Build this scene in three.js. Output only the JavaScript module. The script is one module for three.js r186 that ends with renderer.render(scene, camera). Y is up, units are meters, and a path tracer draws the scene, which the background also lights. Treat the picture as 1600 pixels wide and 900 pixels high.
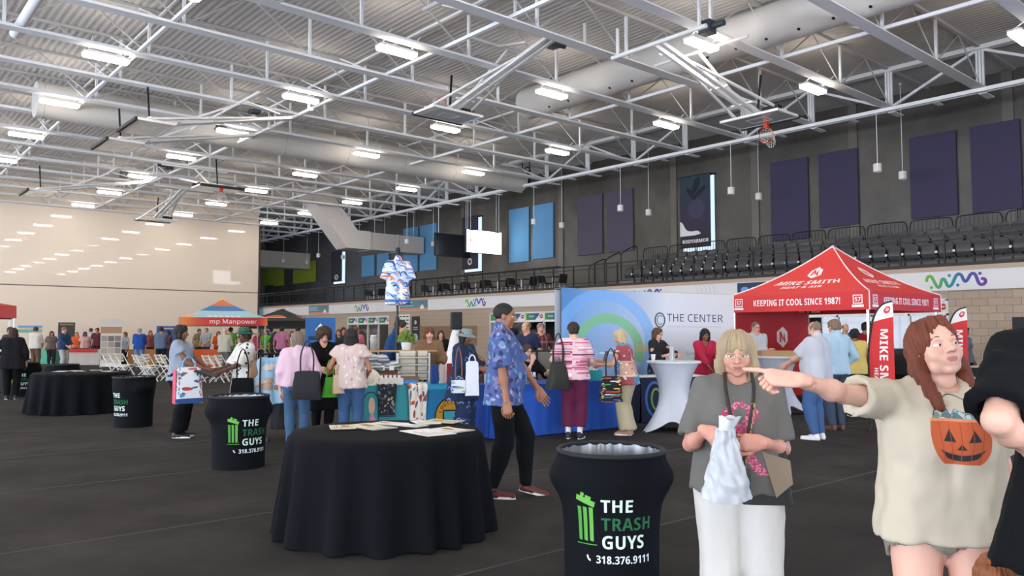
import * as THREE from 'three';
import { mergeGeometries, mergeVertices } from 'three/addons/utils/BufferGeometryUtils.js';
import { RoundedBoxGeometry } from 'three/addons/geometries/RoundedBoxGeometry.js';
import { RectAreaLightUniformsLib } from 'three/addons/lights/RectAreaLightUniformsLib.js';

// ------------------------------------------------------------------ camera, light, exposure
const FOCAL = 1239.27, YAW = 40.952 * Math.PI / 180, PITCH = 3.254 * Math.PI / 180, EYE = 1.52;
const EXPOSURE = 1.13, LAMP_DOWN = 14, UNSEEN_UPLIGHT = 13, LAMP_GLOW = 26, UNSEEN_WINDOW = 12, LAMP_COLOR = 0xfff1e2;
const scene = new THREE.Scene();
scene.background = new THREE.Color(0.55, 0.72, 1.0);
const camera = new THREE.PerspectiveCamera(2 * Math.atan(450 / FOCAL) * 180 / Math.PI, 1600 / 900, 0.1, 300);
camera.position.set(0, EYE, 0);
camera.lookAt(Math.sin(YAW) * Math.cos(PITCH), EYE + Math.sin(PITCH), -Math.cos(YAW) * Math.cos(PITCH));
const renderer = new THREE.WebGLRenderer({ antialias: true });
renderer.toneMapping = THREE.LinearToneMapping;
renderer.toneMappingExposure = EXPOSURE;
renderer.shadowMap.enabled = true;
RectAreaLightUniformsLib.init();
function areaLight(w, h, color, intensity, pos, target) {
  const l = new THREE.RectAreaLight(color, intensity, w, h);
  l.position.set(...pos); l.lookAt(...target); l.castShadow = true; scene.add(l); return l;
}
// blue light of an unseen glazed entrance, right rear, tinting right-hand sides
const UNSEEN_ENTRANCE = 20;

// ------------------------------------------------------------------ helpers
const V = (x, y, z) => new THREE.Vector3(x, y, z);
let rs = 12345;
const rnd = (a = 1, b) => { rs = (rs * 1664525 + 1013904223) >>> 0; const r = rs / 4294967296; return b === undefined ? r * a : a + r * (b - a); };
const pick = (a) => a[Math.floor(rnd() * a.length)];
// survey of the hall: directions, and points on the floor or on a wall plane
function dir(px, py) {
  const r = (px - 800) / FOCAL, u0 = (450 - py) / FOCAL;
  const fw = Math.cos(PITCH) - u0 * Math.sin(PITCH), u = Math.sin(PITCH) + u0 * Math.cos(PITCH);
  return V(fw * Math.sin(YAW) + r * Math.cos(YAW), u, -fw * Math.cos(YAW) + r * Math.sin(YAW));
}
const G = (px, py, y = 0) => { const d = dir(px, py); return d.multiplyScalar((y - EYE) / d.y).add(V(0, EYE, 0)); };
const onX = (px, py, x) => { const d = dir(px, py); return d.multiplyScalar(x / d.x).add(V(0, EYE, 0)); };
const onZ = (px, py, z) => { const d = dir(px, py); return d.multiplyScalar(z / d.z).add(V(0, EYE, 0)); };
const LD = (lat, dep, y = 0) => V(dep * Math.sin(YAW) + lat * Math.cos(YAW), y, -dep * Math.cos(YAW) + lat * Math.sin(YAW)); // lateral, depth
const PD = (px, dep, y = 0) => LD((px - 800) / FOCAL * dep, dep, y);     // column of the photo at a depth

const used = new Map();
function numbered(n) { const k = used.get(n) || 0; used.set(n, k + 1); return k ? n + '_' + String(k).padStart(3, '0') : n; }
function shadows(o) { o.traverse((m) => { if (m.isMesh) { m.castShadow = true; m.receiveShadow = true; } }); return o; }
function tag(o, label, category, group, kind) {
  if (label) o.userData.label = label; if (category) o.userData.category = category;
  if (group) o.userData.group = group; if (kind) o.userData.kind = kind; return o;
}
function thing(name, label, category, p = [0, 0, 0], turn = 0, group) {
  const o = new THREE.Group(); o.name = numbered(name); scene.add(o);
  if (p.isVector3) o.position.copy(p); else o.position.set(...p);
  o.rotation.y = turn; return tag(o, label, category, group);
}
function part(name, geo, mat, parent, label) { // several shapes make several parts of one name
  if (Array.isArray(geo) && geo.length > 1 && parent) { let last; for (const g of geo) last = part(name, g, mat, parent, label); return last; }
  const m = new THREE.Mesh(Array.isArray(geo) ? merge(geo) : geo, mat);
  m.name = parent ? name : numbered(name); m.castShadow = m.receiveShadow = true; (parent || scene).add(m);
  if (label) m.userData.label = label; return m;
}
const solo = (name, geo, mat, label, category, group) => tag(part(name, geo, mat), label, category, group);
function struct(name, geo, mat) { const o = geo ? part(name, geo, mat) : new THREE.Group(); if (!geo) { o.name = numbered(name); scene.add(o); } o.userData.kind = 'structure'; return o; }
function dup(root, p, turn, label, group, base) {
  const r = root.clone(); r.name = numbered(base || root.name.replace(/_\d\d\d$/, '')); scene.add(r);
  if (p.isVector3) r.position.copy(p); else r.position.set(...p);
  r.rotation.set(0, turn, 0); r.userData = { ...root.userData };
  if (label) r.userData.label = label; if (group) r.userData.group = group; return r;
}
const ordinals = ['first', 'second', 'third', 'fourth', 'fifth', 'sixth', 'seventh', 'eighth', 'ninth', 'tenth', 'eleventh', 'twelfth', 'thirteenth', 'fourteenth', 'fifteenth', 'sixteenth', 'seventeenth', 'eighteenth', 'nineteenth', 'twentieth'];
const tens = ['', '', 'twenty', 'thirty', 'forty', 'fifty', 'sixty'];
function ord(i) { if (i < 20) return ordinals[i]; const n = i + 1, t = Math.floor(n / 10), u = n % 10; return u ? tens[t] + '-' + ordinals[u - 1] : tens[t].replace(/y$/, 'ieth'); }
function merge(list) {
  list = list.flat(9).map((g) => { const q = g.index ? g.toNonIndexed() : g; for (const k of Object.keys(q.attributes)) if (!['position', 'normal', 'uv'].includes(k)) q.deleteAttribute(k); if (!q.attributes.uv) q.setAttribute('uv', new THREE.BufferAttribute(new Float32Array(q.attributes.position.count * 2), 2)); return q; });
  return list.length === 1 ? list[0] : mergeGeometries(list);
}
function put(g, p = [0, 0, 0], r = [0, 0, 0], s) {
  const m = new THREE.Matrix4().compose(V(...p), new THREE.Quaternion().setFromEuler(new THREE.Euler(...r)), s ? V(...s) : V(1, 1, 1));
  return g.applyMatrix4(m);
}
const box = (w, h, d, x = 0, y = 0, z = 0, r) => put(new THREE.BoxGeometry(w, h, d), [x, y, z], r);
const rbox = (w, h, d, x = 0, y = 0, z = 0, rad = 0.01, r) => put(new RoundedBoxGeometry(w, h, d, 2, rad), [x, y, z], r);
const cyl = (r0, r1, h, x = 0, y = 0, z = 0, n = 16, r) => put(new THREE.CylinderGeometry(r1, r0, h, n), [x, y, z], r);
const sph = (r, x = 0, y = 0, z = 0, s, n = 14) => put(new THREE.SphereGeometry(r, n, Math.ceil(n * 0.7)), [x, y, z], [0, 0, 0], s);
const plane = (w, h, x = 0, y = 0, z = 0, r) => put(new THREE.PlaneGeometry(w, h), [x, y, z], r);
function between(g, a, b) { // g stands along y with length 1
  const d = b.clone().sub(a), q = new THREE.Quaternion().setFromUnitVectors(V(0, 1, 0), d.clone().normalize());
  return g.applyMatrix4(new THREE.Matrix4().compose(a.clone().add(b).multiplyScalar(0.5), q, V(1, d.length(), 1)));
}
const vv = (a) => a.isVector3 ? a : V(...a);
const rod = (a, b, r = 0.01, n = 8) => between(new THREE.CylinderGeometry(r, r, 1, n), vv(a), vv(b));
const bar = (a, b, w = 0.03, d = w) => between(new THREE.BoxGeometry(w, 1, d), vv(a), vv(b));
const tube = (pts, r = 0.01, n = 24, k = 8, closed = false) => new THREE.TubeGeometry(new THREE.CatmullRomCurve3(pts.map(vv), closed), n, r, k, closed);
const lathe = (pts, n = 32) => new THREE.LatheGeometry(pts.map(([x, y]) => new THREE.Vector2(x, y)), n);
function ext(pts, depth, bevel = 0) {
  const s = new THREE.Shape(pts.map(([x, y]) => new THREE.Vector2(x, y)));
  return new THREE.ExtrudeGeometry(s, { depth, bevelEnabled: bevel > 0, bevelSize: bevel, bevelThickness: bevel, bevelSegments: 2, curveSegments: 8 });
}
const mats = new Map();
function mat(color, rough = 0.8, o = {}) {
  const k = color + '|' + rough + '|' + Object.entries(o).map(([a, b]) => a + ':' + (b && b.uuid ? b.uuid : b)).join();
  if (!mats.has(k)) {
    const P = ['clearcoat', 'transmission', 'sheen', 'ior', 'specularIntensity'].some((q) => q in o);
    mats.set(k, new (P ? THREE.MeshPhysicalMaterial : THREE.MeshStandardMaterial)({ color, roughness: rough, ...o }));
  }
  return mats.get(k);
}
function tex(w, h, draw, srgb = true, rep) {
  const c = document.createElement('canvas'); c.width = w; c.height = h; draw(c.getContext('2d'), w, h);
  const t = new THREE.CanvasTexture(c); if (srgb) t.colorSpace = THREE.SRGBColorSpace;
  t.magFilter = THREE.LinearFilter; t.wrapS = t.wrapT = THREE.RepeatWrapping; if (rep) t.repeat.set(...rep); return t;
}
const printed = (w, h, draw, rough = 0.75) => new THREE.MeshStandardMaterial({ map: tex(w, h, draw), roughness: rough, color: 0xffffff });
function txt(c, s, x, y, size, color, font = 'sans-serif', weight = 'bold', align = 'center', stretch = 1) {
  c.save(); c.translate(x, y); c.scale(stretch, 1); c.fillStyle = color; c.font = `${weight} ${size}px ${font}`; c.textAlign = align; c.textBaseline = 'middle'; c.fillText(s, 0, 0); c.restore();
}
function noiseTex(n, amp, lo, seed = 1, oct = 4) { // grey noise in lo..lo+amp, tiles
  let s = seed * 7919; const r = () => { s = (s * 1664525 + 1013904223) >>> 0; return s / 4294967296; };
  const f = new Float32Array(n * n);
  for (let o = 0; o < oct; o++) {
    const m = 4 << o, g = Array.from({ length: m * m }, r), w = Math.pow(0.6, o);
    for (let y = 0; y < n; y++) for (let x = 0; x < n; x++) {
      const X = x / n * m, Y = y / n * m, i = Math.floor(X), j = Math.floor(Y), a = X - i, b = Y - j, q = (u, v) => g[((v % m) * m) + (u % m)];
      const sa = a * a * (3 - 2 * a), sb = b * b * (3 - 2 * b);
      f[y * n + x] += w * ((q(i, j) * (1 - sa) + q(i + 1, j) * sa) * (1 - sb) + (q(i, j + 1) * (1 - sa) + q(i + 1, j + 1) * sa) * sb);
    }
  }
  let mn = 9, mx = -9; for (const v of f) { mn = Math.min(mn, v); mx = Math.max(mx, v); }
  const d = new Uint8Array(n * n * 4);
  for (let i = 0; i < n * n; i++) { const v = Math.round(255 * Math.min(1, lo + amp * (f[i] - mn) / (mx - mn))); d[i * 4] = d[i * 4 + 1] = d[i * 4 + 2] = v; d[i * 4 + 3] = 255; }
  const t = new THREE.DataTexture(d, n, n); t.magFilter = THREE.LinearFilter; t.minFilter = THREE.LinearFilter; t.wrapS = t.wrapT = THREE.RepeatWrapping; t.needsUpdate = true; return t;
}
function uvBox(g, s = 1) { // uv in metres / s by dominant normal
  if (g.index) g = g.toNonIndexed();
  const p = g.attributes.position, n = g.attributes.normal, u = new Float32Array(p.count * 2);
  for (let i = 0; i < p.count; i++) {
    const a = [Math.abs(n.getX(i)), Math.abs(n.getY(i)), Math.abs(n.getZ(i))], k = a.indexOf(Math.max(...a));
    u[i * 2] = (k === 0 ? p.getZ(i) : p.getX(i)) / s; u[i * 2 + 1] = (k === 1 ? p.getZ(i) : p.getY(i)) / s;
  }
  g.setAttribute('uv', new THREE.BufferAttribute(u, 2)); return g;
}
const nMottle = noiseTex(256, 0.3, 0.7, 3, 5); nMottle.colorSpace = THREE.SRGBColorSpace;
const nFine = noiseTex(256, 0.5, 0.5, 5, 6);

// ------------------------------------------------------------------ the setting
const XF = 24, XU = 30.6, XL = -20, ZE = -54.8, ZB = 14, ZFAR = -70, YD = 10.6, YBAL = 3.4;
{ // floor: dark roll-out cover laid in strips 2.45 m wide across the hall
  const fl = struct('floor');
  part('subfloor', box(XU - XL + 2, 0.3, ZB - ZFAR + 2, (XU + XL) / 2, -0.16, (ZB + ZFAR) / 2), mat(0x2a2826, 0.9), fl);
  const map = nMottle.clone(); map.repeat.set(1, 1); map.needsUpdate = true;
  const fmats = [0x3b3836, 0x393735, 0x3d3b38].map((c) => new THREE.MeshPhysicalMaterial({ color: c, roughness: 0.9, specularIntensity: 0.4, map, bumpMap: nFine, bumpScale: 0.002 }));
  const g = uvBox(box(XF - XL, 0.012, 2.442, (XF + XL) / 2, 0, 0), 2.2);
  for (let i = 0, z = -4.05 + 2.45 * 7.5; z > ZE; z -= 2.45, i++) { const m = part('floor_panel', g, fmats[i % 3], fl); m.position.set(0, -0.006, z); m.rotation.z = 0; }
  const lip = box(XF - XL, 0.004, 0.022, (XF + XL) / 2, 0.001, 0);
  for (let z = -4.05 + 2.45 * 2; z > -22; z -= 2.45) part('panel_seam', lip, mat(0x42403d, 0.9), fl).position.set(0, 0, z);
}
const M = {
  white: mat(0xe6e4e0, 0.55), steel: mat(0xf4f5f5, 0.65), deck: mat(0xc6c3bf, 0.8), black: mat(0x121314, 0.6), blackMetal: mat(0x17181a, 0.45, { metalness: 0.3 }),
  cmu: mat(0xb5a592, 0.85), grey: mat(0x7c7a77, 0.6), darkGlass: mat(0x1a1d20, 0.1), brown: mat(0x8c7359, 0.85), plastic: mat(0xecebe8, 0.5), chrome: mat(0xcfd2d4, 0.25, { metalness: 0.9 }),
};
{ // right wall under the balcony: openings for three shop fronts and a door
  const w = struct('wall_right');
  const holes = [[-13.2, -8.85, 2.5], [-29.3, -24.3, 2.48], [-42.9, -38.2, 2.5], [-46.9, -45.1, 2.3]]; // z0, z1, top
  const T = 0.3, top = 2.72, gs = [];
  let z = -8.85;
  const seg = (z0, z1, y0, y1) => gs.push(box(T, y1 - y0, z1 - z0, XF + T / 2, (y0 + y1) / 2, (z0 + z1) / 2));
  let prev = -5.4; seg(-5.4, 1.0, 0, top); seg(6.5, ZB, 0, top); seg(1.0, 6.5, 2.5, top);
  prev = -8.85;
  for (const [a, b, h] of holes) { if (prev > b) seg(b, prev, 0, top); seg(a, b, h, top); prev = a; }
  seg(ZFAR, prev, 0, top);
  const bump = tex(256, 256, (c) => { c.fillStyle = '#fff'; c.fillRect(0, 0, 256, 256); c.fillStyle = '#333'; for (let r = 0; r < 4; r++) { c.fillRect(0, r * 64, 256, 4); for (let k = 0; k < 2; k++) c.fillRect(k * 128 + (r % 2) * 64, r * 64, 4, 64); } }, false);
  const cm = new THREE.MeshStandardMaterial({ color: 0xb3a18d, roughness: 0.85, bumpMap: bump, bumpScale: 0.012 });
  part('masonry', uvBox(merge(gs), 0.8128), cm, w);
  // single blocks where they can be told apart
  part('mortar_bed', box(T - 0.02, top, 3.45, XF + T / 2 + 0.01, top / 2, -7.125), mat(0xa89984, 0.95), w);
  const bg = [0, 1, 2].map((i) => rbox(0.06, 0.195, 0.398, 0, 0, 0, 0.008)), bms = [0xb5a390, 0xb2a08d, 0xb7a692, 0xb09e8b].map((c) => mat(c, 0.85));
  const hg = rbox(0.06, 0.195, 0.195, 0, 0, 0, 0.008);
  for (let r = 0; r < 13; r++) {
    let zz = -8.85; if (r % 2) { part('block', hg, pick(bms), w).position.set(XF + 0.037, r * 0.2065 + 0.1, zz + 0.1); zz += 0.2065; }
    for (; zz + 0.4 < -5.3; zz += 0.4065) part('block', pick(bg), pick(bms), w).position.set(XF + 0.037 - rnd(0.003), r * 0.2065 + 0.1, zz + 0.2);
  }
  part('brown_band', box(0.02, 0.97, 5.5, XF - 0.012, 1.395, -33.0), M.brown, w);
}
{ // white band under the balcony rail, with a tan cap, and the balcony slab
  const b = struct('trim_1');
  part('white_band', box(0.06, 0.56, ZB - ZFAR, XF - 0.02, 3.0, (ZB + ZFAR) / 2), mat(0xdcdbd9, 0.6), b);
  part('tan_cap', box(0.1, 0.12, ZB - ZFAR, XF - 0.03, 3.34, (ZB + ZFAR) / 2), mat(0xb49f8b, 0.8), b);
  part('dark_curb', box(0.12, 0.1, ZB - ZFAR, XF + 0.02, 3.45, (ZB + ZFAR) / 2), mat(0x2c2826, 0.7), b);
  const sl = struct('floor'); part('balcony_slab', box(XU - XF, 0.6, ZB - ZFAR, (XU + XF) / 2 + 0.02, 3.08, (ZB + ZFAR) / 2), mat(0x6d6963, 0.8), sl);
}
{ // upper wall, end walls, left and rear walls
  const bt = nMottle.clone(); bt.repeat.set(1, 1); bt.needsUpdate = true;
  const uw = new THREE.MeshStandardMaterial({ color: 0x5f5b53, roughness: 0.38, map: bt });
  struct('wall_right_upper', uvBox(box(0.3, YD + 1 - 3.4, ZB - ZFAR, XU + 0.15, (YD + 1 + 3.4) / 2, (ZB + ZFAR) / 2), 6), uw);
  const cols = struct('trim_2'); // shallow pilasters of the upper wall
  for (const z of [-9.15, -14.6, -19, -23.4, -31.1, -40, -45.5]) part('pilaster', box(0.06, YD - 3.4, 0.35, XU - 0.03, (YD + 3.4) / 2, z), mat(0x67625a, 0.5), cols);
  struct('wall_end', null);
  const we = scene.getObjectByName('wall_end');
  const gloss = new THREE.MeshPhysicalMaterial({ color: 0xfbeBd6, roughness: 0.5, clearcoat: 1, clearcoatRoughness: 0.02, ior: 1.7 });
  part('wall_panel_upper', box(23.5 - XL, YD + 0.6 - 4.42, 0.25, (23.5 + XL) / 2, (YD + 0.6 + 4.42) / 2, ZE - 0.125), gloss, we);
  part('wall_panel_lower', box(23.5 - XL, 4.36, 0.25, (23.5 + XL) / 2, 2.18, ZE - 0.125), gloss, we);
  part('wall_joint', box(23.5 - XL, 0.07, 0.2, (23.5 + XL) / 2, 4.39, ZE - 0.13), mat(0x6b5d50, 0.5), we);
  part('edge_post', box(0.12, YD - 0.6, 0.3, 23.5, (YD - 0.6) / 2, ZE - 0.1), mat(0x4a4440, 0.5), we);
  struct('wall_far', box(XU - 23 + 0.5, YD + 1, 0.3, (XU + 23) / 2, (YD + 1) / 2, ZFAR - 0.15), mat(0x8a8073, 0.7));
  struct('wall_left', box(0.3, YD + 1, ZB - ZFAR, XL - 0.15, (YD + 1) / 2, (ZB + ZFAR) / 2), mat(0xbdb4a8, 0.8));
  { // unseen windows of the left wall, placed to light the ceiling and people
    const pane = new THREE.MeshStandardMaterial({ color: 0x000000, emissive: 0xdfeaff, emissiveIntensity: UNSEEN_WINDOW * 0.6, roughness: 0.3 });
    for (let i = 0; i < 5; i++) {
      const z = 6 - i * 12.4, wn = struct('window_' + (i + 1));
      for (let k = 0; k < 4; k++) part('pane', box(0.04, 4.4, 2.2, XL + 0.04, 2.45, z - 3.45 + k * 2.3), pane, wn);
      for (let k = 0; k < 5; k++) part('frame_bar', box(0.14, 4.6, 0.1, XL + 0.05, 2.45, z - 4.6 + k * 2.3), M.steel, wn);
      for (const y of [0.2, 2.45, 4.7]) part('frame_bar', box(0.14, 0.1, 9.3, XL + 0.05, y, z), M.steel, wn);
      areaLight(9, 4.4, 0xe6efff, UNSEEN_WINDOW, [XL + 0.15, 2.45, z], [0, 2.45, z]);
    }
    for (let i = 0; i < 3; i++) { // unseen rear windows, out of view, placed to light surfaces facing the camera
      const x = -13.5 + i * 10.2, wn = struct('window_' + (11 + i));
      for (let k = 0; k < 4; k++) part('pane', box(2.2, 4.4, 0.04, x - 3.45 + k * 2.3, 2.45, ZB - 0.04), pane, wn);
      for (let k = 0; k < 5; k++) part('frame_bar', box(0.1, 4.6, 0.14, x - 4.6 + k * 2.3, 2.45, ZB - 0.05), M.steel, wn);
      for (const y of [0.2, 2.45, 4.7]) part('frame_bar', box(9.3, 0.1, 0.14, x, y, ZB - 0.05), M.steel, wn);
      areaLight(9, 4.4, 0xf2f2f2, UNSEEN_WINDOW * 0.3, [x, 2.45, ZB - 0.15], [x, 2.45, 0]);
    }
  }
  struct('wall_back', box(XU - XL, YD + 1, 0.3, (XU + XL) / 2, (YD + 1) / 2, ZB + 0.15), mat(0xbdb4a8, 0.8));
  // rooms behind the shop fronts
  struct('wall_room', box(0.2, 3, 60, XU - 0.2, 1.4, -30), mat(0x6a655e, 0.8));
  struct('wall_room', box(6.4, 3, 0.2, 27.3, 1.4, -36), mat(0x6a655e, 0.8)); struct('wall_room', box(6.4, 3, 0.2, 27.3, 1.4, -19), mat(0x6a655e, 0.8));
  struct('wall_room', box(6.4, 3, 0.2, 27.3, 1.4, -3), mat(0x6a655e, 0.8));
}
{ // unseen glazed entrance, right and behind the camera, placed for its bluish side light
  const d = struct('unseen_door_1');
  const pane = new THREE.MeshStandardMaterial({ color: 0x000000, emissive: 0xb8d6ff, emissiveIntensity: 1.6, roughness: 0.2 });
  for (let i = 0; i < 4; i++) part('pane', box(0.02, 2.3, 1.3, XF + 0.15, 1.2, 1.69 + i * 1.375), pane, d);
  for (let i = 0; i < 5; i++) part('frame_bar', box(0.12, 2.5, 0.07, XF + 0.1, 1.25, 1.0 + i * 1.375), M.steel, d);
  part('frame_bar', box(0.12, 0.1, 5.6, XF + 0.1, 2.45, 3.75), M.steel, d);
  areaLight(5.4, 2.2, 0x8fbcff, UNSEEN_ENTRANCE, [XF + 0.05, 1.25, 3.75], [0, 1.25, 3.75]);
}
// ------------------------------------------------------------------ roof
const ceiling = struct('ceiling');
{
  const s = [], P = 0.2, H = 0.014; // corrugated deck, flutes along the hall
  for (let x = XL; x < XU + 0.2; x += P) s.push([x, 0], [x + 0.06, 0], [x + 0.1, H], [x + 0.16, H]);
  const top = s[s.length - 1][0];
  const g = ext([...s, [top + 0.04, 0], [top + 0.03, 0.25], [XL, 0.25]], ZB - ZFAR + 0.4);
  part('roof_deck', put(g, [0, YD, ZFAR - 0.2]), M.deck, ceiling);
}
const JY = 9.22, JOISTS = [];
for (let z = -8.9 + 2.84 * 7; z > ZFAR + 2; z -= 2.84) JOISTS.push(z);
{ // open web joists across the hall
  const x0 = XL + 0.1, x1 = XU - 0.05, L = x1 - x0, xm = (x0 + x1) / 2;
  const bc = merge([box(L - 3.2, 0.1, 0.05, xm - 1.6, JY + 0.06, 0), box(L - 3.2, 0.03, 0.36, xm - 1.6, JY, 0)]);
  const tc = box(L, 0.08, 0.12, xm, YD - 0.04, 0);
  const web = [], vert = [];
  for (let i = 0; i * 3.45 < L - 5; i++) {
    const a = 27.3 - i * 3.45;
    vert.push(box(0.07, YD - JY - 0.1, 0.07, a, (YD + JY) / 2, 0));
    web.push(bar([a, JY + 0.08, 0], [a - 1.72, YD - 0.08, 0], 0.03), bar([a - 3.45, JY + 0.08, 0], [a - 1.72, YD - 0.08, 0], 0.03));
  }
  const wg = merge(web), vg = vert;
  for (const z of JOISTS) {
    const j = new THREE.Group(); j.name = 'joist'; ceiling.add(j); j.position.z = z;
    part('bottom_chord', bc, M.steel, j); part('top_chord', tc, M.deck, j); part('web', wg, M.deck, j).userData.kind = 'stuff'; if (z > ZE && z < 0) part('vertical', vg, M.steel, j); else part('vertical', merge(vg), M.steel, j).userData.kind = 'stuff';
  }
  // bridging lines along the hall, and a thick pipe near the left
  { const x = G(20, 62, 9.3).x; part('main_pipe', rod([x, 9.38, ZB - 0.1], [x, 9.38, -24], 0.13, 20), M.steel, ceiling); }
  for (const x of [20.15, 12.5, 6.3, -1, -9]) {
    part('bridging', [bar([x, JY + 0.06, ZB], [x, JY + 0.06, ZE + 0.3], 0.09), bar([x + 0.55, YD - 0.16, ZB], [x + 0.55, YD - 0.16, ZE + 0.3], 0.06)], M.steel, ceiling);
    const br = []; for (let i = 0; i < JOISTS.length - 1; i++) if (JOISTS[i + 1] > ZE) br.push(bar([x, JY + 0.08, JOISTS[i] - 0.1], [x, YD - 0.1, JOISTS[i + 1] + 0.1], 0.035));
    part('brace', br, M.steel, ceiling);
  }
}
{ // long girder truss on which the joists bear
  const gr = new THREE.Group(); gr.name = 'girder'; ceiling.add(gr);
  const X = 27.3, z0 = ZB - 0.1, z1 = ZFAR + 0.1, L = z0 - z1, zm = (z0 + z1) / 2;
  part('bottom_chord', [box(0.09, 0.12, L, X - 0.09, 9.16, zm), box(0.09, 0.12, L, X + 0.09, 9.16, zm)], M.steel, gr);
  part('top_chord', box(0.3, 0.14, L, X, YD - 0.08, zm), M.steel, gr);
  const v = [], d = [], t = [];
  JOISTS.forEach((z, i) => {
    v.push(box(0.07, YD - 9.1, 0.06, X, (YD + 9.1) / 2, z + 0.09), box(0.07, YD - 9.1, 0.06, X, (YD + 9.1) / 2, z - 0.09));
    if (i % 2 === 0) { d.push(bar([X, 9.2, z], [X, YD - 0.1, z - 2.84], 0.08)); d.push(bar([X, 9.2, z], [X, YD - 0.1, z + 2.84], 0.08)); }
    t.push(box(0.75, 0.035, 0.22, X + 0.5, 9.1, z)); t.push(box(0.5, 0.035, 0.16, X + 0.35, 9.12, z - 1.42));
  });
  part('vertical', v, M.steel, gr); part('diagonal', d, M.steel, gr); part('bearing_plate', t, M.steel, gr);
}
{ // linear high-bay lamps in four long rows and two more outside the picture
  const glow = new THREE.MeshStandardMaterial({ color: 0xffffff, emissive: LAMP_COLOR, emissiveIntensity: LAMP_GLOW, roughness: 0.5 });
  const hs = [box(1.16, 0.05, 0.32, 0, 0.02, 0), box(0.9, 0.07, 0.12, 0, 0.07, 0)], df = put(new RoundedBoxGeometry(1.15, 0.1, 0.32, 3, 0.045), [0, -0.05, 0]);
  const hook = [rod([-0.45, 0.1, 0], [-0.45, 0.35, 0.45], 0.008), rod([0.45, 0.1, 0], [0.45, 0.35, 0.45], 0.008)];
  const proto = thing('ceiling_lamp', 'x', 'ceiling light', [0, 0, 0], 0, 'linear lamps under the roof joists');
  part('housing', hs, M.white, proto); part('diffuser', df, glow, proto); part('hanger', hook, M.steel, proto);
  const rows = ['rightmost row', 'second row from right', 'third row from right', 'fourth row from right', 'fifth row from right', 'leftmost row'];
  let first = true;
  for (let i = 0; i < 6; i++) for (let j = -2; j <= 8; j++) {
    const x = 22.93 - 5.77 * i, z = -6.49 - 5.68 * j, y = 9.12;
    const label = `glowing white linear lamp, ${ord(j + 2)} from the rear in the ${rows[i]}`;
    if (first) { proto.position.set(x, y, z); proto.userData.label = label; first = false; } else dup(proto, [x, y, z], 0, label, null, 'ceiling_lamp');
    areaLight(1.1, 0.25, LAMP_COLOR, LAMP_DOWN, [x, y - 0.11, z], [x, 0, z]);
    areaLight(1.1, 0.25, LAMP_COLOR, UNSEEN_UPLIGHT, [x, y + 0.13, z], [x, 20, z]);  // unseen upward half of each lamp, placed to lighten the roof deck
  }
}
{ // fabric air ducts
  const fab = mat(0xd6d3cc, 0.85);
  const d = thing('air_duct', 'big round white fabric air duct hanging right across the hall below the joists', 'duct', [0, 9.52, -30.92]);
  part('tube', put(new THREE.CylinderGeometry(0.62, 0.62, 22.2, 40, 1, false), [16.3, 0, 0], [0, 0, Math.PI / 2]), fab, d);
  for (let x = 5.4; x < 27.4; x += 2.9) part('hoop', put(new THREE.TorusGeometry(0.623, 0.012, 6, 40), [x, 0, 0], [0, Math.PI / 2, 0]), mat(0xbdb9b1, 0.8), d);
  part('end_cap', put(new THREE.CylinderGeometry(0.55, 0.55, 0.05, 32), [27.42, 0, 0], [0, 0, Math.PI / 2]), mat(0xcbc8c1, 0.8), d);
  part('mounting_gear', [box(0.3, 0.9, 0.3, 27.7, 0.1, 0.1), rod([27.8, 1.0, 0.3], [27.8, -0.5, 0.3], 0.03), rod([27.65, 1.0, -0.1], [27.7, -0.6, -0.1], 0.03), put(new THREE.TorusGeometry(0.2, 0.03, 6, 20), [27.65, 0.5, 0.3])], M.blackMetal, d);
  const e = thing('air_duct', 'pale fabric air duct with a line of small round vents running lengthwise above the joists', 'duct', [19.4, 9.98, 0]);
  part('tube', put(new THREE.CylinderGeometry(0.56, 0.56, 24, 32), [0, 0, -9.5], [Math.PI / 2, 0, 0]), fab, e);
  const ho = []; for (let z = -20; z < 2; z += 0.95) ho.push(put(new THREE.CylinderGeometry(0.045, 0.045, 0.02, 10), [-0.3, -0.47, z], [0, 0, -0.57]));
  part('vent', ho, M.black, e);
  const Zc = -44.75, f = thing('air_duct', 'square white sheet metal duct stepping down from the roof to the upper wall', 'duct', [0, 0, Zc]);
  part('sloped_section', put(ext([[24.6, 6.85], [26.2, 6.85], [26.2, 8.0], [25.3, 8.0], [23.4, 10.2], [21.7, 10.2]], 1.5), [0, 0, -0.75]), mat(0xdcd6ce, 0.6), f);
  part('level_section', box(4.16, 1.1, 1.46, 28.27, 7.4, 0), mat(0xd2cdc6, 0.6), f);
  for (const x of [26.6, 29.6]) part('hanger_rod', rod([x, 7.9, 0.6], [x, YD, 0.6], 0.012), M.steel, f);
  for (const x of [26.25, 28.3]) part('flange', box(0.05, 1.16, 1.54, x, 7.4, 0), mat(0xc6c1ba, 0.6), f);
  const Z2 = -61.6, h = thing('air_duct', 'far square white duct on the upper wall beyond the glossy end wall', 'duct', [0, 0, Z2]);
  part('level_section', box(5.5, 1.3, 1.4, 27.8, 7.5, 0), mat(0xd2cdc6, 0.6), h); part('flange', box(0.05, 1.36, 1.46, 27, 7.5, 0), mat(0xc6c1ba, 0.6), h);
}
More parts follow.
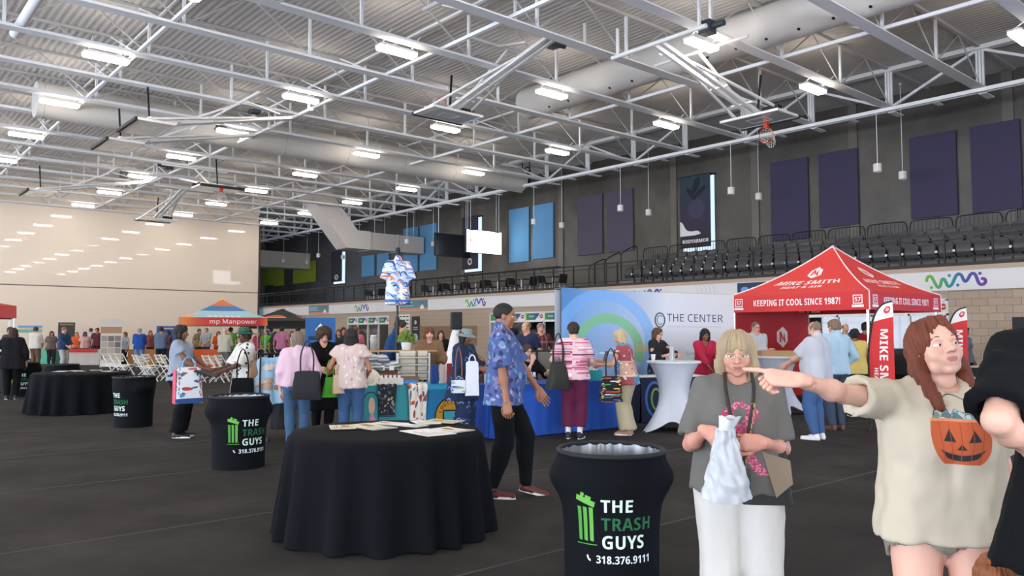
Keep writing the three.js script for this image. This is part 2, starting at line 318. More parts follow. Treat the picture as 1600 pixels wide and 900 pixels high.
// ------------------------------------------------------------------ balcony, bleachers, upper wall
const XR = 24.17;
{
  const r = thing('balcony_railing', 'long black metal railing along the edge of the balcony above the white band', 'railing', [XR, 3.5, 0]);
  const post = rbox(0.05, 0.85, 0.05, 0, 0.42, 0, 0.006);
  for (let z = -4; z > -56; z -= 1.24) part('post', post, M.blackMetal, r).position.z = z;
  for (const y of [0.86, 0.7, 0.12]) part('rail', box(0.05, y > 0.8 ? 0.05 : 0.03, 53.5, 0, y, -29.8), M.blackMetal, r);
  const c = thing('drink_rail', 'dark narrow counter fixed along the top of the balcony railing', 'counter', [XR + 0.12, 4.42, 0]);
  part('counter_top', rbox(0.34, 0.05, 25.5, 0, 0, -37.6, 0.02), mat(0x1b1a1a, 0.4), c);
  for (let z = -26; z > -50; z -= 2.48) part('bracket', box(0.04, 0.12, 0.04, 0, -0.07, z), M.blackMetal, c);
}
{ // stepped seating: platforms are part of the building
  const st = struct('trim_3');
  for (let k = 0; k < 4; k++) part('platform', box(0.85, 0.05 + k * 0.33 + (k ? 0.0 : 0.05), 19, 25.45 + k * 0.85, 3.4 + (0.05 + k * 0.33) / 2, -13.2), mat(0x77756f, 0.85), st);
  const seat = thing('stadium_seat', 'x', 'seat', [0, 0, 0], 0, 'black folding bleacher seats on the balcony');
  part('backrest', [put(ext([[-0.21, 0.4], [0.21, 0.4], [0.22, 0.75], [0.19, 0.82], [-0.19, 0.82], [-0.22, 0.75]], 0.03, 0.006), [0.12, 0, 0], [0, Math.PI / 2, -0.14])], mat(0x1c1d1f, 0.42), seat);
  { const pr = []; for (let i = 0; i <= 6; i++) pr.push([-0.06 - 0.05 * Math.sin(i / 6 * 3), 0.36 + i * 0.06]); for (let i = 6; i >= 0; i--) pr.push([-0.03 - 0.05 * Math.sin(i / 6 * 3), 0.36 + i * 0.06]); part('seat_pan', put(ext(pr, 0.4), [0, 0, -0.2]), mat(0x3a3b3c, 0.35), seat); }
  part('stand', [box(0.06, 0.42, 0.04, 0.02, 0.21, 0.24), box(0.22, 0.05, 0.05, -0.02, 0.4, 0.24)], M.blackMetal, seat);
  part('pivot_cap', put(new THREE.CylinderGeometry(0.04, 0.04, 0.03, 10), [-0.14, 0.52, 0.24], [0, 0, Math.PI / 2]), mat(0xcfd0d2, 0.35), seat);
  let n = 0;
  for (let k = 0; k < 3; k++) for (let i = 0; i < 35; i++) {
    const p = [25.55 + k * 0.85, 3.46 + k * 0.33, -4.9 - i * 0.5], l = `black folding bleacher seat, ${ord(i)} from the right in the ${['front', 'middle', 'top'][k]} row`;
    if (!n++) { seat.position.set(...p); seat.userData.label = l; } else dup(seat, p, 0, l);
  }
  // guard panels behind the top row
  const gp = thing('guard_panel', 'x', 'guard rail', [0, 0, 0], 0, 'black guard panels behind the top row of seats');
  const W = 1.36, pts = [[0, 0, -W / 2], [0, 0.8, -W / 2], [0, 0.93, -W / 2 + 0.06], [0, 0.95, -W / 2 + 0.14], [0, 0.95, W / 2 - 0.14], [0, 0.93, W / 2 - 0.06], [0, 0.8, W / 2], [0, 0, W / 2]];
  part('frame', tube(pts, 0.022, 60, 6), M.blackMetal, gp); part('bottom_rail', rod([0, 0.08, -W / 2], [0, 0.08, W / 2], 0.014), M.blackMetal, gp);
  for (let i = 1; i < 10; i++) part('bar', box(0.014, 0.85, 0.014, 0, 0.5, -W / 2 + i * W / 10), M.blackMetal, gp);
  for (let i = 0; i < 13; i++) { const p = [28.35, 4.442, -5 - i * 1.48], l = `black barred guard panel with rounded corners, ${ord(i)} from the right above the seats`; if (!i) { gp.position.set(...p); gp.userData.label = l; } else dup(gp, p, 0, l); }
  const hr = thing('stair_handrail', 'black tube handrails of the steps at the left end of the seating', 'handrail', [0, 0, 0]);
  for (const [x, y] of [[24.9, 3.39], [25.9, 3.39], [27.0, 3.39]]) part('rail_loop', tube([[x, y, -23.6], [x, y + 0.95 + (x - 24.9) * 0.35, -23.6], [x + 0.05, y + 1.05 + (x - 24.9) * 0.35, -23.5], [x + 0.9, y + 1.35 + (x - 24.9) * 0.35, -23.5], [x + 0.95, y + 1.25 + (x - 24.9) * 0.35, -23.5], [x + 0.95, y, -23.5]], 0.024, 40, 6), M.blackMetal, hr);
}
{ // fabric sound panels on the upper wall
  const P = [['dark purple', 0x433f58, [[1203, 250, 1264, 372], [1278, 242, 1342, 350], [1420, 215, 1497, 335], [1515, 200, 1598, 325]], ['directly left of the speaker-free pilaster above the red tent peak', '', '', '']],
    ['muted purple', 0x57505f, [[902, 308, 941, 396], [948, 303, 989, 391]]], ['sky blue', 0x5f95bd, [[795, 332, 826, 408], [832, 322, 864, 402], [630, 360, 652, 424], [656, 355, 681, 421], [565, 402, 584, 431], [589, 397, 607, 429]]], ['lime green', 0x98a930, [[413, 412, 428, 445], [428, 412, 443, 446], [458, 413, 474, 442], [474, 412, 492, 440]]]];
  for (const [name, color, list] of P) list.forEach((q, i) => {
    const a = onX(q[0], q[1], XU - 0.1), b = onX(q[2], q[3], XU - 0.1), yb = b.y, yt = name === 'lime green' ? 7.5 : name === 'sky blue' && i > 3 ? 7.3 : 8.82;
    const where = list.length === 2 ? ['left', 'right'][i] + ' one of the purple pair left of the tall poster' : name === 'dark purple' ? ['leftmost', 'second from left', 'third from left', 'rightmost'][i] + ' above the seats right of the poster' : name === 'sky blue' ? ['left panel of the pair right of the lit screen', 'right panel of the pair right of the lit screen', 'taller left panel left of the black screen', 'taller right panel touching the black screen', 'small left panel under the square duct', 'small right panel under the square duct'][i] : ['leftmost', 'second from left', 'third from left', 'rightmost'][i] + ' at the far end of the upper wall';
    const o = thing('sound_panel', `${name} fabric sound panel, ${where}`, 'wall panel', [XU - 0.05, (yb + yt) / 2, (a.z + b.z) / 2], 0, name + ' sound panels');
    part('fabric_face', rbox(0.09, yt - yb, b.z - a.z, -0.005, 0, 0, 0.02), mat(color, 0.95), o); part('frame', box(0.03, yt - yb - 0.04, b.z - a.z - 0.04, 0.05, 0, 0), M.black, o);
  });
}
{ // posters hung in front of narrow lit windows
  const pane = new THREE.MeshStandardMaterial({ color: 0x111111, emissive: 0xcfe6ff, emissiveIntensity: 1.1, roughness: 0.3 });
  const B = [[1062, 280, 1111, 382, 'tall dark sports drink poster with a white wave, above the seats', 0], [722, 341, 747, 419, 'tall dark poster with a small round emblem, behind the lit screen', 1], [518, 394, 534, 439, 'narrow dark poster with a white mark under the square duct', 2]];
  B.forEach(([x0, y0, x1, y1, label, k], i) => {
    const a = onX(x0, y0, XU - 0.25), b = onX(x1, y1, XU - 0.25), h = a.y - b.y + (k ? 0 : 0.1), w = b.z - a.z, y = (a.y + b.y) / 2, z = (a.z + b.z) / 2;
    const wn = struct('window_' + (6 + i)); part('pane', box(0.02, h + 0.1, w + 0.05, XU - 0.02, y - 0.12, z + 0.03), pane, wn);
    part('window_frame', [box(0.08, 0.06, w + 0.2, XU - 0.04, y - 0.12 + h / 2 + 0.08, z + 0.06), box(0.08, 0.06, w + 0.2, XU - 0.04, y - 0.12 - h / 2 - 0.08, z + 0.06)], M.blackMetal, wn);
    const art = printed(256, 512, (c, W, H) => {
      const g = c.createLinearGradient(0, 0, 0, H); g.addColorStop(0, k ? '#2e2c38' : '#27404a'); g.addColorStop(0.6, k ? '#3a3540' : '#3a3048'); g.addColorStop(1, '#2b2a33'); c.fillStyle = g; c.fillRect(0, 0, W, H);
      if (!k) { // leaping player, wave, name
        c.fillStyle = '#191d28'; c.beginPath(); c.ellipse(140, 70, 26, 60, 0.4, 0, 7); c.fill(); c.beginPath(); c.ellipse(100, 130, 20, 60, -0.7, 0, 7); c.fill(); c.beginPath(); c.ellipse(175, 120, 18, 55, 0.9, 0, 7); c.fill(); c.fillStyle = '#4f4a66'; c.beginPath(); c.arc(140, 240, 70, 0, 7); c.globalAlpha = 0.5; c.fill(); c.globalAlpha = 1;
        c.fillStyle = '#e4e4e2'; c.beginPath(); c.moveTo(0, 320); c.bezierCurveTo(40, 330, 30, 385, 80, 395); c.bezierCurveTo(130, 405, 150, 380, 175, 420); c.lineTo(0, 450); c.fill();
        c.fillStyle = '#2a2a30'; c.fillRect(0, 428, W, 84); txt(c, 'BODYARMOR', 128, 470, 36, '#f0f0f0', 'sans-serif', 'bold', 'center', 0.98);
      } else { c.fillStyle = '#d8d2cc'; c.beginPath(); c.arc(128, 440, k === 1 ? 34 : 46, 0, 7); c.fill(); c.fillStyle = '#5a3a48'; c.beginPath(); c.arc(128, 440, 20, 0, 7); c.fill(); c.fillStyle = '#201e26'; c.fillRect(0, 380, W, 6); }
    });
    const o = thing('hanging_poster', label, 'poster', [XU - 0.25, y, z]);
    part('print', plane(w, h, -0.012, 0, 0, [0, -Math.PI / 2, 0]), art, o); part('backing', box(0.02, h, w), M.black, o);
    part('hanging_rod', [rod([0, h / 2, -w / 2 - 0.05], [0, h / 2, w / 2 + 0.05], 0.02), rod([0, h / 2, 0], [0.24, h / 2, 0], 0.015), rod([0, -h / 2, -w / 2], [0, -h / 2, w / 2], 0.02)], M.blackMetal, o);
  });
}
{ // pendants over the balcony, in pairs
  const p = thing('pendant_lamp', 'x', 'pendant lamp', [0, 0, 0], 0, 'white cylinder pendants over the balcony');
  part('cylinder', lathe([[0.001, 0.29], [0.125, 0.29], [0.14, 0.275], [0.14, 0.01], [0.13, 0], [0.11, 0], [0.11, 0.05], [0.001, 0.05]], 24), M.white, p);
  part('stem', rod([0, 0, 0], [0, 1, 0], 0.012), M.steel, p).position.y = 0.28; part('canopy', cyl(0.05, 0.05, 0.05, 0, 0, 0, 12), M.steel, p);
  let n = 0;
  for (let k = -1; k < 9; k++) for (const s of [0, 1]) {
    if (k === 4) continue; // that pair is behind the screens
    const q = [s ? 29.3 : 27.3, 7.07, -12.2 - 5.85 * k], l = `white cylinder pendant lamp on a thin stem, ${s ? 'wall side' : 'hall side'} of the ${ord(k + 1)} pair from right`;
    const o = n++ ? dup(p, q, 0, l) : p; o.position.set(...q); o.userData.label = l; const H = s ? 3.53 : 2.05; o.children[1].scale.y = H - 0.28; o.children[2].position.y = H - 0.02;
  }
}
{ // hanging screens
  const lit = new THREE.MeshStandardMaterial({ color: 0x000000, roughness: 0.4, emissive: 0xffffff, emissiveIntensity: 4 });
  lit.emissiveMap = tex(512, 256, (c, W, H) => {
    c.fillStyle = '#f3f6ff'; c.fillRect(0, 0, W, H); c.fillStyle = '#a8574e'; c.fillRect(50, 100, 22, 40);
    for (let i = 0; i < 3; i++) txt(c, ['HIRE', 'YOUR', 'TEAM'][i], 205, 80 + i * 46, 26, '#5c626e'); c.strokeStyle = '#646a76'; c.lineWidth = 6; c.beginPath(); c.arc(320, 90, 50, 0.6, 2.6); c.stroke(); for (const [x, y] of [[290, 70], [350, 70], [400, 110], [440, 100], [420, 140]]) { c.fillStyle = '#707682'; c.fillRect(x, y, 12, 22); }
  });
  const o = thing('hanging_screen', 'bright white lit video screen hanging from thin rods over the hall', 'screen', [28.6, 6.75, -35.46]);
  part('screen', [plane(2.57, 1.28, 0, 0, 0.072), plane(2.57, 1.28, 0, 0, -0.072, [0, Math.PI, 0])], lit, o); part('case', box(2.63, 1.34, 0.14), M.black, o);
  for (const x of [-1.15, -0.95, 0.95, 1.15]) part('rod', rod([x, 0.65, 0], [x, 3.83, 0], 0.015), M.steel, o); part('mount', [box(0.3, 0.06, 0.2, -0.95, 0.64, 0), box(0.3, 0.06, 0.2, 0.95, 0.64, 0)], M.blackMetal, o);
  areaLight(2.57, 1.28, 0xf3f6ff, 1.4, [28.6, 6.75, -35.36], [28.6, 6.75, 0]); areaLight(2.57, 1.28, 0xf3f6ff, 1.4, [28.6, 6.75, -35.56], [28.6, 6.75, -60]);
  const d = thing('hanging_screen', 'switched-off black video screen hanging left of the lit one', 'screen', [29.0, 6.88, -39]);
  part('case', box(2.66, 1.4, 0.14), M.black, d); part('screen', plane(2.6, 1.33, 0, 0, 0.072), mat(0x10131a, 0.25), d);
  for (const x of [-1.05, 1.05]) part('rod', rod([x, 0.65, 0], [x, 3.7, 0], 0.015), M.steel, d); part('mount', [box(0.3, 0.06, 0.2, -1.05, 0.66, 0), box(0.3, 0.06, 0.2, 1.05, 0.66, 0)], M.blackMetal, d);
}
{ // printed marks on the white band
  const logo = printed(512, 160, (c, W, H) => {
    c.fillStyle = '#dcdbd9'; c.fillRect(0, 0, W, H);
    const g = c.createLinearGradient(40, 0, 470, 0); g.addColorStop(0, '#6fae3e'); g.addColorStop(0.25, '#4f9f6a'); g.addColorStop(0.45, '#2f86a3'); g.addColorStop(0.7, '#4654a0'); g.addColorStop(1, '#6a3d90');
    c.strokeStyle = g; c.fillStyle = g; c.lineWidth = 26; c.lineCap = 'round'; c.lineJoin = 'round'; c.beginPath();
    c.moveTo(28, 66); c.bezierCurveTo(30, 20, 62, 20, 74, 48); c.bezierCurveTo(96, 96, 108, 136, 124, 128); c.bezierCurveTo(146, 116, 136, 56, 158, 58); c.bezierCurveTo(182, 62, 178, 130, 206, 124); c.bezierCurveTo(240, 112, 246, 16, 282, 22); c.bezierCurveTo(312, 28, 306, 92, 330, 86); c.bezierCurveTo(352, 76, 358, 20, 384, 22); c.bezierCurveTo(420, 26, 408, 118, 446, 120); c.bezierCurveTo(482, 118, 484, 70, 452, 70); c.stroke();
    for (const [x, y, r] of [[64, 128, 13], [206, 30, 13], [268, 116, 13], [436, 26, 13]]) { c.beginPath(); c.arc(x, y, r, 0, 7); c.fill(); }
  });
  const names = ['right of the red tent roof', 'behind the blue backdrop', 'above the walking man', 'left of the pole shirt', 'behind the black tent'];
  [-8.6, -19.6, -30.3, -41.1, -52].forEach((z, i) => { const o = thing('wavy_logo', `green to purple wavy line logo on the white band ${names[i]}`, 'logo', [XF - 0.055, 2.98, z]); part('print', plane(1.75, 0.52, 0, 0, 0, [0, -Math.PI / 2, 0]), logo, o); part('backing', box(0.01, 0.5, 1.73, 0.008, 0, 0), mat(0xdcdbd9, 0.6), o); });
  const ad = printed(512, 160, (c, W, H) => { c.fillStyle = '#5d8492'; c.fillRect(0, 0, W, H); c.fillStyle = '#d98a68'; c.fillRect(0, 124, W, 36); c.fillStyle = '#9fd0d6'; c.fillRect(20, 30, 220, 14); c.fillRect(20, 58, 180, 12); c.fillRect(20, 84, 250, 10); c.fillStyle = '#8a6a5c'; c.fillRect(395, 24, 36, 60); c.fillStyle = '#e9e4e0'; c.beginPath(); c.moveTo(370, 140); c.lineTo(400, 80); c.lineTo(430, 80); c.lineTo(455, 140); c.fill(); });
  [[-46.5, 2.7, 'left of the wavy logo near the far end'], [-35.7, 2.7, 'right of the shirt on the pole']].forEach(([z, w, t]) => { const o = thing('sponsor_sign', `teal and orange sponsor sign ${t}`, 'sign', [XF - 0.055, 3.02, z]); part('print', plane(w, 0.56, 0, 0, 0, [0, -Math.PI / 2, 0]), ad, o); part('backing', box(0.01, 0.56, w, 0.008, 0, 0), M.black, o); });
  const nv = printed(256, 128, (c) => { c.fillStyle = '#2d3c5c'; c.fillRect(0, 0, 256, 128); c.fillStyle = '#6fa0d8'; c.beginPath(); c.arc(50, 60, 26, 0, 7); c.fill(); c.fillRect(96, 40, 120, 18); });
  const o = thing('sponsor_sign', 'navy sponsor sign on the white band left of the red tent roof', 'sign', [XF - 0.055, 3.0, -14.9]); part('print', plane(1.5, 0.5, 0, 0, 0, [0, -Math.PI / 2, 0]), nv, o); part('backing', box(0.01, 0.5, 1.5, 0.008, 0, 0), M.black, o);
  const arcs = printed(256, 128, (c) => { c.fillStyle = '#dcdbd9'; c.fillRect(0, 0, 256, 128); c.strokeStyle = '#c4c4c4'; c.lineWidth = 5; for (const x of [20, 55, 90, 125, 160]) { c.beginPath(); c.arc(x - 60, 64, 90, -0.8, 0.8); c.stroke(); } });
  [[-16.9, 'left of the navy sign'], [-28.2, 'above the shop front behind the walking man'], [-39, 'beside the pole shirt']].forEach(([z, t]) => { const q = thing('arc_mark', `pale grey curved lines on the white band ${t}`, 'wall print', [XF - 0.055, 3.0, z]); part('print', plane(1.3, 0.52, 0, 0, 0, [0, -Math.PI / 2, 0]), arcs, q); part('backing', box(0.01, 0.5, 1.28, 0.008, 0, 0), mat(0xdcdbd9, 0.6), q); });
}
{ // shop fronts in the right wall
  const glass = new THREE.MeshPhysicalMaterial({ color: 0xffffff, roughness: 0.02, transmission: 1, thickness: 0, ior: 1.5 });
  const head = printed(256, 96, (c, W, H) => { c.fillStyle = '#e3e2de'; c.fillRect(0, 0, W, H); const g = c.createLinearGradient(0, 0, 190, 0); g.addColorStop(0, '#4d9a4a'); g.addColorStop(1, '#34558c'); c.fillStyle = g; c.beginPath(); c.moveTo(6, 8); c.lineTo(196, 8); c.bezierCurveTo(190, 50, 150, 60, 140, 88); c.lineTo(6, 88); c.fill(); txt(c, 'WMi', 84, 46, 34, '#bfe0d8'); c.fillStyle = '#b23a34'; c.beginPath(); c.arc(224, 46, 24, 0, 7); c.fill(); c.fillStyle = '#e8cfca'; c.fillRect(208, 40, 32, 10); });
  const F = [['door_2', -13.2, -8.85, 4, 0.0], ['window_9', -29.3, -24.3, 4, 1.15], ['window_10', -42.9, -38.2, 4, 0.0]];
  for (const [name, z0, z1, n, sill] of F) {
    const w = struct(name), dz = (z1 - z0) / n;
    for (let i = 0; i <= n; i++) part('mullion', box(0.1, 2.48, 0.06, XF + 0.06, 1.24, z0 + i * dz + (i === 0 ? 0.03 : i === n ? -0.03 : 0)), M.white, w);
    part('transom', box(0.1, 0.06, z1 - z0, XF + 0.06, 2.05, (z0 + z1) / 2), M.white, w); part('transom', box(0.1, 0.06, z1 - z0, XF + 0.06, 2.47, (z0 + z1) / 2), M.white, w);
    for (let i = 0; i < n; i++) {
      const z = z0 + (i + 0.5) * dz;
      part('header_print', plane(dz - 0.06, 0.36, XF + 0.05, 2.26, z, [0, -Math.PI / 2, 0]), head, w); part('header_board', box(0.02, 0.36, dz - 0.06, XF + 0.065, 2.26, z), M.white, w);
      if (name !== 'window_9' || i < 3) part('pane', plane(dz - 0.06, 2.02 - sill, XF + 0.06, (2.02 + sill) / 2, z, [0, -Math.PI / 2, 0]), glass, w);
      if (sill) part('counter_front', box(0.08, sill, dz - 0.07, XF + 0.06, sill / 2, z), mat(0x8d8b83, 0.7), w);
    }
  }
  const d = struct('door_3'); part('door_leaf', box(0.06, 2.2, 1.7, XF + 0.15, 1.1, -46), mat(0x5b4c40, 0.7), d); part('frame_bar', [box(0.12, 2.3, 0.08, XF + 0.05, 1.15, -46.86), box(0.12, 2.3, 0.08, XF + 0.05, 1.15, -45.14), box(0.12, 0.08, 1.8, XF + 0.05, 2.27, -46)], mat(0x4a3d33, 0.7), d);
  // brown shelves inside the far shop
  const sh = thing('shelf_unit', 'brown wooden shelves inside the far shop front', 'shelf', [26.5, 0, -40.2], -0.2);
  part('side_panel', box(0.4, 2, 0.04, 0, 1, -0.9), mat(0x7a5236, 0.7), sh); part('side_panel', box(0.4, 2, 0.04, 0, 1, 0.9), mat(0x7a5236, 0.7), sh); part('back_panel', box(0.03, 2, 1.8, 0.2, 1, 0), mat(0x553724, 0.8), sh);
  for (const y of [0.1, 0.6, 1.1, 1.6, 1.98]) part('shelf', box(0.4, 0.03, 1.8, 0, y, 0), mat(0x9a6b45, 0.7), sh);
  // notices on the wall
  const menu = printed(256, 256, (c) => { c.fillStyle = '#e6e4dc'; c.fillRect(0, 0, 256, 256); for (let r = 0; r < 4; r++) for (let k = 0; k < 3; k++) { c.fillStyle = '#3a3634'; c.fillRect(20 + k * 78, 22 + r * 60, 56, 18); } });
  const m = thing('notice_board', 'white board with rows of black boxes on the tan wall beside the far shop', 'sign', [XF - 0.03, 2.1, -36.6]); part('print', plane(1.1, 0.85, -0.012, 0, 0, [0, -Math.PI / 2, 0]), menu, m); part('board', box(0.02, 0.87, 1.12), M.white, m);
  const ps = printed(128, 256, (c) => { c.fillStyle = '#2d3338'; c.fillRect(0, 0, 128, 256); c.fillStyle = '#c9c4ba'; c.beginPath(); c.arc(64, 60, 22, 0, 7); c.fill(); c.fillRect(24, 110, 80, 8); c.fillRect(24, 130, 80, 8); c.fillStyle = '#9fc8cf'; c.beginPath(); c.arc(64, 220, 44, 0, 7); c.fill(); });
  const n2 = thing('wall_poster', 'narrow dark poster on the tan wall right of the white notice board', 'poster', [XF - 0.03, 1.75, -35.5]); part('print', plane(0.7, 1.3, -0.012, 0, 0, [0, -Math.PI / 2, 0]), ps, n2); part('board', box(0.02, 1.32, 0.72), M.black, n2);
}
{ // chairs and small tables on the balcony
  const c = thing('lounge_chair', 'x', 'chair', [0, 0, 0], 0, 'dark chairs on the balcony');
  part('shell', put(ext([[-0.25, 0.42], [0.22, 0.42], [0.3, 0.8], [0.26, 0.82], [0.18, 0.47], [-0.25, 0.47]], 0.48, 0.01), [0, 0, -0.24]), mat(0x26262a, 0.5), c);
  for (const [x, z] of [[-0.2, -0.2], [-0.2, 0.2], [0.2, -0.2], [0.2, 0.2]]) part('leg', rod([x * 0.7, 0.42, z * 0.7], [x, 0, z], 0.014), M.steel, c);
  const t = thing('bistro_table', 'x', 'table', [0, 0, 0], 0, 'small round tables on the balcony');
  part('tabletop', cyl(0.38, 0.38, 0.03, 0, 0.74, 0, 28), mat(0x4a423c, 0.5), t); part('column', cyl(0.03, 0.03, 0.72, 0, 0.37, 0, 12), M.steel, t); part('base', cyl(0.26, 0.2, 0.03, 0, 0.015, 0, 24), M.steel, t);
  let k = 0, q = 0; const cs = ['first', 'second', 'third', 'fourth', 'fifth', 'sixth', 'seventh', 'eighth', 'ninth', 'tenth', 'eleventh', 'twelfth', 'thirteenth', 'fourteenth', 'fifteenth', 'sixteenth'];
  for (const z of [-26.6, -28.8, -30.6, -32.4, -34.2, -36.2, -39.5, -42.5]) {
    const tz = [25.6, 3.4, z], tl = `small round balcony table, ${cs[q]} from the right behind the railing`; if (!q++) { t.position.set(...tz); t.userData.label = tl; } else dup(t, tz, 0, tl);
    for (const s of [-1, 1]) { const p = [25.6 + rnd(-0.1, 0.1), 3.4, z + s * 0.52], l = `dark balcony chair, ${cs[k]} from the right behind the railing`; if (!k++) { c.position.set(...p); c.rotation.y = -s * 1.57; c.userData.label = l; } else dup(c, p, -s * 1.57, l); }
  }
}
{ // basketball goals folded up under the roof
  const g = thing('basketball_goal', 'x', 'basketball goal');
  const wf = M.plastic;
  part('backboard', box(1.05, 0.02, 1.8, -0.53, 0, 0), mat(0xdfe6e4, 0.12, { clearcoat: 1 }), g);
  part('board_frame', [box(1.09, 0.07, 0.06, -0.53, 0.02, -0.92), box(1.09, 0.07, 0.06, -0.53, 0.02, 0.92), box(0.06, 0.07, 1.9, 0, 0.02, 0), box(0.06, 0.07, 1.9, -1.07, 0.02, 0)], wf, g);
  part('target_square', [box(0.03, 0.004, 0.6, -0.3, -0.013, 0), box(0.03, 0.004, 0.6, -0.74, -0.013, 0), box(0.44, 0.004, 0.03, -0.52, -0.013, -0.3), box(0.44, 0.004, 0.03, -0.52, -0.013, 0.3)], M.white, g);
  part('edge_padding', rbox(0.09, 0.12, 1.95, 0.05, 0.01, 0, 0.03), mat(0x2c3034, 0.7), g);
  const rim = part('rim', merge([put(new THREE.TorusGeometry(0.228, 0.011, 8, 36), [-0.15, -0.4, 0], [0, Math.PI / 2, 0]), rbox(0.13, 0.17, 0.14, -0.15, -0.1, 0, 0.02)]), mat(0xd8431f, 0.45), g);
  { const s = []; for (let i = 0; i < 12; i++) for (const d of [1, -1]) { const P = []; for (let k = 0; k <= 4; k++) { const a = (i + d * k * 0.5) / 12 * Math.PI * 2, r = 0.22 - 0.022 * k; P.push([-0.15 + 0.07 * k, -0.4 + Math.cos(a) * r - 0.02 * k * k * 0.6, Math.sin(a) * r]); } s.push(tube(P, 0.006, 8, 4)); } part('net', merge(s), mat(0xe6e2dc, 0.9), rim); }
  part('mast', [bar([-0.5, 0.1, -0.12], [-5.2, 1.15, -0.12], 0.1), bar([-0.5, 0.1, 0.12], [-5.2, 1.15, 0.12], 0.1)], wf, g);
  part('mast_truss', [bar([-0.4, 0.12, -0.75], [-3.9, 0.9, -0.14], 0.06), bar([-0.4, 0.12, 0.75], [-3.9, 0.9, 0.14], 0.06), bar([-1.4, 0.3, -0.35], [-1.4, 0.3, 0.35], 0.05), bar([-2.5, 0.55, -0.28], [-2.5, 0.55, 0.28], 0.05), bar([-0.4, 0.14, -0.8], [-0.4, 0.14, 0.8], 0.07)], wf, g);
  part('lift_bracket', [bar([-0.6, 0.1, 0], [-0.55, 1.3, 0.1], 0.05), box(0.2, 0.14, 0.5, -0.75, 0.16, 0.55)], M.blackMetal, g);
  part('pivot_bar', [rod([-5.2, 1.15, -1.5], [-5.2, 1.15, 1.5], 0.06), rod([-3.4, 1.35, -1.5], [-3.4, 1.35, 1.5], 0.045), bar([-5.2, 1.15, -1.3], [-5.2, 1.9, -1.3], 0.06), bar([-5.2, 1.15, 1.3], [-5.2, 1.9, 1.3], 0.06)], wf, g);
  part('fold_arm', [bar([-1.5, 0.35, 0], [-3.4, 1.32, 0], 0.06), bar([-3.4, 1.32, -0.4], [-4.6, 1.1, -0.4], 0.05)], wf, g);
  part('winch', [box(0.3, 0.32, 0.34, -4.3, 1.5, 0.9), cyl(0.08, 0.08, 0.4, -4.3, 1.5, 1.2, 12, [Math.PI / 2, 0, 0])], mat(0x3c4247, 0.5), g);
  const D = [[20.9, 7.72, -12.5, 0, 0, 'nearest folded basketball goal with orange rim and net above the red tent'], [6.0, 8.55, -14.8, Math.PI, 2, 'folded basketball goal with long white arms at the top left of centre'], [14.6, 8.35, -20.4, Math.PI / 2, 1, 'folded basketball goal with its orange rim pointing up near the hall middle'], [6.7, 7.75, -25.3, Math.PI, 2, 'folded basketball goal with dark padding in front of the big round duct'],
    [6.7, 7.75, -28.4, Math.PI, 2, 'folded basketball goal with open white frame, just left of the dark-padded one'], [12.8, 7.8, -33.8, -Math.PI / 2, 0, 'folded basketball goal with a thick slanting mast behind the round duct'], [6.6, 7.8, -40.8, Math.PI, 2, 'far folded basketball goal at the left edge above the glossy wall'], [14, 7.9, -47.4, Math.PI / 2, 1, 'farthest folded basketball goal with a tiny red rim near the glossy wall']];
  D.forEach(([x, y, z, turn, up, label], i) => { const o = i ? dup(g, [x, y, z], turn, label) : g; o.position.set(x, y, z); o.rotation.set(0, turn, 0); o.userData.label = label; if (up) { for (const m of o.children) if (m.name === 'rim') { if (up === 1) m.scale.y = -1; else { o.remove(m); break; } } } });
}
// ------------------------------------------------------------------ furniture and booths
const face = facing0;
function facing0(p, deg) { const c = V(-p.x, 0, -p.z).normalize(), a = deg * Math.PI / 180, right = V(c.z, 0, -c.x), v = c.multiplyScalar(Math.cos(a)).addScaledVector(right, Math.sin(a)); return Math.atan2(v.x, v.z); }
function grid(nu, nv, fn, closed = false) { // surface from a function of u, v
  const p = [], uv = [], ix = []; for (let j = 0; j <= nv; j++) for (let i = 0; i <= nu; i++) { p.push(...fn(i / nu, j / nv)); uv.push(i / nu, j / nv); }
  for (let j = 0; j < nv; j++) for (let i = 0; i < nu; i++) { const a = j * (nu + 1) + i; ix.push(a, a + 1, a + nu + 2, a, a + nu + 2, a + nu + 1); }
  const g = new THREE.BufferGeometry(); g.setAttribute('position', new THREE.Float32BufferAttribute(p, 3)); g.setAttribute('uv', new THREE.Float32BufferAttribute(uv, 2)); g.setIndex(ix); g.computeVertexNormals();
  if (closed) { const n = g.attributes.normal; for (let j = 0; j <= nv; j++) { const a = j * (nu + 1), b = a + nu; const x = n.getX(a) + n.getX(b), y = n.getY(a) + n.getY(b), z = n.getZ(a) + n.getZ(b), l = Math.hypot(x, y, z) || 1; n.setXYZ(a, x / l, y / l, z / l); n.setXYZ(b, x / l, y / l, z / l); } }
  return g;
}
const fabricBump = nFine.clone(); fabricBump.repeat.set(6, 6); fabricBump.needsUpdate = true;
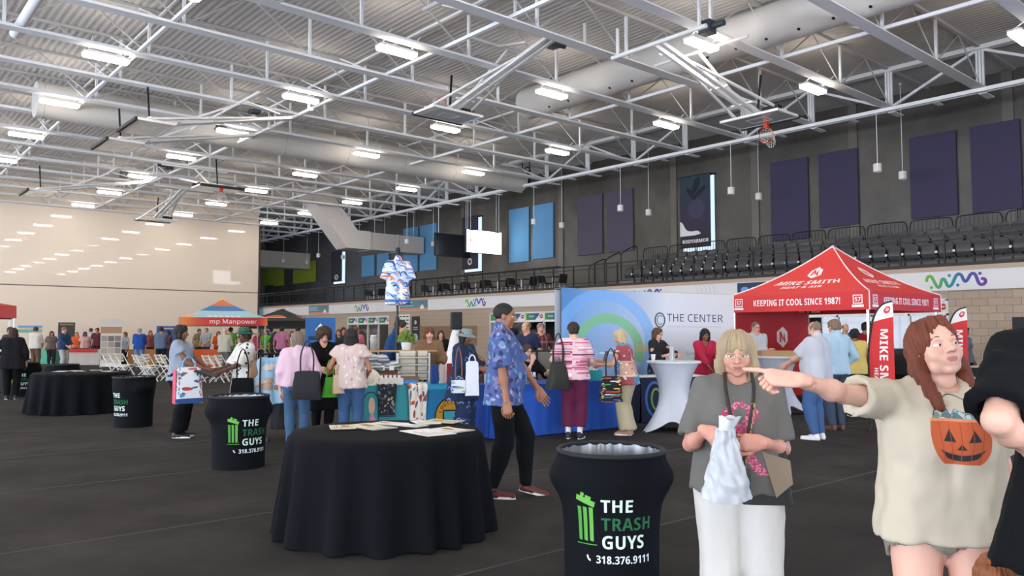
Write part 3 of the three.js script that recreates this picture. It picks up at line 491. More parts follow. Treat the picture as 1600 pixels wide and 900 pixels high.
{ // trash cans in stretch covers
  const art = tex(2048, 820, (c, W, H) => {
    c.fillStyle = '#080b10'; c.fillRect(0, 0, W, H);
    const logo = (cx) => {
      c.save(); c.translate(cx, 0); const g = c.createLinearGradient(-250, 0, -120, 0); g.addColorStop(0, '#4f9a3e'); g.addColorStop(1, '#6fb552'); c.fillStyle = g;
      for (let i = 0; i < 3; i++) { c.beginPath(); c.moveTo(-252 + i * 42, 300); c.lineTo(-224 + i * 42, 304); c.lineTo(-224 + i * 42, 505); c.lineTo(-250 + i * 42, 500); c.fill(); }
      c.save(); c.translate(-190, 262); c.rotate(0.3); c.fillRect(-66, -14, 132, 34); c.fillRect(-40, -40, 24, 30); c.fillRect(-6, -34, 40, 26); c.restore(); c.fillRect(-268, 520, 150, 5);
      txt(c, 'THE', -90, 288, 104, '#d7ead9', 'sans-serif', 'bold', 'left', 1.1); txt(c, 'TRASH', -90, 396, 104, '#2f6a45', 'sans-serif', 'bold', 'left', 1.1); txt(c, 'GUYS', -90, 504, 108, '#d7ead9', 'sans-serif', 'bold', 'left', 1.08);
      c.strokeStyle = '#e4edf2'; c.lineWidth = 12; c.beginPath(); c.arc(-160, 590, 26, 1.7, 3.3); c.stroke();
      txt(c, '318.376.9111', -126, 606, 62, '#e4edf2', 'sans-serif', 'bold', 'left', 1.02); c.restore();
    };
    logo(1024); logo(1024 + 900 > 1740 ? 1024 - 900 : 1900);
  });
  const cover = new THREE.MeshPhysicalMaterial({ map: art, roughness: 0.85, specularIntensity: 0.35, bumpMap: fabricBump, bumpScale: 0.001, side: THREE.DoubleSide });
  const R = (y, a) => { const s = Math.abs(Math.cos(a)) ; let r = 0.288 + 0.01 * y; if (y > 0.3) r += 0.03 * Math.pow((y - 0.3) / 0.5, 1.2); const b = Math.exp(-Math.pow((y - 0.645) / (y > 0.645 ? 0.09 : 0.11), 2)), w = Math.exp(-Math.pow((Math.abs(Math.sin(a)) - 1) / 0.12, 2)); return r + 0.012 * b + 0.055 * b * w; };
  const can = thing('trash_can', 'x', 'trash can', [0, 0, 0], 0, 'trash cans in printed black covers');
  part('cover', grid(96, 40, (u, v) => { const a = u * 2 * Math.PI, y = v * 0.8, r = R(y, a); return [r * Math.sin(a), y, r * Math.cos(a)]; }, true), cover, can);
  part('rim', put(new THREE.TorusGeometry(0.322, 0.016, 10, 64), [0, 0.8, 0], [Math.PI / 2, 0, 0]), mat(0x0e1116, 0.7), can);
  part('bin', lathe([[0.001, 0.02], [0.26, 0.02], [0.27, 0.3], [0.262, 0.3], [0.25, 0.05], [0.001, 0.05]], 36), mat(0x3b3d40, 0.6), can);
  part('liner_bag', grid(120, 14, (u, v) => { const a = u * 2 * Math.PI, k = 0.012 * Math.sin(a * 23 + 2 * Math.sin(a * 5)) * (0.3 + v), r = 0.31 - 0.05 * v + k; return [r * Math.sin(a), 0.8 - v * 0.5, r * Math.cos(a)]; }, true), mat(0x8e9296, 0.28, { side: THREE.DoubleSide, metalness: 0.35 }), can);
  const C = [[PD(953, 4.95), 4, 'nearest black-covered trash can, number readable in full, right of the round table'], [PD(377, 9.15), 22, 'black-covered trash can with its logo half round the side, left of the round table'], [PD(213, 13.1), -62, 'black-covered trash can standing beside the rear round table'], [PD(41, 19.3), -12, 'trash can behind the woman in black at the left edge'], [PD(101, 18.2), -6, 'trash can partly hidden behind the rear round table']];
  C.forEach(([p, a, l], i) => { const t = face(p, a) + Math.PI; if (!i) { can.position.copy(p); can.rotation.y = t; can.userData.label = l; } else dup(can, p, t, l); });
}
{ // round tables under black cloths, with papers
  const cl = mat(0x0c0e12, 0.95, { specularIntensity: 0.3, side: THREE.DoubleSide, bumpMap: fabricBump, bumpScale: 0.0012 });
  const drape = (R, seed) => grid(260, 26, (u, v) => {
    if (v < 0.2) { const r = R * v / 0.2; return [r * Math.sin(u * 6.28318), 0.76, r * Math.cos(u * 6.28318)]; }
    const t = (v - 0.2) / 0.8, a = u * 2 * Math.PI, pl = Math.sin(a * 17 + 1.3 * Math.sin(a * 3 + seed) + 0.6 * Math.sin(a * 7)), w = Math.pow(t, 0.8), r = R + 0.004 + 0.075 * t + 0.05 * w * (Math.sign(pl) * Math.pow(Math.abs(pl), 0.7)); return [r * Math.sin(a), 0.755 - t * (0.742 + 0.008 * Math.sin(a * 9)), r * Math.cos(a)];
  }, true);
  const T = [[G(605, 672, 0.76), 0.745, 'nearest round table, left of the walking man', 'long black cloth with deep folds on the nearest round table'], [PD(131, 15.6), 0.86, 'rear round table at the left of the hall', 'long black cloth on the rear round table at left']];
  T.forEach(([p, R, l, l2], i) => {
    p.y = 0; const t = thing('round_table', 'folding ' + l + ' under its cloth', 'table', p);
    part('tabletop', cyl(R - 0.02, R - 0.02, 0.025, 0, 0.738, 0, 48), mat(0x8a6a48, 0.6), t); for (let k = 0; k < 4; k++) part('leg', rod([Math.cos(k * 1.571 + 0.7) * R * 0.6, 0, Math.sin(k * 1.571 + 0.7) * R * 0.6], [Math.cos(k * 1.571 + 0.7) * R * 0.6, 0.73, Math.sin(k * 1.571 + 0.7) * R * 0.6], 0.015), M.grey, t);
    const c = solo('tablecloth', drape(R, i * 2), cl, l2, 'tablecloth', 'black cloths on round tables'); c.position.copy(p);
  });
  const sheet = (seed, base) => printed(128, 128, (c) => { c.fillStyle = base; c.fillRect(0, 0, 128, 128); let s = seed; const r = () => (s = (s * 16807) % 2147483647) / 2147483647; for (let i = 0; i < 9; i++) { c.fillStyle = pick(['#8d8a84', '#b9a26a', '#6f7f92', '#a5a29b']); c.fillRect(10 + r() * 20, 10 + i * 12, 30 + r() * 70, 4); } if (seed % 2) { c.fillStyle = '#a9843f'; c.fillRect(70, 60, 46, 40); } });
  const sm = [sheet(3, '#ece9e2'), sheet(5, '#e2dcc8'), sheet(8, '#f2f1ee'), sheet(9, '#d9cfae')], sides = mat(0xe9e6df, 0.8);
  const P = [[608, 661, 0.2, 0.28, 1.2, 0, 'small white card at the back of the nearest round table'], [580, 667, 0.24, 0.42, 0.9, 1, 'cream printed brochure open at the left of the nearest round table'], [535, 668, 0.2, 0.28, 0.4, 3, 'yellowish leaflet nearest the table edge beside the cream brochure'], [640, 664, 0.16, 0.3, 1.1, 2, 'narrow white leaflet with a blue line in the middle of the nearest table'], [665, 660, 0.2, 0.3, 0.5, 2, 'white sheet lying behind the big white papers'], [694, 659, 0.22, 0.3, 1.3, 3, 'gold printed flyer at the right back of the nearest table'], [668, 675, 0.26, 0.42, 0.8, 2, 'big white folded paper at the right front of the nearest table'], [706, 672, 0.22, 0.3, 1.0, 0, 'white paper sticking out right of the folded paper'],
    [95, 586, 0.22, 0.4, 0.4, 2, 'white sheet at the left of the rear round table'], [122, 585, 0.22, 0.4, 0.9, 0, 'white sheet in the middle of the rear round table'], [150, 584, 0.22, 0.34, 0.6, 1, 'cream sheet right of middle on the rear round table'], [172, 586, 0.2, 0.3, 1.2, 2, 'white sheet at the right edge of the rear round table']];
  P.forEach(([x, y, w, d, a, k, l], i) => { const p = i < 8 ? G(x, y, 0.768) : G(x, y - 5.5, 0.768); p.y = 0.7625 + 0.0035 * (i % 3); const o = thing('paper_sheet', l, 'paper', p, YAW + a, 'papers on the round tables'); part('page', grid(8, 8, (u, v) => [(u - 0.5) * d, 0.003 + 0.006 * Math.pow(Math.abs(u - 0.5) * 2, 3) * ((i % 2) ? 1 : 0.3), (0.5 - v) * w]), sm[k], o); part('back_page', box(d * 0.98, 0.002, w * 0.97, 0.004, 0.001, 0.003), sides, o); });
}
function clothTable(name, label, a, b, depth, h, m, over = {}) { // a table under a fitted cloth; a, b: front corners on the floor
  const d = b.clone().sub(a); d.y = 0; const L = d.length(), turn = Math.atan2(-d.z, d.x), mid = a.clone().add(b).multiplyScalar(0.5); mid.y = 0;
  const t = thing(name, label, 'table', mid, turn), z0 = -depth; // local x along the front, +z towards the visitor
  part('tabletop', box(L - 0.03, 0.03, depth - 0.03, 0, h - 0.02, z0 / 2), mat(0xcfc8bc, 0.6), t);
  for (const [x, z] of [[-L / 2 + 0.12, -0.1], [L / 2 - 0.12, -0.1], [-L / 2 + 0.12, z0 + 0.1], [L / 2 - 0.12, z0 + 0.1]]) part('leg', rod([x, 0, z], [x, h - 0.02, z], 0.014), M.grey, t);
  const W = (u) => 0.012 * Math.sin(u * L * 13) + 0.008 * Math.sin(u * L * 29 + 1);
  const drop = over.drop || h - 0.015;
  const side = (x0, z0_, x1, z1, nx, nz) => grid(Math.ceil(Math.hypot(x1 - x0, z1 - z0_) * 24), 8, (u, v) => { const k = W(u) * (1 - v) * (over.wave ?? 1) + 0.03 * (1 - v), X = x0 + (x1 - x0) * u, Z = z0_ + (z1 - z0_) * u; return [X + nx * k, h - drop + drop * v, Z + nz * k]; });
  const c = thing('tablecloth', over.clothLabel || label + ' cloth', 'tablecloth', mid, turn);
  part('front_drop', side(-L / 2, 0, L / 2, 0, 0, 1), over.front || m, c); part('side_drop', side(-L / 2, z0, -L / 2, 0, -1, 0), m, c); part('side_drop', side(L / 2, 0, L / 2, z0, 1, 0), m, c); part('back_drop', side(L / 2, z0, -L / 2, z0, 0, -1), m, c);
  part('top_cover', box(L + 0.004, 0.008, depth + 0.004, 0, h, z0 / 2), over.topMat || m, c);
  return { mid, turn, L, at: (x, z, y = h + 0.004) => V(x, y, z).applyAxisAngle(V(0, 1, 0), turn).add(mid) };
}
// ---- blue table
const blueM = mat(0x1a4fae, 0.7, { side: THREE.DoubleSide, bumpMap: fabricBump, bumpScale: 0.0015 });
const BT = clothTable('display_table', 'long folding table under the royal blue cloth', G(778, 688), G(972, 668), 0.76, 0.76, blueM, { clothLabel: 'royal blue tablecloth hanging to the floor behind the striped-shirt woman' });
{
  const wbox = mat(0xe8e8e8, 0.6), lid = mat(0xf4f4f2, 0.4);
  const bx = thing('small_box', 'x', 'box', [0, 0, 0], 0, 'white boxes on the blue table'); part('carton', rbox(0.09, 0.12, 0.07, 0, 0.06, 0, 0.004), wbox, bx); part('label_print', box(0.05, 0.03, 0.002, 0, 0.07, 0.0355), mat(0x8d9fb5, 0.7), bx); part('flap', box(0.085, 0.003, 0.065, 0, 0.121, 0), lid, bx);
  const L = BT.L, B = [[0.05, -0.45, 1.5], [0.18, -0.42, 0.8], [0.29, -0.42, 0.8], [0.4, -0.42, 1.5], [0.33, -0.55, 1.6], [0.19, -0.6, 1.6]];
  B.forEach(([x, z, s], i) => { const p = BT.at(-L / 2 + 0.1 + x, z), l = `white box on the blue table, ${ord(i)} counted from the walking man${i > 3 ? ' in the back line' : ''}`; if (!i) { bx.position.copy(p); bx.rotation.y = BT.turn; bx.scale.y = s; bx.userData.label = l; } else dup(bx, p, BT.turn, l).scale.y = s; });
  const bo = thing('small_bottle', 'x', 'bottle', [0, 0, 0], 0, 'blue bottles with white caps on the blue table');
  part('bottle_body', lathe([[0.001, 0], [0.032, 0], [0.034, 0.01], [0.034, 0.09], [0.024, 0.115], [0.001, 0.115]], 18), mat(0x8fc4dd, 0.3), bo); part('label_band', lathe([[0.0345, 0.05], [0.0348, 0.05], [0.0348, 0.085], [0.0345, 0.085]], 18), mat(0x8a3a44, 0.6), bo); part('cap', cyl(0.022, 0.02, 0.04, 0, 0.135, 0, 16), lid, bo);
  let k = 0; for (let r = 0; r < 2; r++) for (let i = 0; i < 5; i++) { const p = BT.at(-L / 2 + 0.62 + i * 0.09 + r * 0.03, -0.38 - r * 0.12), l = `pale blue bottle with white cap, ${ord(i)} of the ${r ? 'back' : 'front'} line on the blue table`; if (!k++) { bo.position.copy(p); bo.userData.label = l; } else dup(bo, p, 0, l); }
  const pen = thing('flyer', 'x', 'flyer', [0, 0, 0], 0, 'dark flyers lying on the blue table'); part('page', box(0.22, 0.006, 0.1, 0, 0.004, 0), mat(0x1f2a4a, 0.5), pen); part('stripe', box(0.2, 0.002, 0.02, 0, 0.008, 0.02), mat(0xb9c6da, 0.6), pen);
  for (let i = 0; i < 5; i++) { const p = BT.at(-L / 2 + 0.16 + i * 0.15, -0.14), l = `dark blue flyer, ${ord(i)} from the left along the blue table front`; if (!i) { pen.position.copy(p); pen.rotation.y = BT.turn + 0.5; pen.userData.label = l; } else dup(pen, p, BT.turn + 0.5, l); }
  const q = BT.at(L / 2 - 0.42, -0.3), tb = thing('gift_basket', 'turquoise plastic basket holding small white boxes on the blue table end', 'basket', q, BT.turn);
  const tq = mat(0x2fb3b3, 0.3, { transmission: 0.3, thickness: 0 }); part('basket_wall', [box(0.34, 0.16, 0.008, 0, 0.08, 0.11), box(0.34, 0.16, 0.008, 0, 0.08, -0.11), box(0.008, 0.16, 0.22, -0.17, 0.08, 0), box(0.008, 0.16, 0.22, 0.17, 0.08, 0)], tq, tb); part('basket_floor', box(0.34, 0.008, 0.22, 0, 0.004, 0), tq, tb);
  for (let i = 0; i < 5; i++) { const p = q.clone().add(V(-0.12 + i * 0.06, 0.006, 0.02 * (i % 2)).applyAxisAngle(V(0, 1, 0), BT.turn)); const s = dup(bx, p, BT.turn, `little white box standing in the turquoise basket, ${ord(i)} from the left`, 'white boxes in the turquoise basket'); s.scale.set(0.6, 1.8, 0.9); }
}
{ // grey screens behind the blue table
  const a = PD(800, 14.6), t = face(a, -6); for (let i = 0; i < 3; i++) { const p = PD(822 + i * 33, 14.6 + i * 0.16), o = thing('room_divider', `low grey partition panel behind the blue table, ${ord(i)} from the left`, 'partition', p, t, 'grey partition panels'); part('panel', box(0.37, 1.08, 0.03, 0, 0.64, 0), mat(0x8b887f, 0.85), o); part('frame', [box(0.03, 1.2, 0.05, -0.19, 0.6, 0), box(0.03, 1.2, 0.05, 0.19, 0.6, 0), box(0.38, 0.03, 0.05, 0, 1.19, 0)], M.blackMetal, o); }
}
{ // curved fabric backdrop
  const art = tex(2048, 1400, (c, W, H) => {
    const g = c.createLinearGradient(0, 0, W, 200); g.addColorStop(0, '#5088c0'); g.addColorStop(0.25, '#86a9cf'); g.addColorStop(0.5, '#bcc4d4'); g.addColorStop(0.62, '#d9dade'); g.addColorStop(1, '#d3d0d4'); c.fillStyle = g; c.fillRect(0, 0, W, H);
    c.lineWidth = 130; c.strokeStyle = 'rgba(125,178,232,0.75)'; c.beginPath(); c.arc(520, 620, 560, 0, 7); c.stroke(); c.fillStyle = 'rgba(160,190,235,0.35)'; c.beginPath(); c.arc(520, 620, 500, 0, 7); c.fill();
    c.lineWidth = 110; c.strokeStyle = 'rgba(128,192,130,0.8)'; c.beginPath(); c.arc(560, 700, 380, 2.4, 6.6); c.stroke(); c.fillStyle = 'rgba(222,180,120,0.5)'; c.fillRect(900, 620, 230, 90);
    c.strokeStyle = '#3d5068'; c.lineWidth = 16; c.beginPath(); c.ellipse(1192, 330, 56, 84, 0, 0, 7); c.stroke(); c.strokeStyle = '#6fa06a'; c.lineWidth = 14; c.beginPath(); c.ellipse(1192, 330, 32, 54, 0, 0.7, 5.6); c.stroke();
    txt(c, 'THE CENTER', 1600, 300, 128, '#3f4a5c', 'sans-serif', 'normal', 'center', 0.92); c.globalAlpha = 0.35; c.fillStyle = '#8f97a6'; for (let i = 0; i < 24; i++) c.fillRect(1284 + i * 26, 396, 16, 18); c.globalAlpha = 1;
    txt(c, 'SHOP', 1490, 730, 62, '#8a8f9c', 'sans-serif', 'normal', 'left', 1.2);
    c.fillStyle = 'rgba(235,242,250,0.65)'; for (const y of [720, 1020]) { c.lineWidth = 8; c.strokeStyle = 'rgba(235,242,250,0.55)'; c.beginPath(); c.ellipse(390, y, 36, 50, 0, 0, 7); c.stroke(); c.fillRect(460, y - 14, 210, 24); }
  });
  const L = PD(877, 14.3), R = PD(1147, 15.9), t = Math.atan2(-(R.z - L.z), R.x - L.x), mid = L.clone().add(R).multiplyScalar(0.5), w = L.distanceTo(R);
  const o = thing('fabric_backdrop', 'wide printed fabric backdrop, blue rings at left and grey lettering on white', 'backdrop', mid, t);
  const bow = (u) => 0.22 * (1 - Math.pow(2 * u - 1, 2)), top = (u) => 2.34 - 0.05 * u;
  part('fabric_front', grid(40, 10, (u, v) => [(u - 0.5) * w, 0.03 + v * (top(u) - 0.03), -bow(u) + 0.02 * Math.sin(u * 40) * Math.max(0, 0.18 - u) * 5]), new THREE.MeshStandardMaterial({ map: art, roughness: 0.7, side: THREE.DoubleSide }), o);
  part('fabric_back', grid(40, 4, (u, v) => [(0.5 - u) * w, 0.03 + v * (top(1 - u) - 0.03), -bow(u) - 0.26]), mat(0xdfe3ea, 0.8, { side: THREE.DoubleSide }), o);
  const fr = (z) => tube([...Array(13)].map((_, i) => [(i / 12 - 0.5) * w, top(i / 12) - 0.01, -bow(i / 12) + z]), 0.018, 40, 6); part('frame', [fr(-0.05), fr(-0.22)], M.grey, o);
  for (const s of [-0.495, 0.495]) part('foot', box(0.06, 0.03, 0.5, s * w, 0.015, -0.13), M.chrome, o); for (const s of [-0.495, 0.495]) part('upright', rod([s * w * 0.985, 0, -0.13], [s * w * 0.985, 2.3, -0.13], 0.018), M.grey, o);
}
{ // white stretch-covered bar tables
  const wm = mat(0xc6cad2, 0.6, { side: THREE.DoubleSide }), H = 1.07;
  const t = thing('bar_table', 'white stretch-covered bar table in front of the ring backdrop', 'table', PD(1052, 12.55), face(PD(1052, 12.55), 40));
  const f = (u, v) => { const a = u * 2 * Math.PI, l = Math.pow(Math.abs(Math.cos(2 * a)), 3), bot = 0.34 + 0.27 * l, waist = 0.235 + 0.02 * l, y0 = 0.16 * (1 - l); const y = y0 + v * (H - y0), q = y / H; const r = q < 0.55 ? waist + (bot - waist) * Math.pow(1 - q / 0.55, 1.7) : waist + (0.4 - waist) * Math.pow((q - 0.55) / 0.45, 1.9); return [r * Math.sin(a), y, r * Math.cos(a)]; };
  part('stretch_cover', grid(96, 30, f, true), wm, t); part('top_cover', lathe([[0.001, 1.085], [0.41, 1.085], [0.425, 1.075], [0.425, 1.05], [0.4, 1.045]], 48), mat(0xd4d7db, 0.5), t);
  for (let k = 0; k < 4; k++) { const a = k * Math.PI / 2; part('foot_cup', cyl(0.03, 0.03, 0.02, Math.sin(a) * 0.58, 0.01, Math.cos(a) * 0.58, 12), M.black, t); }
  dup(t, PD(1212, 15.1), face(PD(1212, 15.1), 15), 'second white bar table, by the red tent wall behind the pointing hand');
  const top = 1.086, p = PD(1052, 12.55);
  const bk = thing('booklet', 'x', 'booklet', [0, 0, 0], 0, 'booklets standing on the bar table'); part('cover', rbox(0.16, 0.22, 0.012, 0, 0.11, 0, 0.003), mat(0xcfd4da, 0.5), bk); part('cover_print', box(0.14, 0.08, 0.002, 0, 0.15, 0.0065), mat(0x4a6a9a, 0.6), bk);
  [[-0.13, 0.05, 0.9], [-0.07, 0.02, 0.8], [-0.01, 0.0, 0.75]].forEach(([x, z, a], i) => { const q = p.clone().add(V(x, top, z)), l = `booklet standing upright on the bar table, ${ord(i)} from the left`; if (!i) { bk.position.copy(q); bk.rotation.y = a; bk.userData.label = l; } else dup(bk, q, a, l); });
  const cup = thing('paper_cup', 'small white cup at the left edge of the bar table', 'cup', PD(1020, 12.5, top)); part('cup_wall', lathe([[0.026, 0], [0.036, 0.1], [0.033, 0.1], [0.024, 0.005], [0.001, 0.005]], 20), M.white, cup); part('rim', put(new THREE.TorusGeometry(0.0355, 0.003, 6, 24), [0, 0.1, 0], [Math.PI / 2, 0, 0]), M.white, cup);
  const cb = thing('cardboard_tray', 'flat brown cardboard box on the bar table by the red tent', 'box', PD(1212, 15.1, top), face(p, 10)); part('tray_wall', [box(0.66, 0.1, 0.01, 0, 0.05, 0.2), box(0.66, 0.1, 0.01, 0, 0.05, -0.2), box(0.01, 0.1, 0.4, -0.33, 0.05, 0), box(0.01, 0.1, 0.4, 0.33, 0.05, 0)], mat(0xb08a62, 0.85), cb); part('tray_floor', box(0.66, 0.01, 0.4, 0, 0.005, 0), mat(0xb08a62, 0.85), cb);
}
const NT = clothTable('display_table', 'navy covered table behind the white bar table', PD(1000, 13.5), PD(1112, 13.9), 0.7, 0.77, mat(0x131c38, 0.75, { side: THREE.DoubleSide }), {
  clothLabel: 'navy table cover with two ring logos behind the white bar table', wave: 0.2, topMat: mat(0xdfe2e6, 0.6),
  front: new THREE.MeshStandardMaterial({ side: THREE.DoubleSide, roughness: 0.75, map: tex(1024, 512, (c) => { c.fillStyle = '#1a2444'; c.fillRect(0, 0, 1024, 512); for (const x of [190, 830]) { c.lineWidth = 30; c.strokeStyle = '#3f76b8'; c.beginPath(); c.ellipse(x, 250, 120, 190, 0, 0, 7); c.stroke(); c.lineWidth = 26; c.strokeStyle = '#7dab52'; c.beginPath(); c.ellipse(x + 20, 250, 64, 116, 0, 0, 7); c.stroke(); } }) }) });
{ // pop-up tents
  function tent(label, P, eave, val, peak, roofM, valM, edgeM, legM = M.chrome) { // P: four corners on the floor
    const c = P.reduce((a, b) => a.clone().add(b)).multiplyScalar(0.25); c.y = 0; const o = thing('popup_tent', label, 'tent', c), q = P.map((p) => p.clone().sub(c)), top = V(0, peak, 0);
    for (let i = 0; i < 4; i++) {
      const a = q[i], b = q[(i + 1) % 4];
      part('roof_panel', grid(12, 10, (u, v) => { const e = a.clone().lerp(b, u), s = 1 - v, h = eave + (peak - eave) * (0.62 * v + 0.38 * v * v); return [e.x * s * 1.03, h - 0.02 * Math.sin(u * Math.PI) * s, e.z * s * 1.03]; }), Array.isArray(roofM) ? roofM[i] : roofM, o);
      part('valance', grid(16, 2, (u, v) => { const e = a.clone().lerp(b, u).multiplyScalar(1.032), k = 1 + 0.008 * (1 - v) * Math.sin(u * 20); return [e.x * k, eave - val * (1 - v) * 1.0 - (v ? 0.004 : 0), e.z * k]; }), Array.isArray(valM) ? valM[i] : valM, o);
      part('leg', box(0.04, eave - 0.02, 0.04, a.x * 0.99, (eave - 0.02) / 2, a.z * 0.99), legM, o); part('foot_plate', box(0.12, 0.01, 0.12, a.x * 0.99, 0.005, a.z * 0.99), legM, o);
      part('truss_bar', [bar([a.x * 0.98, eave - 0.06, a.z * 0.98], [b.x * 0.98, eave - 0.06, b.z * 0.98], 0.03)], legM, o);
      if (edgeM) part('seam', merge([tube([...Array(9)].map((_, k) => { const v = k / 8, s = 1 - v; return [a.x * s * 1.034, eave + (peak - eave) * (0.62 * v + 0.38 * v * v) + 0.008, a.z * s * 1.034]; }), 0.014, 16, 5), rod([a.x * 1.034, eave, a.z * 1.034], [a.x * 1.034, eave - val, a.z * 1.034], 0.012)]), edgeM, o);
    }
    part('peak_cap', sph(0.05, 0, peak - 0.02, 0), legM, o); return { o, q, c };
  }
  const RED = '#d8322f';
  const hexLogo = (c, x, y, s) => { c.save(); c.translate(x, y); c.scale(s, s); c.fillStyle = '#f0e6e2'; c.beginPath(); for (const [a, b] of [[-50, -26], [0, -56], [50, -26], [50, 26], [0, 60], [-50, 26]]) c.lineTo(a, b); c.fill(); c.fillStyle = RED; c.beginPath(); c.moveTo(-28, 30); c.lineTo(-28, -28); c.lineTo(-12, -28); c.lineTo(4, 6); c.lineTo(14, -28); c.lineTo(30, 30); c.lineTo(14, 30); c.lineTo(8, 6); c.lineTo(0, 26); c.lineTo(-14, -4); c.lineTo(-14, 30); c.fill(); c.restore(); };
  const roof = new THREE.MeshStandardMaterial({ roughness: 0.6, side: THREE.DoubleSide, map: tex(1024, 1024, (c) => { c.fillStyle = RED; c.fillRect(0, 0, 1024, 1024); hexLogo(c, 512, 470, 2.0); c.save(); c.translate(512, 690); c.transform(1, 0, -0.2, 1, 0, 0); txt(c, 'MIKE SMITH', 0, 0, 124, '#f4ece8', 'sans-serif', 'bold', 'center', 0.98); txt(c, 'HEAT & AIR', 0, 110, 74, '#f4ece8', 'sans-serif', 'bold', 'center', 0.98); c.restore(); }) });
  const val = new THREE.MeshStandardMaterial({ roughness: 0.6, side: THREE.DoubleSide, map: tex(2048, 230, (c, W, H) => { c.fillStyle = '#cf2c2b'; c.fillRect(0, 0, W, H); txt(c, 'KEEPING IT COOL SINCE 1987!', W / 2, 108, 116, '#f4ece8', 'sans-serif', 'bold', 'center', 0.78); for (const x of [150, W - 150]) { c.strokeStyle = '#f4ece8'; c.lineWidth = 12; c.strokeRect(x - 56, 46, 112, 100); txt(c, '57', x, 96, 76, '#f4ece8'); c.fillStyle = '#f4ece8'; c.fillRect(x - 76, 164, 152, 32); } }) });
  const P1 = LD(4.907, 17.57), P2 = LD(6.83, 15.2), P3 = LD(9.19, 17.13), P4 = LD(7.27, 19.5);
  const T = tent('red pop-up tent with white lettering, right of centre', [P1, P2, P3, P4], 2.33, 0.36, 3.42, roof, val, M.plastic);
  const wallM = new THREE.MeshStandardMaterial({ roughness: 0.65, side: THREE.DoubleSide, map: tex(1024, 680, (c) => { c.fillStyle = '#c92a29'; c.fillRect(0, 0, 1024, 680); hexLogo(c, 640, 190, 1.5); c.save(); txt(c, 'MIKE SMITH', 600, 345, 88, '#efe0dc', 'sans-serif', 'bold', 'center', 1.0); c.restore(); }) });
  const a = T.q[0], b = T.q[3]; part('side_wall', grid(24, 6, (u, v) => { const e = a.clone().lerp(b, u); return [e.x + 0.02 * Math.sin(u * 25), 0.03 + v * 1.95, e.z + 0.02 * Math.cos(u * 19)]; }), wallM, T.o);
  // feather flags
  const sail = tex(256, 1024, (c) => { c.fillStyle = '#cf2c2b'; c.fillRect(0, 0, 256, 1024); c.fillStyle = '#ece7e4'; c.beginPath(); c.moveTo(0, 0); c.lineTo(256, 0); c.lineTo(256, 180); c.lineTo(0, 250); c.fill(); c.fillStyle = '#cf2c2b'; c.beginPath(); for (const [x, y] of [[90, 70], [140, 45], [190, 70], [190, 130], [140, 158], [90, 130]]) c.lineTo(x, y); c.fill(); txt(c, 'M', 140, 102, 62, '#ece7e4'); c.save(); c.translate(150, 620); c.rotate(Math.PI / 2); txt(c, 'MIKE SMITH', 0, 0, 116, '#f4ece8', 'sans-serif', 'bold', 'center', 0.95); txt(c, 'HEAT & AIR', 150, 76, 54, '#f4ece8'); c.restore(); });
  const sm = new THREE.MeshStandardMaterial({ map: sail, roughness: 0.7, side: THREE.DoubleSide });
  const fl = thing('feather_flag', 'taller red and white feather flag left of the pointing girl', 'flag', PD(1366, 12.6), face(PD(1366, 12.6), 0), 'red feather flags');
  const pole = [[-0.1, 0, 0], [-0.1, 0.9, 0], [-0.08, 1.4, 0], [0.0, 1.8, 0], [0.12, 1.97, 0], [0.26, 2.02, 0]]; part('pole', tube(pole, 0.016, 60, 8), M.black, fl);
  const pc = new THREE.CatmullRomCurve3(pole.map(vv)); part('sail', grid(8, 40, (u, v) => { const k = pc.getPointAt(0.1 + 0.9 * v), y = 0.25 + v * 1.77, r = 0.16 + 0.0 * v + (v > 0.93 ? (v - 0.93) * 1.5 : 0), e = V(r * 1.3 * (v > 0.9 ? 1 : 1) + (v - 1) * 0.0, 0, 0); const X = k.x + u * (Math.max(0.01, (0.27 + 0.0 * v) - k.x)), Y = k.y - u * (v > 0.75 ? (v - 0.75) * 0.55 : 0); return [X, Y, 0.012 * Math.sin(Y * 7 + u * 3)]; }), sm, fl);
  part('cross_base', [box(0.7, 0.02, 0.05, -0.1, 0.01, 0), box(0.05, 0.02, 0.7, -0.1, 0.02, 0)], M.black, fl);
  dup(fl, PD(1486, 15.6), face(PD(1486, 15.6), 0), 'farther red and white feather flag right of the girl’s head');
  // far tents
  const or = mat(0xd9762f, 0.7, { side: THREE.DoubleSide });
  const mr = new THREE.MeshStandardMaterial({ roughness: 0.7, side: THREE.DoubleSide, map: tex(512, 512, (c) => { const s = [['#e07a35', 0, 150], ['#4d80b8', 150, 280], ['#a9d6e2', 280, 512]]; for (const [k, a2, b2] of s) { c.fillStyle = k; c.fillRect(0, a2, 512, b2 - a2); } c.fillStyle = '#eef2f4'; for (let i = 0; i < 6; i++) c.fillRect(150 + i * 38, 430, 26, 60); c.fillStyle = '#efb98a'; c.fillRect(0, 400, 70, 112); }) });
  const mv = new THREE.MeshStandardMaterial({ roughness: 0.7, side: THREE.DoubleSide, map: tex(1024, 128, (c) => { const g = c.createLinearGradient(0, 0, 1024, 0); g.addColorStop(0, '#e0893f'); g.addColorStop(0.3, '#c03a34'); g.addColorStop(0.9, '#b5302f'); g.addColorStop(1, '#d9703a'); c.fillStyle = g; c.fillRect(0, 0, 1024, 128); txt(c, 'mp Manpower', 620, 62, 90, '#f4e8e0', 'sans-serif', 'normal', 'center', 0.95); }) });
  const sq = (px, d, deg, s = 3.05) => { const c = PD(px, d), f = face(c, deg), u = V(Math.cos(f), 0, -Math.sin(f)), w2 = V(Math.sin(f), 0, Math.cos(f)); return [[-1, 1], [1, 1], [1, -1], [-1, -1]].map(([i, j]) => c.clone().addScaledVector(u, i * s / 2).addScaledVector(w2, j * s / 2)); };
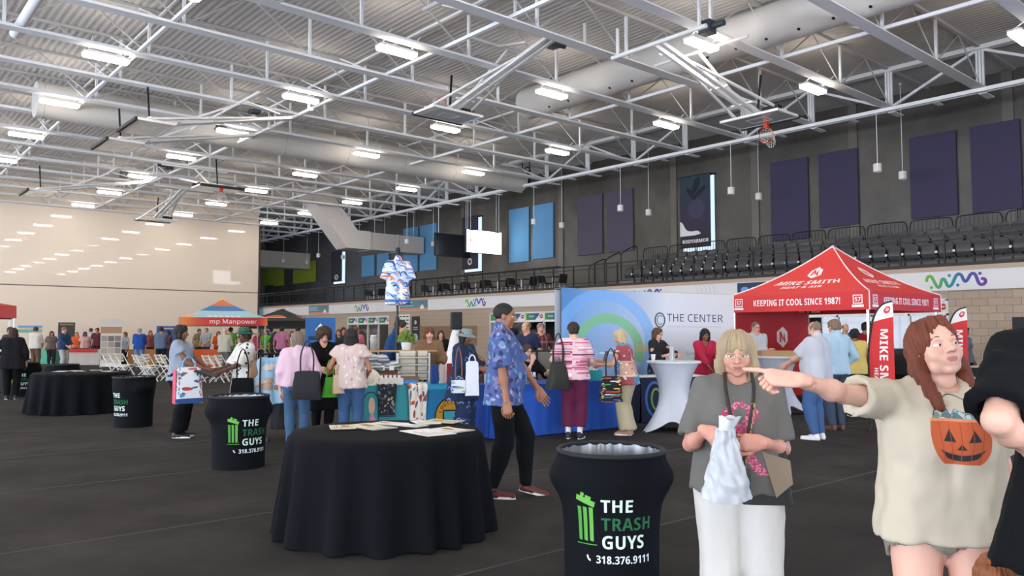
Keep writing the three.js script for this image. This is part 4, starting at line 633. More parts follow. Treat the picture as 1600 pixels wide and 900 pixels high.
  tent('white, blue and red printed pop-up tent at the far left centre', sq(347, 31.6, 3), 2.12, 0.32, 2.86, mr, mv, null);
  const kr = new THREE.MeshStandardMaterial({ roughness: 0.75, side: THREE.DoubleSide, map: tex(256, 256, (c) => { c.fillStyle = '#2b2a2c'; c.fillRect(0, 0, 256, 256); c.fillStyle = '#e2712a'; c.beginPath(); c.ellipse(110, 150, 66, 40, 0, Math.PI, 0); c.fill(); c.fillStyle = '#ded8d2'; c.fillRect(50, 154, 130, 18); }) });
  tent('black pop-up tent with an orange arc beside the printed tent', sq(441, 35.6, -12, 2.8), 2.06, 0.34, 2.62, kr, mat(0x262628, 0.8, { side: THREE.DoubleSide }), null);
  tent('red tent cut by the left edge of the photo', sq(-62, 27.5, 0), 2.45, 0.42, 2.9, mat(0xb5403a, 0.7, { side: THREE.DoubleSide }), mat(0xa93a36, 0.7, { side: THREE.DoubleSide }), null);
}
{ // white folding chairs
  const w = mat(0xe4e0d8, 0.5), c = thing('folding_chair', 'x', 'chair', [0, 0, 0], 0, 'white folding chairs in the middle of the hall');
  part('seat', rbox(0.4, 0.025, 0.4, 0, 0.44, 0.02, 0.01), w, c); for (const y of [0.58, 0.68, 0.78]) part('back_slat', rbox(0.38, 0.075, 0.015, 0, y, -0.2 - (y - 0.44) * 0.28, 0.006, [-0.25, 0, 0]), w, c);
  for (const s of [-0.2, 0.2]) { part('leg', bar([s, 0.82, -0.31], [s, 0, 0.22], 0.03, 0.022), w, c); part('leg', bar([s * 0.9, 0.44, 0.18], [s * 0.9, 0, -0.26], 0.028, 0.02), w, c); }
  part('stretcher', rod([-0.2, 0.15, 0.16], [0.2, 0.15, 0.16], 0.01), w, c); part('stretcher', rod([-0.18, 0.12, -0.18], [0.18, 0.12, -0.18], 0.01), w, c);
  const S = [[181, 26.4, 60], [192, 25.9, 65], [200, 27.2, 55], [227, 26.0, 70], [234, 24.9, 60], [242, 26.8, 62], [262, 26.2, 60], [270, 25.6, 66], [300, 25, 70], [309, 24.4, 64], [336, 25.2, 60], [346, 24.6, 68], [356, 25.6, 62], [288, 26.6, 66], [412, 20.5, 120], [404, 22, 110]];
  S.forEach(([x, d, f], i) => { const p = PD(x, d), t = face(p, f), l = `white folding chair, ${ord(i)} from the left in the middle of the hall`; if (!i) { c.position.copy(p); c.rotation.y = t; c.userData.label = l; } else dup(c, p, t, l); });
}
// ------------------------------------------------------------------ bodies: blended tapered capsules, meshed as one surface
import { createNoise3D } from 'simplex-noise';
const n3 = createNoise3D((() => { let s = 99; return () => { s = (s * 1664525 + 1013904223) >>> 0; return s / 4294967296; }; })());
const cap = (a, b, ra, rb = ra, o = {}) => ({ a, b, ra, rb, ...o });
const ell = (c, r, o = {}) => ({ c, r, ...o });
function pd(q, x, y, z) { // distance to one piece
  let d;
  if (q.c) {
    const X = x - q.c[0], Y = y - q.c[1], Z = z - q.c[2], r = q.r;
    const a = X / r[0], b = Y / r[1], c = Z / r[2], k0 = Math.sqrt(a * a + b * b + c * c), e = a / r[0], f = b / r[1], g = c / r[2], k1 = Math.sqrt(e * e + f * f + g * g);
    d = k1 > 1e-9 ? k0 * (k0 - 1) / k1 : -Math.min(...r);
  } else {
    const a = q.a, b = q.b, bx = b[0] - a[0], by = b[1] - a[1], bz = b[2] - a[2]; let px = x - a[0], py = y - a[1], pz = z - a[2];
    const l2 = bx * bx + by * by + bz * bz || 1e-9; let t0 = (px * bx + py * by + pz * bz) / l2, t = t0 < 0 ? 0 : t0 > 1 ? 1 : t0;
    px -= bx * t; py -= by * t; pz -= bz * t;
    if (q.n) { const m = (px * q.n[0] + py * q.n[1] + pz * q.n[2]) * (1 / q.fl - 1); px += q.n[0] * m; py += q.n[1] * m; pz += q.n[2] * m; }
    d = Math.sqrt(px * px + py * py + pz * pz) - (q.ra + (q.rb - q.ra) * t);
    if (q.flatB && t0 > 0.5) { const l = Math.sqrt(l2), e = (t0 - 1) * l; if (e > d) d = e; }
  }
  if (q.minY !== undefined && q.minY - y > d) d = q.minY - y;
  if (q.maxY !== undefined && y - q.maxY > d) d = y - q.maxY;
  return d;
}
function field(prims, x, y, z, K) {
  let d = 1e3, cut;
  for (let i = 0; i < prims.length; i++) { // pieces that end together at one hem
    const q = prims[i]; if (q.hem === undefined || q.carve) continue; cut = q.hem;
    const e = pd(q, x, y, z), k = q.k || K, h = k - Math.abs(d - e); d = Math.min(d, e) - (h > 0 ? h * h / (4 * k) : 0);
  }
  if (cut !== undefined && cut - y > d) d = cut - y;
  for (let i = 0; i < prims.length; i++) {
    const q = prims[i]; if (q.carve || q.hem !== undefined) continue;
    const e = pd(q, x, y, z), k = q.k || K, h = k - Math.abs(d - e);
    d = Math.min(d, e) - (h > 0 ? h * h / (4 * k) : 0);
  }
  for (let i = 0; i < prims.length; i++) {
    const q = prims[i]; if (!q.carve) continue;
    const e = -pd(q, x, y, z), k = q.k || 0.004, h = k - Math.abs(d - e);
    d = Math.max(d, e) + (h > 0 ? h * h / (4 * k) : 0);
  }
  return d;
}
const ED = [[0, 1], [2, 3], [4, 5], [6, 7], [0, 2], [1, 3], [4, 6], [5, 7], [0, 4], [1, 5], [2, 6], [3, 7]], VB = new Float64Array(8);
function iso(prims, cell, K = 0.03, warp = null, amp = 0) {
  const lo = [1e3, 1e3, 1e3], hi = [-1e3, -1e3, -1e3];
  for (const q of prims) if (!q.carve) for (let i = 0; i < 3; i++) {
    if (q.c) { lo[i] = Math.min(lo[i], q.c[i] - q.r[i]); hi[i] = Math.max(hi[i], q.c[i] + q.r[i]); }
    else { lo[i] = Math.min(lo[i], q.a[i] - q.ra, q.b[i] - q.rb); hi[i] = Math.max(hi[i], q.a[i] + q.ra, q.b[i] + q.rb); }
  }
  const B = 6, pad = K * 0.5 + amp + cell * 2, nb = [], N = [];
  for (let i = 0; i < 3; i++) { lo[i] -= pad; hi[i] += pad; nb[i] = Math.max(1, Math.ceil((hi[i] - lo[i]) / (cell * B))); N[i] = nb[i] * B + 1; }
  const [nx, ny, nz] = N, F = new Float32Array(nx * ny * nz).fill(9), half = cell * B * 0.5, R = half * 1.75;
  const at = (i, j, k) => (k * ny + j) * nx + i;
  const carves = prims.filter((q) => q.carve), solid = prims.filter((q) => !q.carve);
  for (let c = 0; c < nb[2]; c++) for (let b = 0; b < nb[1]; b++) for (let a = 0; a < nb[0]; a++) {
    const X = lo[0] + (a * B) * cell + half, Y = lo[1] + (b * B) * cell + half, Z = lo[2] + (c * B) * cell + half;
    const near = []; let m = 1e3;
    for (const q of solid) { const d = pd(q, X, Y, Z); if (d < m) m = d; if (d < R * (q.n ? 1 / q.fl : q.c ? 1.8 : 1) + K + amp + cell) near.push(q); }
    if (!near.length) continue;
    let inside = false;
    if (m < -(R * 1.8 + K + amp)) { let cc = 1e3; for (const q of carves) cc = Math.min(cc, pd(q, X, Y, Z)); if (cc > R + cell) inside = true; }
    const use = inside ? null : near.concat(carves);
    for (let k = 0; k <= B; k++) for (let j = 0; j <= B; j++) for (let i = 0; i <= B; i++) {
      const id = at(a * B + i, b * B + j, c * B + k);
      if (inside) { if (F[id] === 9) F[id] = -1; continue; }
      if (F[id] !== 9 && F[id] !== -1) continue;
      const x = X - half + i * cell, y = Y - half + j * cell, z = Z - half + k * cell;
      let d = field(use, x, y, z, K); if (warp && Math.abs(d) < amp * 2 + cell * 2) d += warp(x, y, z); F[id] = d === 9 ? 8.9 : d;
    }
  }
  const idx = new Int32Array(nx * ny * nz).fill(-1), pos = [];
  for (let k = 0; k < nz - 1; k++) for (let j = 0; j < ny - 1; j++) for (let i = 0; i < nx - 1; i++) {
    let mask = 0; const o8 = at(i, j, k);
    for (let q = 0; q < 8; q++) if (F[o8 + (q & 1) + ((q >> 1) & 1) * nx + (q >> 2) * nx * ny] < 0) mask |= 1 << q;
    if (mask === 0 || mask === 255) continue;
    for (let q = 0; q < 8; q++) VB[q] = F[o8 + (q & 1) + ((q >> 1) & 1) * nx + (q >> 2) * nx * ny];
    const v = VB;
    let sx = 0, sy = 0, sz = 0, n = 0;
    for (let e = 0; e < 12; e++) {
      const p = ED[e], u = v[p[0]], w = v[p[1]];
      if ((u < 0) === (w < 0)) continue; const t = u / (u - w), A = p[0], C = p[1];
      sx += (A & 1) + t * ((C & 1) - (A & 1)); sy += ((A >> 1) & 1) + t * (((C >> 1) & 1) - ((A >> 1) & 1)); sz += (A >> 2) + t * ((C >> 2) - (A >> 2)); n++;
    }
    idx[at(i, j, k)] = pos.length / 3; pos.push(lo[0] + (i + sx / n) * cell, lo[1] + (j + sy / n) * cell, lo[2] + (k + sz / n) * cell);
  }
  const tri = [], S = [1, nx, nx * ny];
  for (let k = 1; k < nz - 1; k++) for (let j = 1; j < ny - 1; j++) for (let i = 1; i < nx - 1; i++) {
    const o = at(i, j, k), f0 = F[o] < 0;
    for (let d = 0; d < 3; d++) {
      if (f0 === (F[o + S[d]] < 0)) continue;
      const u = S[(d + 1) % 3], w = S[(d + 2) % 3], A = idx[o], Bq = idx[o - u], C = idx[o - u - w], D = idx[o - w];
      if (A < 0 || Bq < 0 || C < 0 || D < 0) continue;
      if (f0) tri.push(A, Bq, C, A, C, D); else tri.push(A, C, Bq, A, D, C);
    }
  }
  const g = new THREE.BufferGeometry(); g.setAttribute('position', new THREE.Float32BufferAttribute(pos, 3)); g.setIndex(tri); g.computeVertexNormals(); return g;
}
// uv wrapped round the vertical axis; front in the middle; v in metres over size
function wrapUV(g, size = 1, y0 = 0, cx = 0, cz = 0) {
  g = g.toNonIndexed(); const p = g.attributes.position, u = new Float32Array(p.count * 2);
  for (let i = 0; i < p.count; i += 3) {
    const a = [0, 1, 2].map((j) => Math.atan2(p.getX(i + j) - cx, p.getZ(i + j) - cz) / (2 * Math.PI) + 0.5);
    if (Math.max(...a) - Math.min(...a) > 0.5) for (let j = 0; j < 3; j++) if (a[j] < 0.5) a[j] += 1;
    for (let j = 0; j < 3; j++) { u[(i + j) * 2] = a[j]; u[(i + j) * 2 + 1] = (p.getY(i + j) - y0) / size; }
  }
  g.setAttribute('uv', new THREE.BufferAttribute(u, 2)); return g;
}
function tint(g, fn) { const p = g.attributes.position, c = new Float32Array(p.count * 3); for (let i = 0; i < p.count; i++) c.set(fn(p.getX(i), p.getY(i), p.getZ(i)), i * 3); g.setAttribute('color', new THREE.BufferAttribute(c, 3)); return g; }
const lin = (hex) => { const c = new THREE.Color(hex); return [c.r, c.g, c.b]; };
const mulc = (a, b) => [a[0] * b[0], a[1] * b[1], a[2] * b[2]];
function ik(root, target, l1, l2, pole) {
  const d = target.clone().sub(root); let L = d.length(); const mx = (l1 + l2) * 0.998; if (L > mx) { d.multiplyScalar(mx / L); L = mx; } const u = d.clone().normalize();
  const a = (l1 * l1 - l2 * l2 + L * L) / (2 * L), h = Math.sqrt(Math.max(0, l1 * l1 - a * a));
  const p = pole.clone().addScaledVector(u, -pole.dot(u)).normalize();
  return { mid: root.clone().addScaledVector(u, a).addScaledVector(p, h), end: root.clone().add(d) };
}
const A3 = (v) => [v.x, v.y, v.z];
const lerp3 = (a, b, t) => a.clone().lerp(b, t);
// a hand in its own frame: fingers along f, palm faces n; returns capsules
function handPrims(w, f, n, side, s, curl, spread = 0.12, thumb = 0.5) {
  const t = V().crossVectors(f, n).multiplyScalar(side).normalize(), P = [], at = (x, y, z) => w.clone().addScaledVector(t, x * s).addScaledVector(f, y * s).addScaledVector(n, z * s);
  const fx = [0.030, 0.010, -0.010, -0.029], fl = [[0.042, 0.025, 0.02], [0.046, 0.029, 0.021], [0.042, 0.027, 0.02], [0.033, 0.02, 0.018]], fr = [0.0088, 0.009, 0.0086, 0.0078];
  for (let i = 0; i < 4; i++) {
    P.push(cap(A3(at(fx[i] * 0.55, 0.0, 0)), A3(at(fx[i], 0.085 - Math.abs(i - 1.2) * 0.004, 0)), 0.0145 * s, 0.012 * s));
    let p = at(fx[i], 0.085 - Math.abs(i - 1.2) * 0.004, 0), ang = 0; const sp = (1.5 - i) * spread * 0.4;
    for (let j = 0; j < 3; j++) {
      ang += curl[i] * (j === 0 ? 1 : j === 1 ? 1.1 : 0.7); const dv = f.clone().multiplyScalar(Math.cos(ang)).addScaledVector(n, Math.sin(ang)).addScaledVector(t, sp * Math.cos(ang)).normalize();
      const q = p.clone().addScaledVector(dv, fl[i][j] * s); P.push(cap(A3(p), A3(q), fr[i] * s * (1 - j * 0.07), fr[i] * s * (0.94 - j * 0.08), { k: 0.004 * s })); p = q;
    }
  }
  const t0 = at(0.022, 0.018, 0.006), t1 = at(0.022 + 0.03, 0.05, 0.012 + 0.014 * thumb), t2 = at(0.022 + 0.04 - 0.012 * thumb, 0.08, 0.014 + 0.03 * thumb), t3 = at(0.022 + 0.042 - 0.03 * thumb, 0.104, 0.012 + 0.034 * thumb);
  P.push(cap(A3(t0), A3(t1), 0.016 * s, 0.0115 * s), cap(A3(t1), A3(t2), 0.0112 * s, 0.0095 * s, { k: 0.006 * s }), cap(A3(t2), A3(t3), 0.0095 * s, 0.008 * s, { k: 0.005 * s }));
  P.push(cap(A3(at(0, -0.035, 0)), A3(at(0, 0.03, 0)), 0.023 * s, 0.026 * s, { n: A3(n), fl: 0.62 }), cap(A3(at(-0.004, 0.02, 0)), A3(at(0, 0.07, 0)), 0.036 * s, 0.036 * s, { n: A3(n), fl: 0.4 }));
  return P;
}
const CURL = { relaxed: [0.22, 0.28, 0.33, 0.38], grip: [0.95, 1.0, 1.0, 1.0], point: [0.04, 1.15, 1.2, 1.2], flat: [0.1, 0.12, 0.14, 0.18], hold: [0.6, 0.65, 0.7, 0.75] };
const HEAD = (o) => [
  ell([0, 0.15, -0.06], [0.33, 0.35, 0.4]), ell([0, -0.06, 0.06], [0.265 * o.fw, 0.36, 0.285]), cap([-0.12 * o.fw, -0.3, 0.06], [0.12 * o.fw, -0.3, 0.06], 0.125 * o.fw), ell([0, -0.395, 0.19], [0.1, 0.085, 0.085]),
  ell([-0.155 * o.fw, -0.12, 0.185], [0.12, 0.13, 0.11]), ell([0.155 * o.fw, -0.12, 0.185], [0.12, 0.13, 0.11]), cap([-0.14, 0.09, 0.285], [0.14, 0.09, 0.285], 0.045, 0.045),
  cap([0, 0.05, 0.33], [0, -0.125, 0.42], 0.03, 0.048, { k: 0.03 }), ell([-0.05, -0.135, 0.365], [0.04, 0.035, 0.05], { k: 0.02 }), ell([0.05, -0.135, 0.365], [0.04, 0.035, 0.05], { k: 0.02 }),
  ell([0, -0.25, 0.26], [0.14, 0.1, 0.07], { k: 0.06 }), cap([-0.08, -0.245, 0.302], [0, -0.238, 0.326], 0.01, 0.012, { k: 0.016 }), cap([0.08, -0.245, 0.302], [0, -0.238, 0.326], 0.01, 0.012, { k: 0.016 }), cap([-0.05, -0.278, 0.31], [0.05, -0.278, 0.31], 0.015, 0.015, { k: 0.014 }),
  ell([-0.33, -0.02, -0.05], [0.035, 0.12, 0.075], { k: 0.02 }), ell([0.33, -0.02, -0.05], [0.035, 0.12, 0.075], { k: 0.02 }),
  ell([-0.145, 0.005, 0.37], [0.085, 0.05, 0.1], { carve: 1, k: 0.05 }), ell([0.145, 0.005, 0.37], [0.085, 0.05, 0.1], { carve: 1, k: 0.05 }), cap([-0.1, -0.262, 0.345], [0.1, -0.262, 0.345], 0.008, 0.008, { carve: 1, k: 0.012 }),
];
function hairPrims(style, len, bang, fT, fW, bk = 0) {
  const cap0 = (e) => [ell([0, 0.17, -0.08], [0.345 + e, 0.36 + e, 0.405 + e])];
  const face = (top = 0.28, w = 0.26) => ell([0, top - 0.55, 0.46], [w, 0.55, 0.3], { carve: 1, k: 0.05 });
  const low = (y) => ell([0, y - 1.5, 0.25], [0.9, 1.5, 0.48], { carve: 1, k: 0.04 });
  if (style === 'buzz') return [...cap0(0.004), face(0.3, 0.29), ell([0, -0.75, 0.1], [0.8, 0.72, 0.5], { carve: 1 }), ell([-0.35, -0.1, 0.02], [0.1, 0.17, 0.14], { carve: 1 }), ell([0.35, -0.1, 0.02], [0.1, 0.17, 0.14], { carve: 1 })];
  if (style === 'fringe') return [...cap0(0.012), ell([0, 0.5, 0.2], [0.36, 0.42, 0.5], { carve: 1 }), face(0.3, 0.3), ell([0, -0.75, 0.1], [0.8, 0.7, 0.5], { carve: 1 })];
  if (style === 'short') return [...cap0(0.05), cap([-0.15, 0.36, 0.24], [0.15, 0.36, 0.24], 0.1), cap([-0.16, -0.1, -0.28], [0.16, -0.1, -0.28], 0.16, 0.16), face(0.33), low(-0.02), ell([-0.37, -0.06, 0.03], [0.1, 0.14, 0.11], { carve: 1 }), ell([0.37, -0.06, 0.03], [0.1, 0.14, 0.11], { carve: 1 })];
  if (style === 'curly') return [...cap0(0.12), ell([0, 0.2, -0.1], [0.52, 0.42, 0.5]), ell([-0.34, -0.08, -0.1], [0.2, 0.26, 0.3]), ell([0.34, -0.08, -0.1], [0.2, 0.26, 0.3]), cap([-0.15, 0.37, 0.26], [0.15, 0.37, 0.26], 0.14), face(0.26, 0.27)];
  const P = [...cap0(0.05)], L = len;
  for (const s of [-1, 1]) { P.push(cap([s * 0.3, 0.2, -0.02 - bk], [s * 0.345, -0.25, -0.02 - bk], 0.1, 0.12, { k: 0.1 }), cap([s * 0.345, -0.25, -0.02 - bk], [s * (L > 0.9 ? 0.36 : 0.33), -L, L > 0.75 ? 0.1 : 0], 0.12, 0.085, { k: 0.1 })); P.push(cap([s * 0.2, 0.1, -0.3], [s * 0.22, -L * 0.95, -0.24], 0.18, 0.12, { k: 0.1 })); }
  P.push(cap([0, 0.1, -0.34], [0, -L, -0.26], 0.18, 0.13, { k: 0.1 }));
  if (bang) P.push(cap([-0.17, 0.24, 0.27], [0.17, 0.24, 0.27], 0.085), cap([-0.2, 0.16, 0.26], [-0.06, 0.13, 0.32], 0.06), cap([0.2, 0.16, 0.26], [0.06, 0.13, 0.32], 0.06)); else P.push(cap([-0.14, 0.42, 0.18], [0.14, 0.42, 0.18], 0.09));
  P.push(face(fT || (bang ? 0.17 : 0.34), fW || 0.235), ell([0, -0.85, 0.22], [0.26, 0.6, 0.3], { carve: 1, k: 0.06 }));
  return P;
}
const eyeW = mat(0xe8e2da, 0.2), shoeSole = mat(0xe9e7e2, 0.7);
const skinMat = new THREE.MeshPhysicalMaterial({ color: 0xffffff, vertexColors: true, roughness: 0.55, sheen: 0.15 });
const hairMats = new Map();
function hairMat(c) { if (!hairMats.has(c)) hairMats.set(c, new THREE.MeshStandardMaterial({ color: c, roughness: 0.72, bumpMap: nFine, bumpScale: 0.004 })); return hairMats.get(c); }
const clothMat = (c, rough = 0.95) => mat(c, rough, { specularIntensity: 0.4, side: THREE.DoubleSide });
// detail: 0 far, 1 middle, 2 near
function person(o) {
  const D = o.detail ?? 1, h = o.h || 1.65, w = o.w || 1, root = thing('person', o.label, 'person', o.at, o.turn, o.group);
  const cell = o.cell || [0.034, 0.02, 0.012][D], S = h, sw = (o.sw || (o.male ? 0.106 : 0.094)) * S;
  // ---- joints
  const hipY = o.sit !== undefined ? o.sit + 0.09 : (o.hipY || 0.52 * S), hw = 0.052 * S * Math.sqrt(w);
  const Q = new THREE.Quaternion().setFromEuler(new THREE.Euler(o.lean || 0, o.twist || 0, o.tilt || 0, 'YXZ'));
  const base = V(0, hipY, o.hipZ || 0), tor = (x, y, z) => V(x, y, z).applyQuaternion(Q).add(base);
  const sY = 0.288 * S, J = { chest: tor(0, 0.2 * S, 0.005 * S), neck: tor(0, 0.325 * S, -0.008 * S), waist: tor(0, 0.09 * S, 0) };
  const hq = new THREE.Quaternion().setFromEuler(new THREE.Euler(o.headPitch || 0, o.headYaw || 0, o.headRoll || 0, 'YXZ'));
  const hh = (o.headH || 0.133) * S, hc = J.neck.clone().add(V(0, 0.052 * S, 0.004 * S).applyQuaternion(Q)).add(V(0, 0.4 * hh * 0.35, 0.1 * hh).applyQuaternion(hq));
  const foot = [], knee = [], hip = [], el = [], wr = [], sh = [], hf = [], hn = [];
  for (const i of [0, 1]) {
    const s = i ? -1 : 1; // 0 = the person's left (+x)
    hip[i] = V(s * hw, hipY, base.z);
    const ft = (o.feet && o.feet[i]) || [s * 0.085 * (o.sit !== undefined ? 1.2 : 1), 0, o.sit !== undefined ? 0.42 : 0.0];
    const r = ik(hip[i], V(ft[0], ft[1] + 0.045 * S, ft[2]), 0.245 * S, 0.24 * S, V(s * 0.08, 0.05, 1)); knee[i] = r.mid; foot[i] = r.end;
    sh[i] = tor(s * sw, sY, 0); const sp = o.arms && o.arms[i];
    const tg = sp && sp.to ? V(...sp.to) : tor(s * (sw + 0.055 * S * w), -0.01 * S, 0.03 * S), pole = sp && sp.pole ? V(...sp.pole) : V(s * 0.7, -0.25, -1);
    const q = ik(sh[i], tg, 0.172 * S, 0.148 * S, pole); el[i] = q.mid; wr[i] = q.end;
    if (sp && sp.el) { el[i] = sh[i].clone().add(V(...sp.el).sub(sh[i]).setLength(0.172 * S)); wr[i] = el[i].clone().add(tg.clone().sub(el[i]).setLength(0.148 * S)); }
    hf[i] = sp && sp.f ? V(...sp.f).normalize() : wr[i].clone().sub(el[i]).normalize();
    const nn = sp && sp.n ? V(...sp.n) : V(-s, 0, 0.25); hn[i] = nn.addScaledVector(hf[i], -nn.dot(hf[i])).normalize();
  }
  // ---- body
  const zn = A3(V(0, 0, 1).applyQuaternion(Q)), bw = w, fem = o.male ? 0 : 1;
  const torso = (e = 0, cut) => [
    cap(A3(tor(-sw * 0.8, sY - 0.006 * S, -0.006 * S)), A3(tor(sw * 0.8, sY - 0.006 * S, -0.006 * S)), 0.029 * S + e, 0.029 * S + e), cap(A3(tor(-sw * 0.4, sY + 0.012 * S, -0.01 * S)), A3(tor(sw * 0.4, sY + 0.012 * S, -0.01 * S)), 0.028 * S + e * 0.6, undefined),
    cap(A3(tor(-0.044 * S * bw, 0.235 * S, 0)), A3(tor(-0.032 * S * bw, 0.12 * S, 0)), 0.053 * S * bw + e, 0.05 * S * bw + e), cap(A3(tor(0.044 * S * bw, 0.235 * S, 0)), A3(tor(0.032 * S * bw, 0.12 * S, 0)), 0.053 * S * bw + e, 0.05 * S * bw + e),
    cap(A3(tor(-0.03 * S * bw, 0.09 * S, 0.004 * S)), A3(tor(0.03 * S * bw, 0.09 * S, 0.004 * S)), (0.052 + (o.belly || 0) * 0.2) * S * bw + e, undefined),
    cap(A3(tor(-0.042 * S * bw, 0.012 * S, -0.006 * S)), A3(tor(0.042 * S * bw, 0.012 * S, -0.006 * S)), 0.06 * S * bw + e, undefined),
    ...(fem ? [ell(A3(tor(-0.04 * S, 0.2 * S, 0.036 * S * bw)), [0.038 * S * bw + e, 0.044 * S * bw + e, 0.036 * S * bw + e]), ell(A3(tor(0.04 * S, 0.2 * S, 0.036 * S * bw)), [0.038 * S * bw + e, 0.044 * S * bw + e, 0.036 * S * bw + e])] : []),
    ...(o.belly ? [ell(A3(tor(0, 0.085 * S, o.belly * S * 0.9)), [0.075 * S * bw + e, 0.075 * S * bw + e, 0.06 * S * bw + e])] : []),
  ].map((q) => ({ ...q, k: 0.034 * S, ...(q.rb === undefined && q.a ? { rb: q.ra } : {}), ...(cut !== undefined ? { hem: cut } : {}) }));
  const leg = (i, e = 0, flare = 0, to = 0, xe = 0) => {
    const P = [cap(A3(hip[i].clone().add(V(0, 0.01 * S, 0))), A3(knee[i]), 0.053 * S * Math.sqrt(bw) + e + xe, 0.036 * S * Math.sqrt(bw) + e + xe * 0.8), cap(A3(knee[i]), A3(lerp3(knee[i], foot[i], 0.96)), 0.037 * S * Math.sqrt(bw) + e + xe * 0.8, 0.024 * S + e + flare, { k: 0.01 })];
    P.push(ell(A3(lerp3(knee[i], foot[i], 0.3).add(V(0, 0, -0.01 * S))), [0.031 * S + e, 0.08 * S, 0.033 * S + e]));
    if (to) P.forEach((q) => { q.hem = to; }); return P;
  };
  const arm = (i) => [cap(A3(sh[i]), A3(el[i]), 0.0265 * S * Math.sqrt(bw), 0.0205 * S * Math.pow(bw, 0.3)), cap(A3(el[i]), A3(wr[i]), 0.0205 * S * Math.pow(bw, 0.3), 0.0142 * S, { k: 0.01 }), ell(A3(lerp3(el[i], wr[i], 0.28)), [0.0215 * S * Math.pow(bw, 0.3), 0.0215 * S * Math.pow(bw, 0.3), 0.0215 * S * Math.pow(bw, 0.3)])];
  const skin = lin(o.skin || 0xd9a384), skinAt = (x, y, z) => skin;
  const neckP = [cap(A3(J.neck.clone().add(V(0, -0.02 * S, 0))), A3(hc.clone().add(V(0, -0.15 * hh, -0.1 * hh).applyQuaternion(hq))), 0.036 * S * (fem ? 0.92 : 1.12), 0.031 * S * (fem ? 0.95 : 1.15))];
  const pieces = [];
  { // one continuous surface: trunk, limbs, neck
    const P = [...torso(-0.006), ...arm(0), ...arm(1), ...neckP];
    if (!o.noLegs) { const sk = o.bottom && o.bottom.to === undefined ? -0.01 : 0; P.push(...leg(0, sk), ...leg(1, sk)); }
    pieces.push(tint(iso(P, cell, 0.03 * S / 1.65), skinAt));
  }
  const headPose = new THREE.Matrix4().compose(hc, hq, V(hh, hh, hh)), fw = o.fw || 1;
  { const g = iso([...HEAD({ fw }), ...(D === 2 ? [cap([0, -0.2, -0.1], [0, -0.5, -0.16], 0.2, 0.21)] : [])], [1 / 18, 1 / 32, 1 / 62][D], 0.07);
    const lip = lin(o.lip || 0xb56a60), mk = mulc(skin, [0.97, 0.8, 0.76]);
    tint(g, (x, y, z) => (Math.abs(x) < 0.1 - Math.abs(y + 0.262) * 0.9 && y < -0.222 && y > -0.303 && z > 0.27 ? (D === 2 ? lip : lip) : Math.abs(Math.abs(x) - 0.17) < 0.08 && Math.abs(y + 0.1) < 0.08 && z > 0.15 ? skin.map((c, i) => c * 0.6 + mk[i] * 0.4) : skin));
    g.applyMatrix4(headPose); g.computeVertexNormals(); pieces.push(g); }
  for (const i of [0, 1]) {
    const sp = (o.arms && o.arms[i]) || {}, P = handPrims(wr[i].clone().addScaledVector(hf[i], 0.012), hf[i], hn[i], i ? -1 : 1, S / 1.68 * (o.handS || 1), CURL[sp.curl || 'relaxed'], 0.12, sp.thumb ?? 0.5);
    P.push(cap(A3(lerp3(el[i], wr[i], 0.8)), A3(wr[i]), 0.0168 * S, 0.0155 * S));
    pieces.push(tint(iso(P, [0.009, 0.0055, 0.0032][D], 0.012), (x, y, z) => skin.map((c, k) => c * (k ? 0.95 : 1))));
  }
  part('body', mergeGeometries(pieces.map((g) => { g.deleteAttribute('uv'); return g; })), skinMat, root);
  // ---- face
  if (D > 0 && !o.noFace) {
    for (const s of [-1, 1]) {
      const e = part('eye', D === 2 ? sph(0.062, 0, 0, 0, [1.05, 0.78, 1], 20) : sph(0.055, 0, 0, 0, [1.1, 0.6, 1], 10), eyeW, root); const p = V(s * 0.14, 0.003, 0.262).applyMatrix4(headPose);
      e.position.copy(p); e.quaternion.copy(hq); e.scale.setScalar(hh);
      part('iris', sph(0.03, s * -0.004 + (o.gaze ? o.gaze[0] * 0.02 : 0), o.gaze ? o.gaze[1] * 0.02 : 0, D === 2 ? 0.042 : 0.036, [1, 1, 0.75], 12), mat(o.eye || 0x3a2c22, 0.25), e);
      if (D === 2) { const lid = part('eyelid', put(new THREE.SphereGeometry(0.068, 20, 10, 0, Math.PI * 2, 0, Math.PI * (o.lids || 0.34)), [0, 0, 0], [o.lidTilt ?? 0.2, 0, 0], [1.1, 0.84, 1.02]), mat(o.skin || 0xd9a384, 0.55, { side: THREE.DoubleSide }), e); lid.userData.label = 'upper eyelid'; }
      const b = part('eyebrow', tube([[s * 0.07, 0.1, 0.335], [s * 0.14, 0.125, 0.325], [s * 0.215, 0.095, 0.265]], 0.014, 10, 5), hairMat(o.brow || o.hairColor || 0x2a1d16), root); b.position.copy(hc); b.quaternion.copy(hq); b.scale.set(hh, hh, hh);
    }
  }
  if (o.hair && o.hair !== 'bald') {
    const nf = o.hair === 'curly' ? (x, y, z) => n3(x * 7, y * 7, z * 7) * 0.05 : o.hair === 'buzz' ? null : (x, y, z) => { const zz = z + 0.1, l = Math.hypot(x, zz) + 0.05, a = x / l, b = zz / l, m = Math.min(1, l * 4); return (n3(a * 5, y * 0.8, b * 5 + 3) * 0.03 + n3(a * 13, y * 1.3, b * 13) * 0.016) * m; };
    const g = iso(hairPrims(o.hair, o.hairLen || 0.6, o.bang, o.faceTop, o.faceW, o.hairBack), [1 / 14, 1 / 26, 1 / 52][D], 0.06, nf, 0.06); g.applyMatrix4(headPose); g.computeVertexNormals();
    part('hair', wrapUV(g, 0.25, 0, hc.x, hc.z), hairMat(o.hairColor || 0x2a1d16), root);
  }
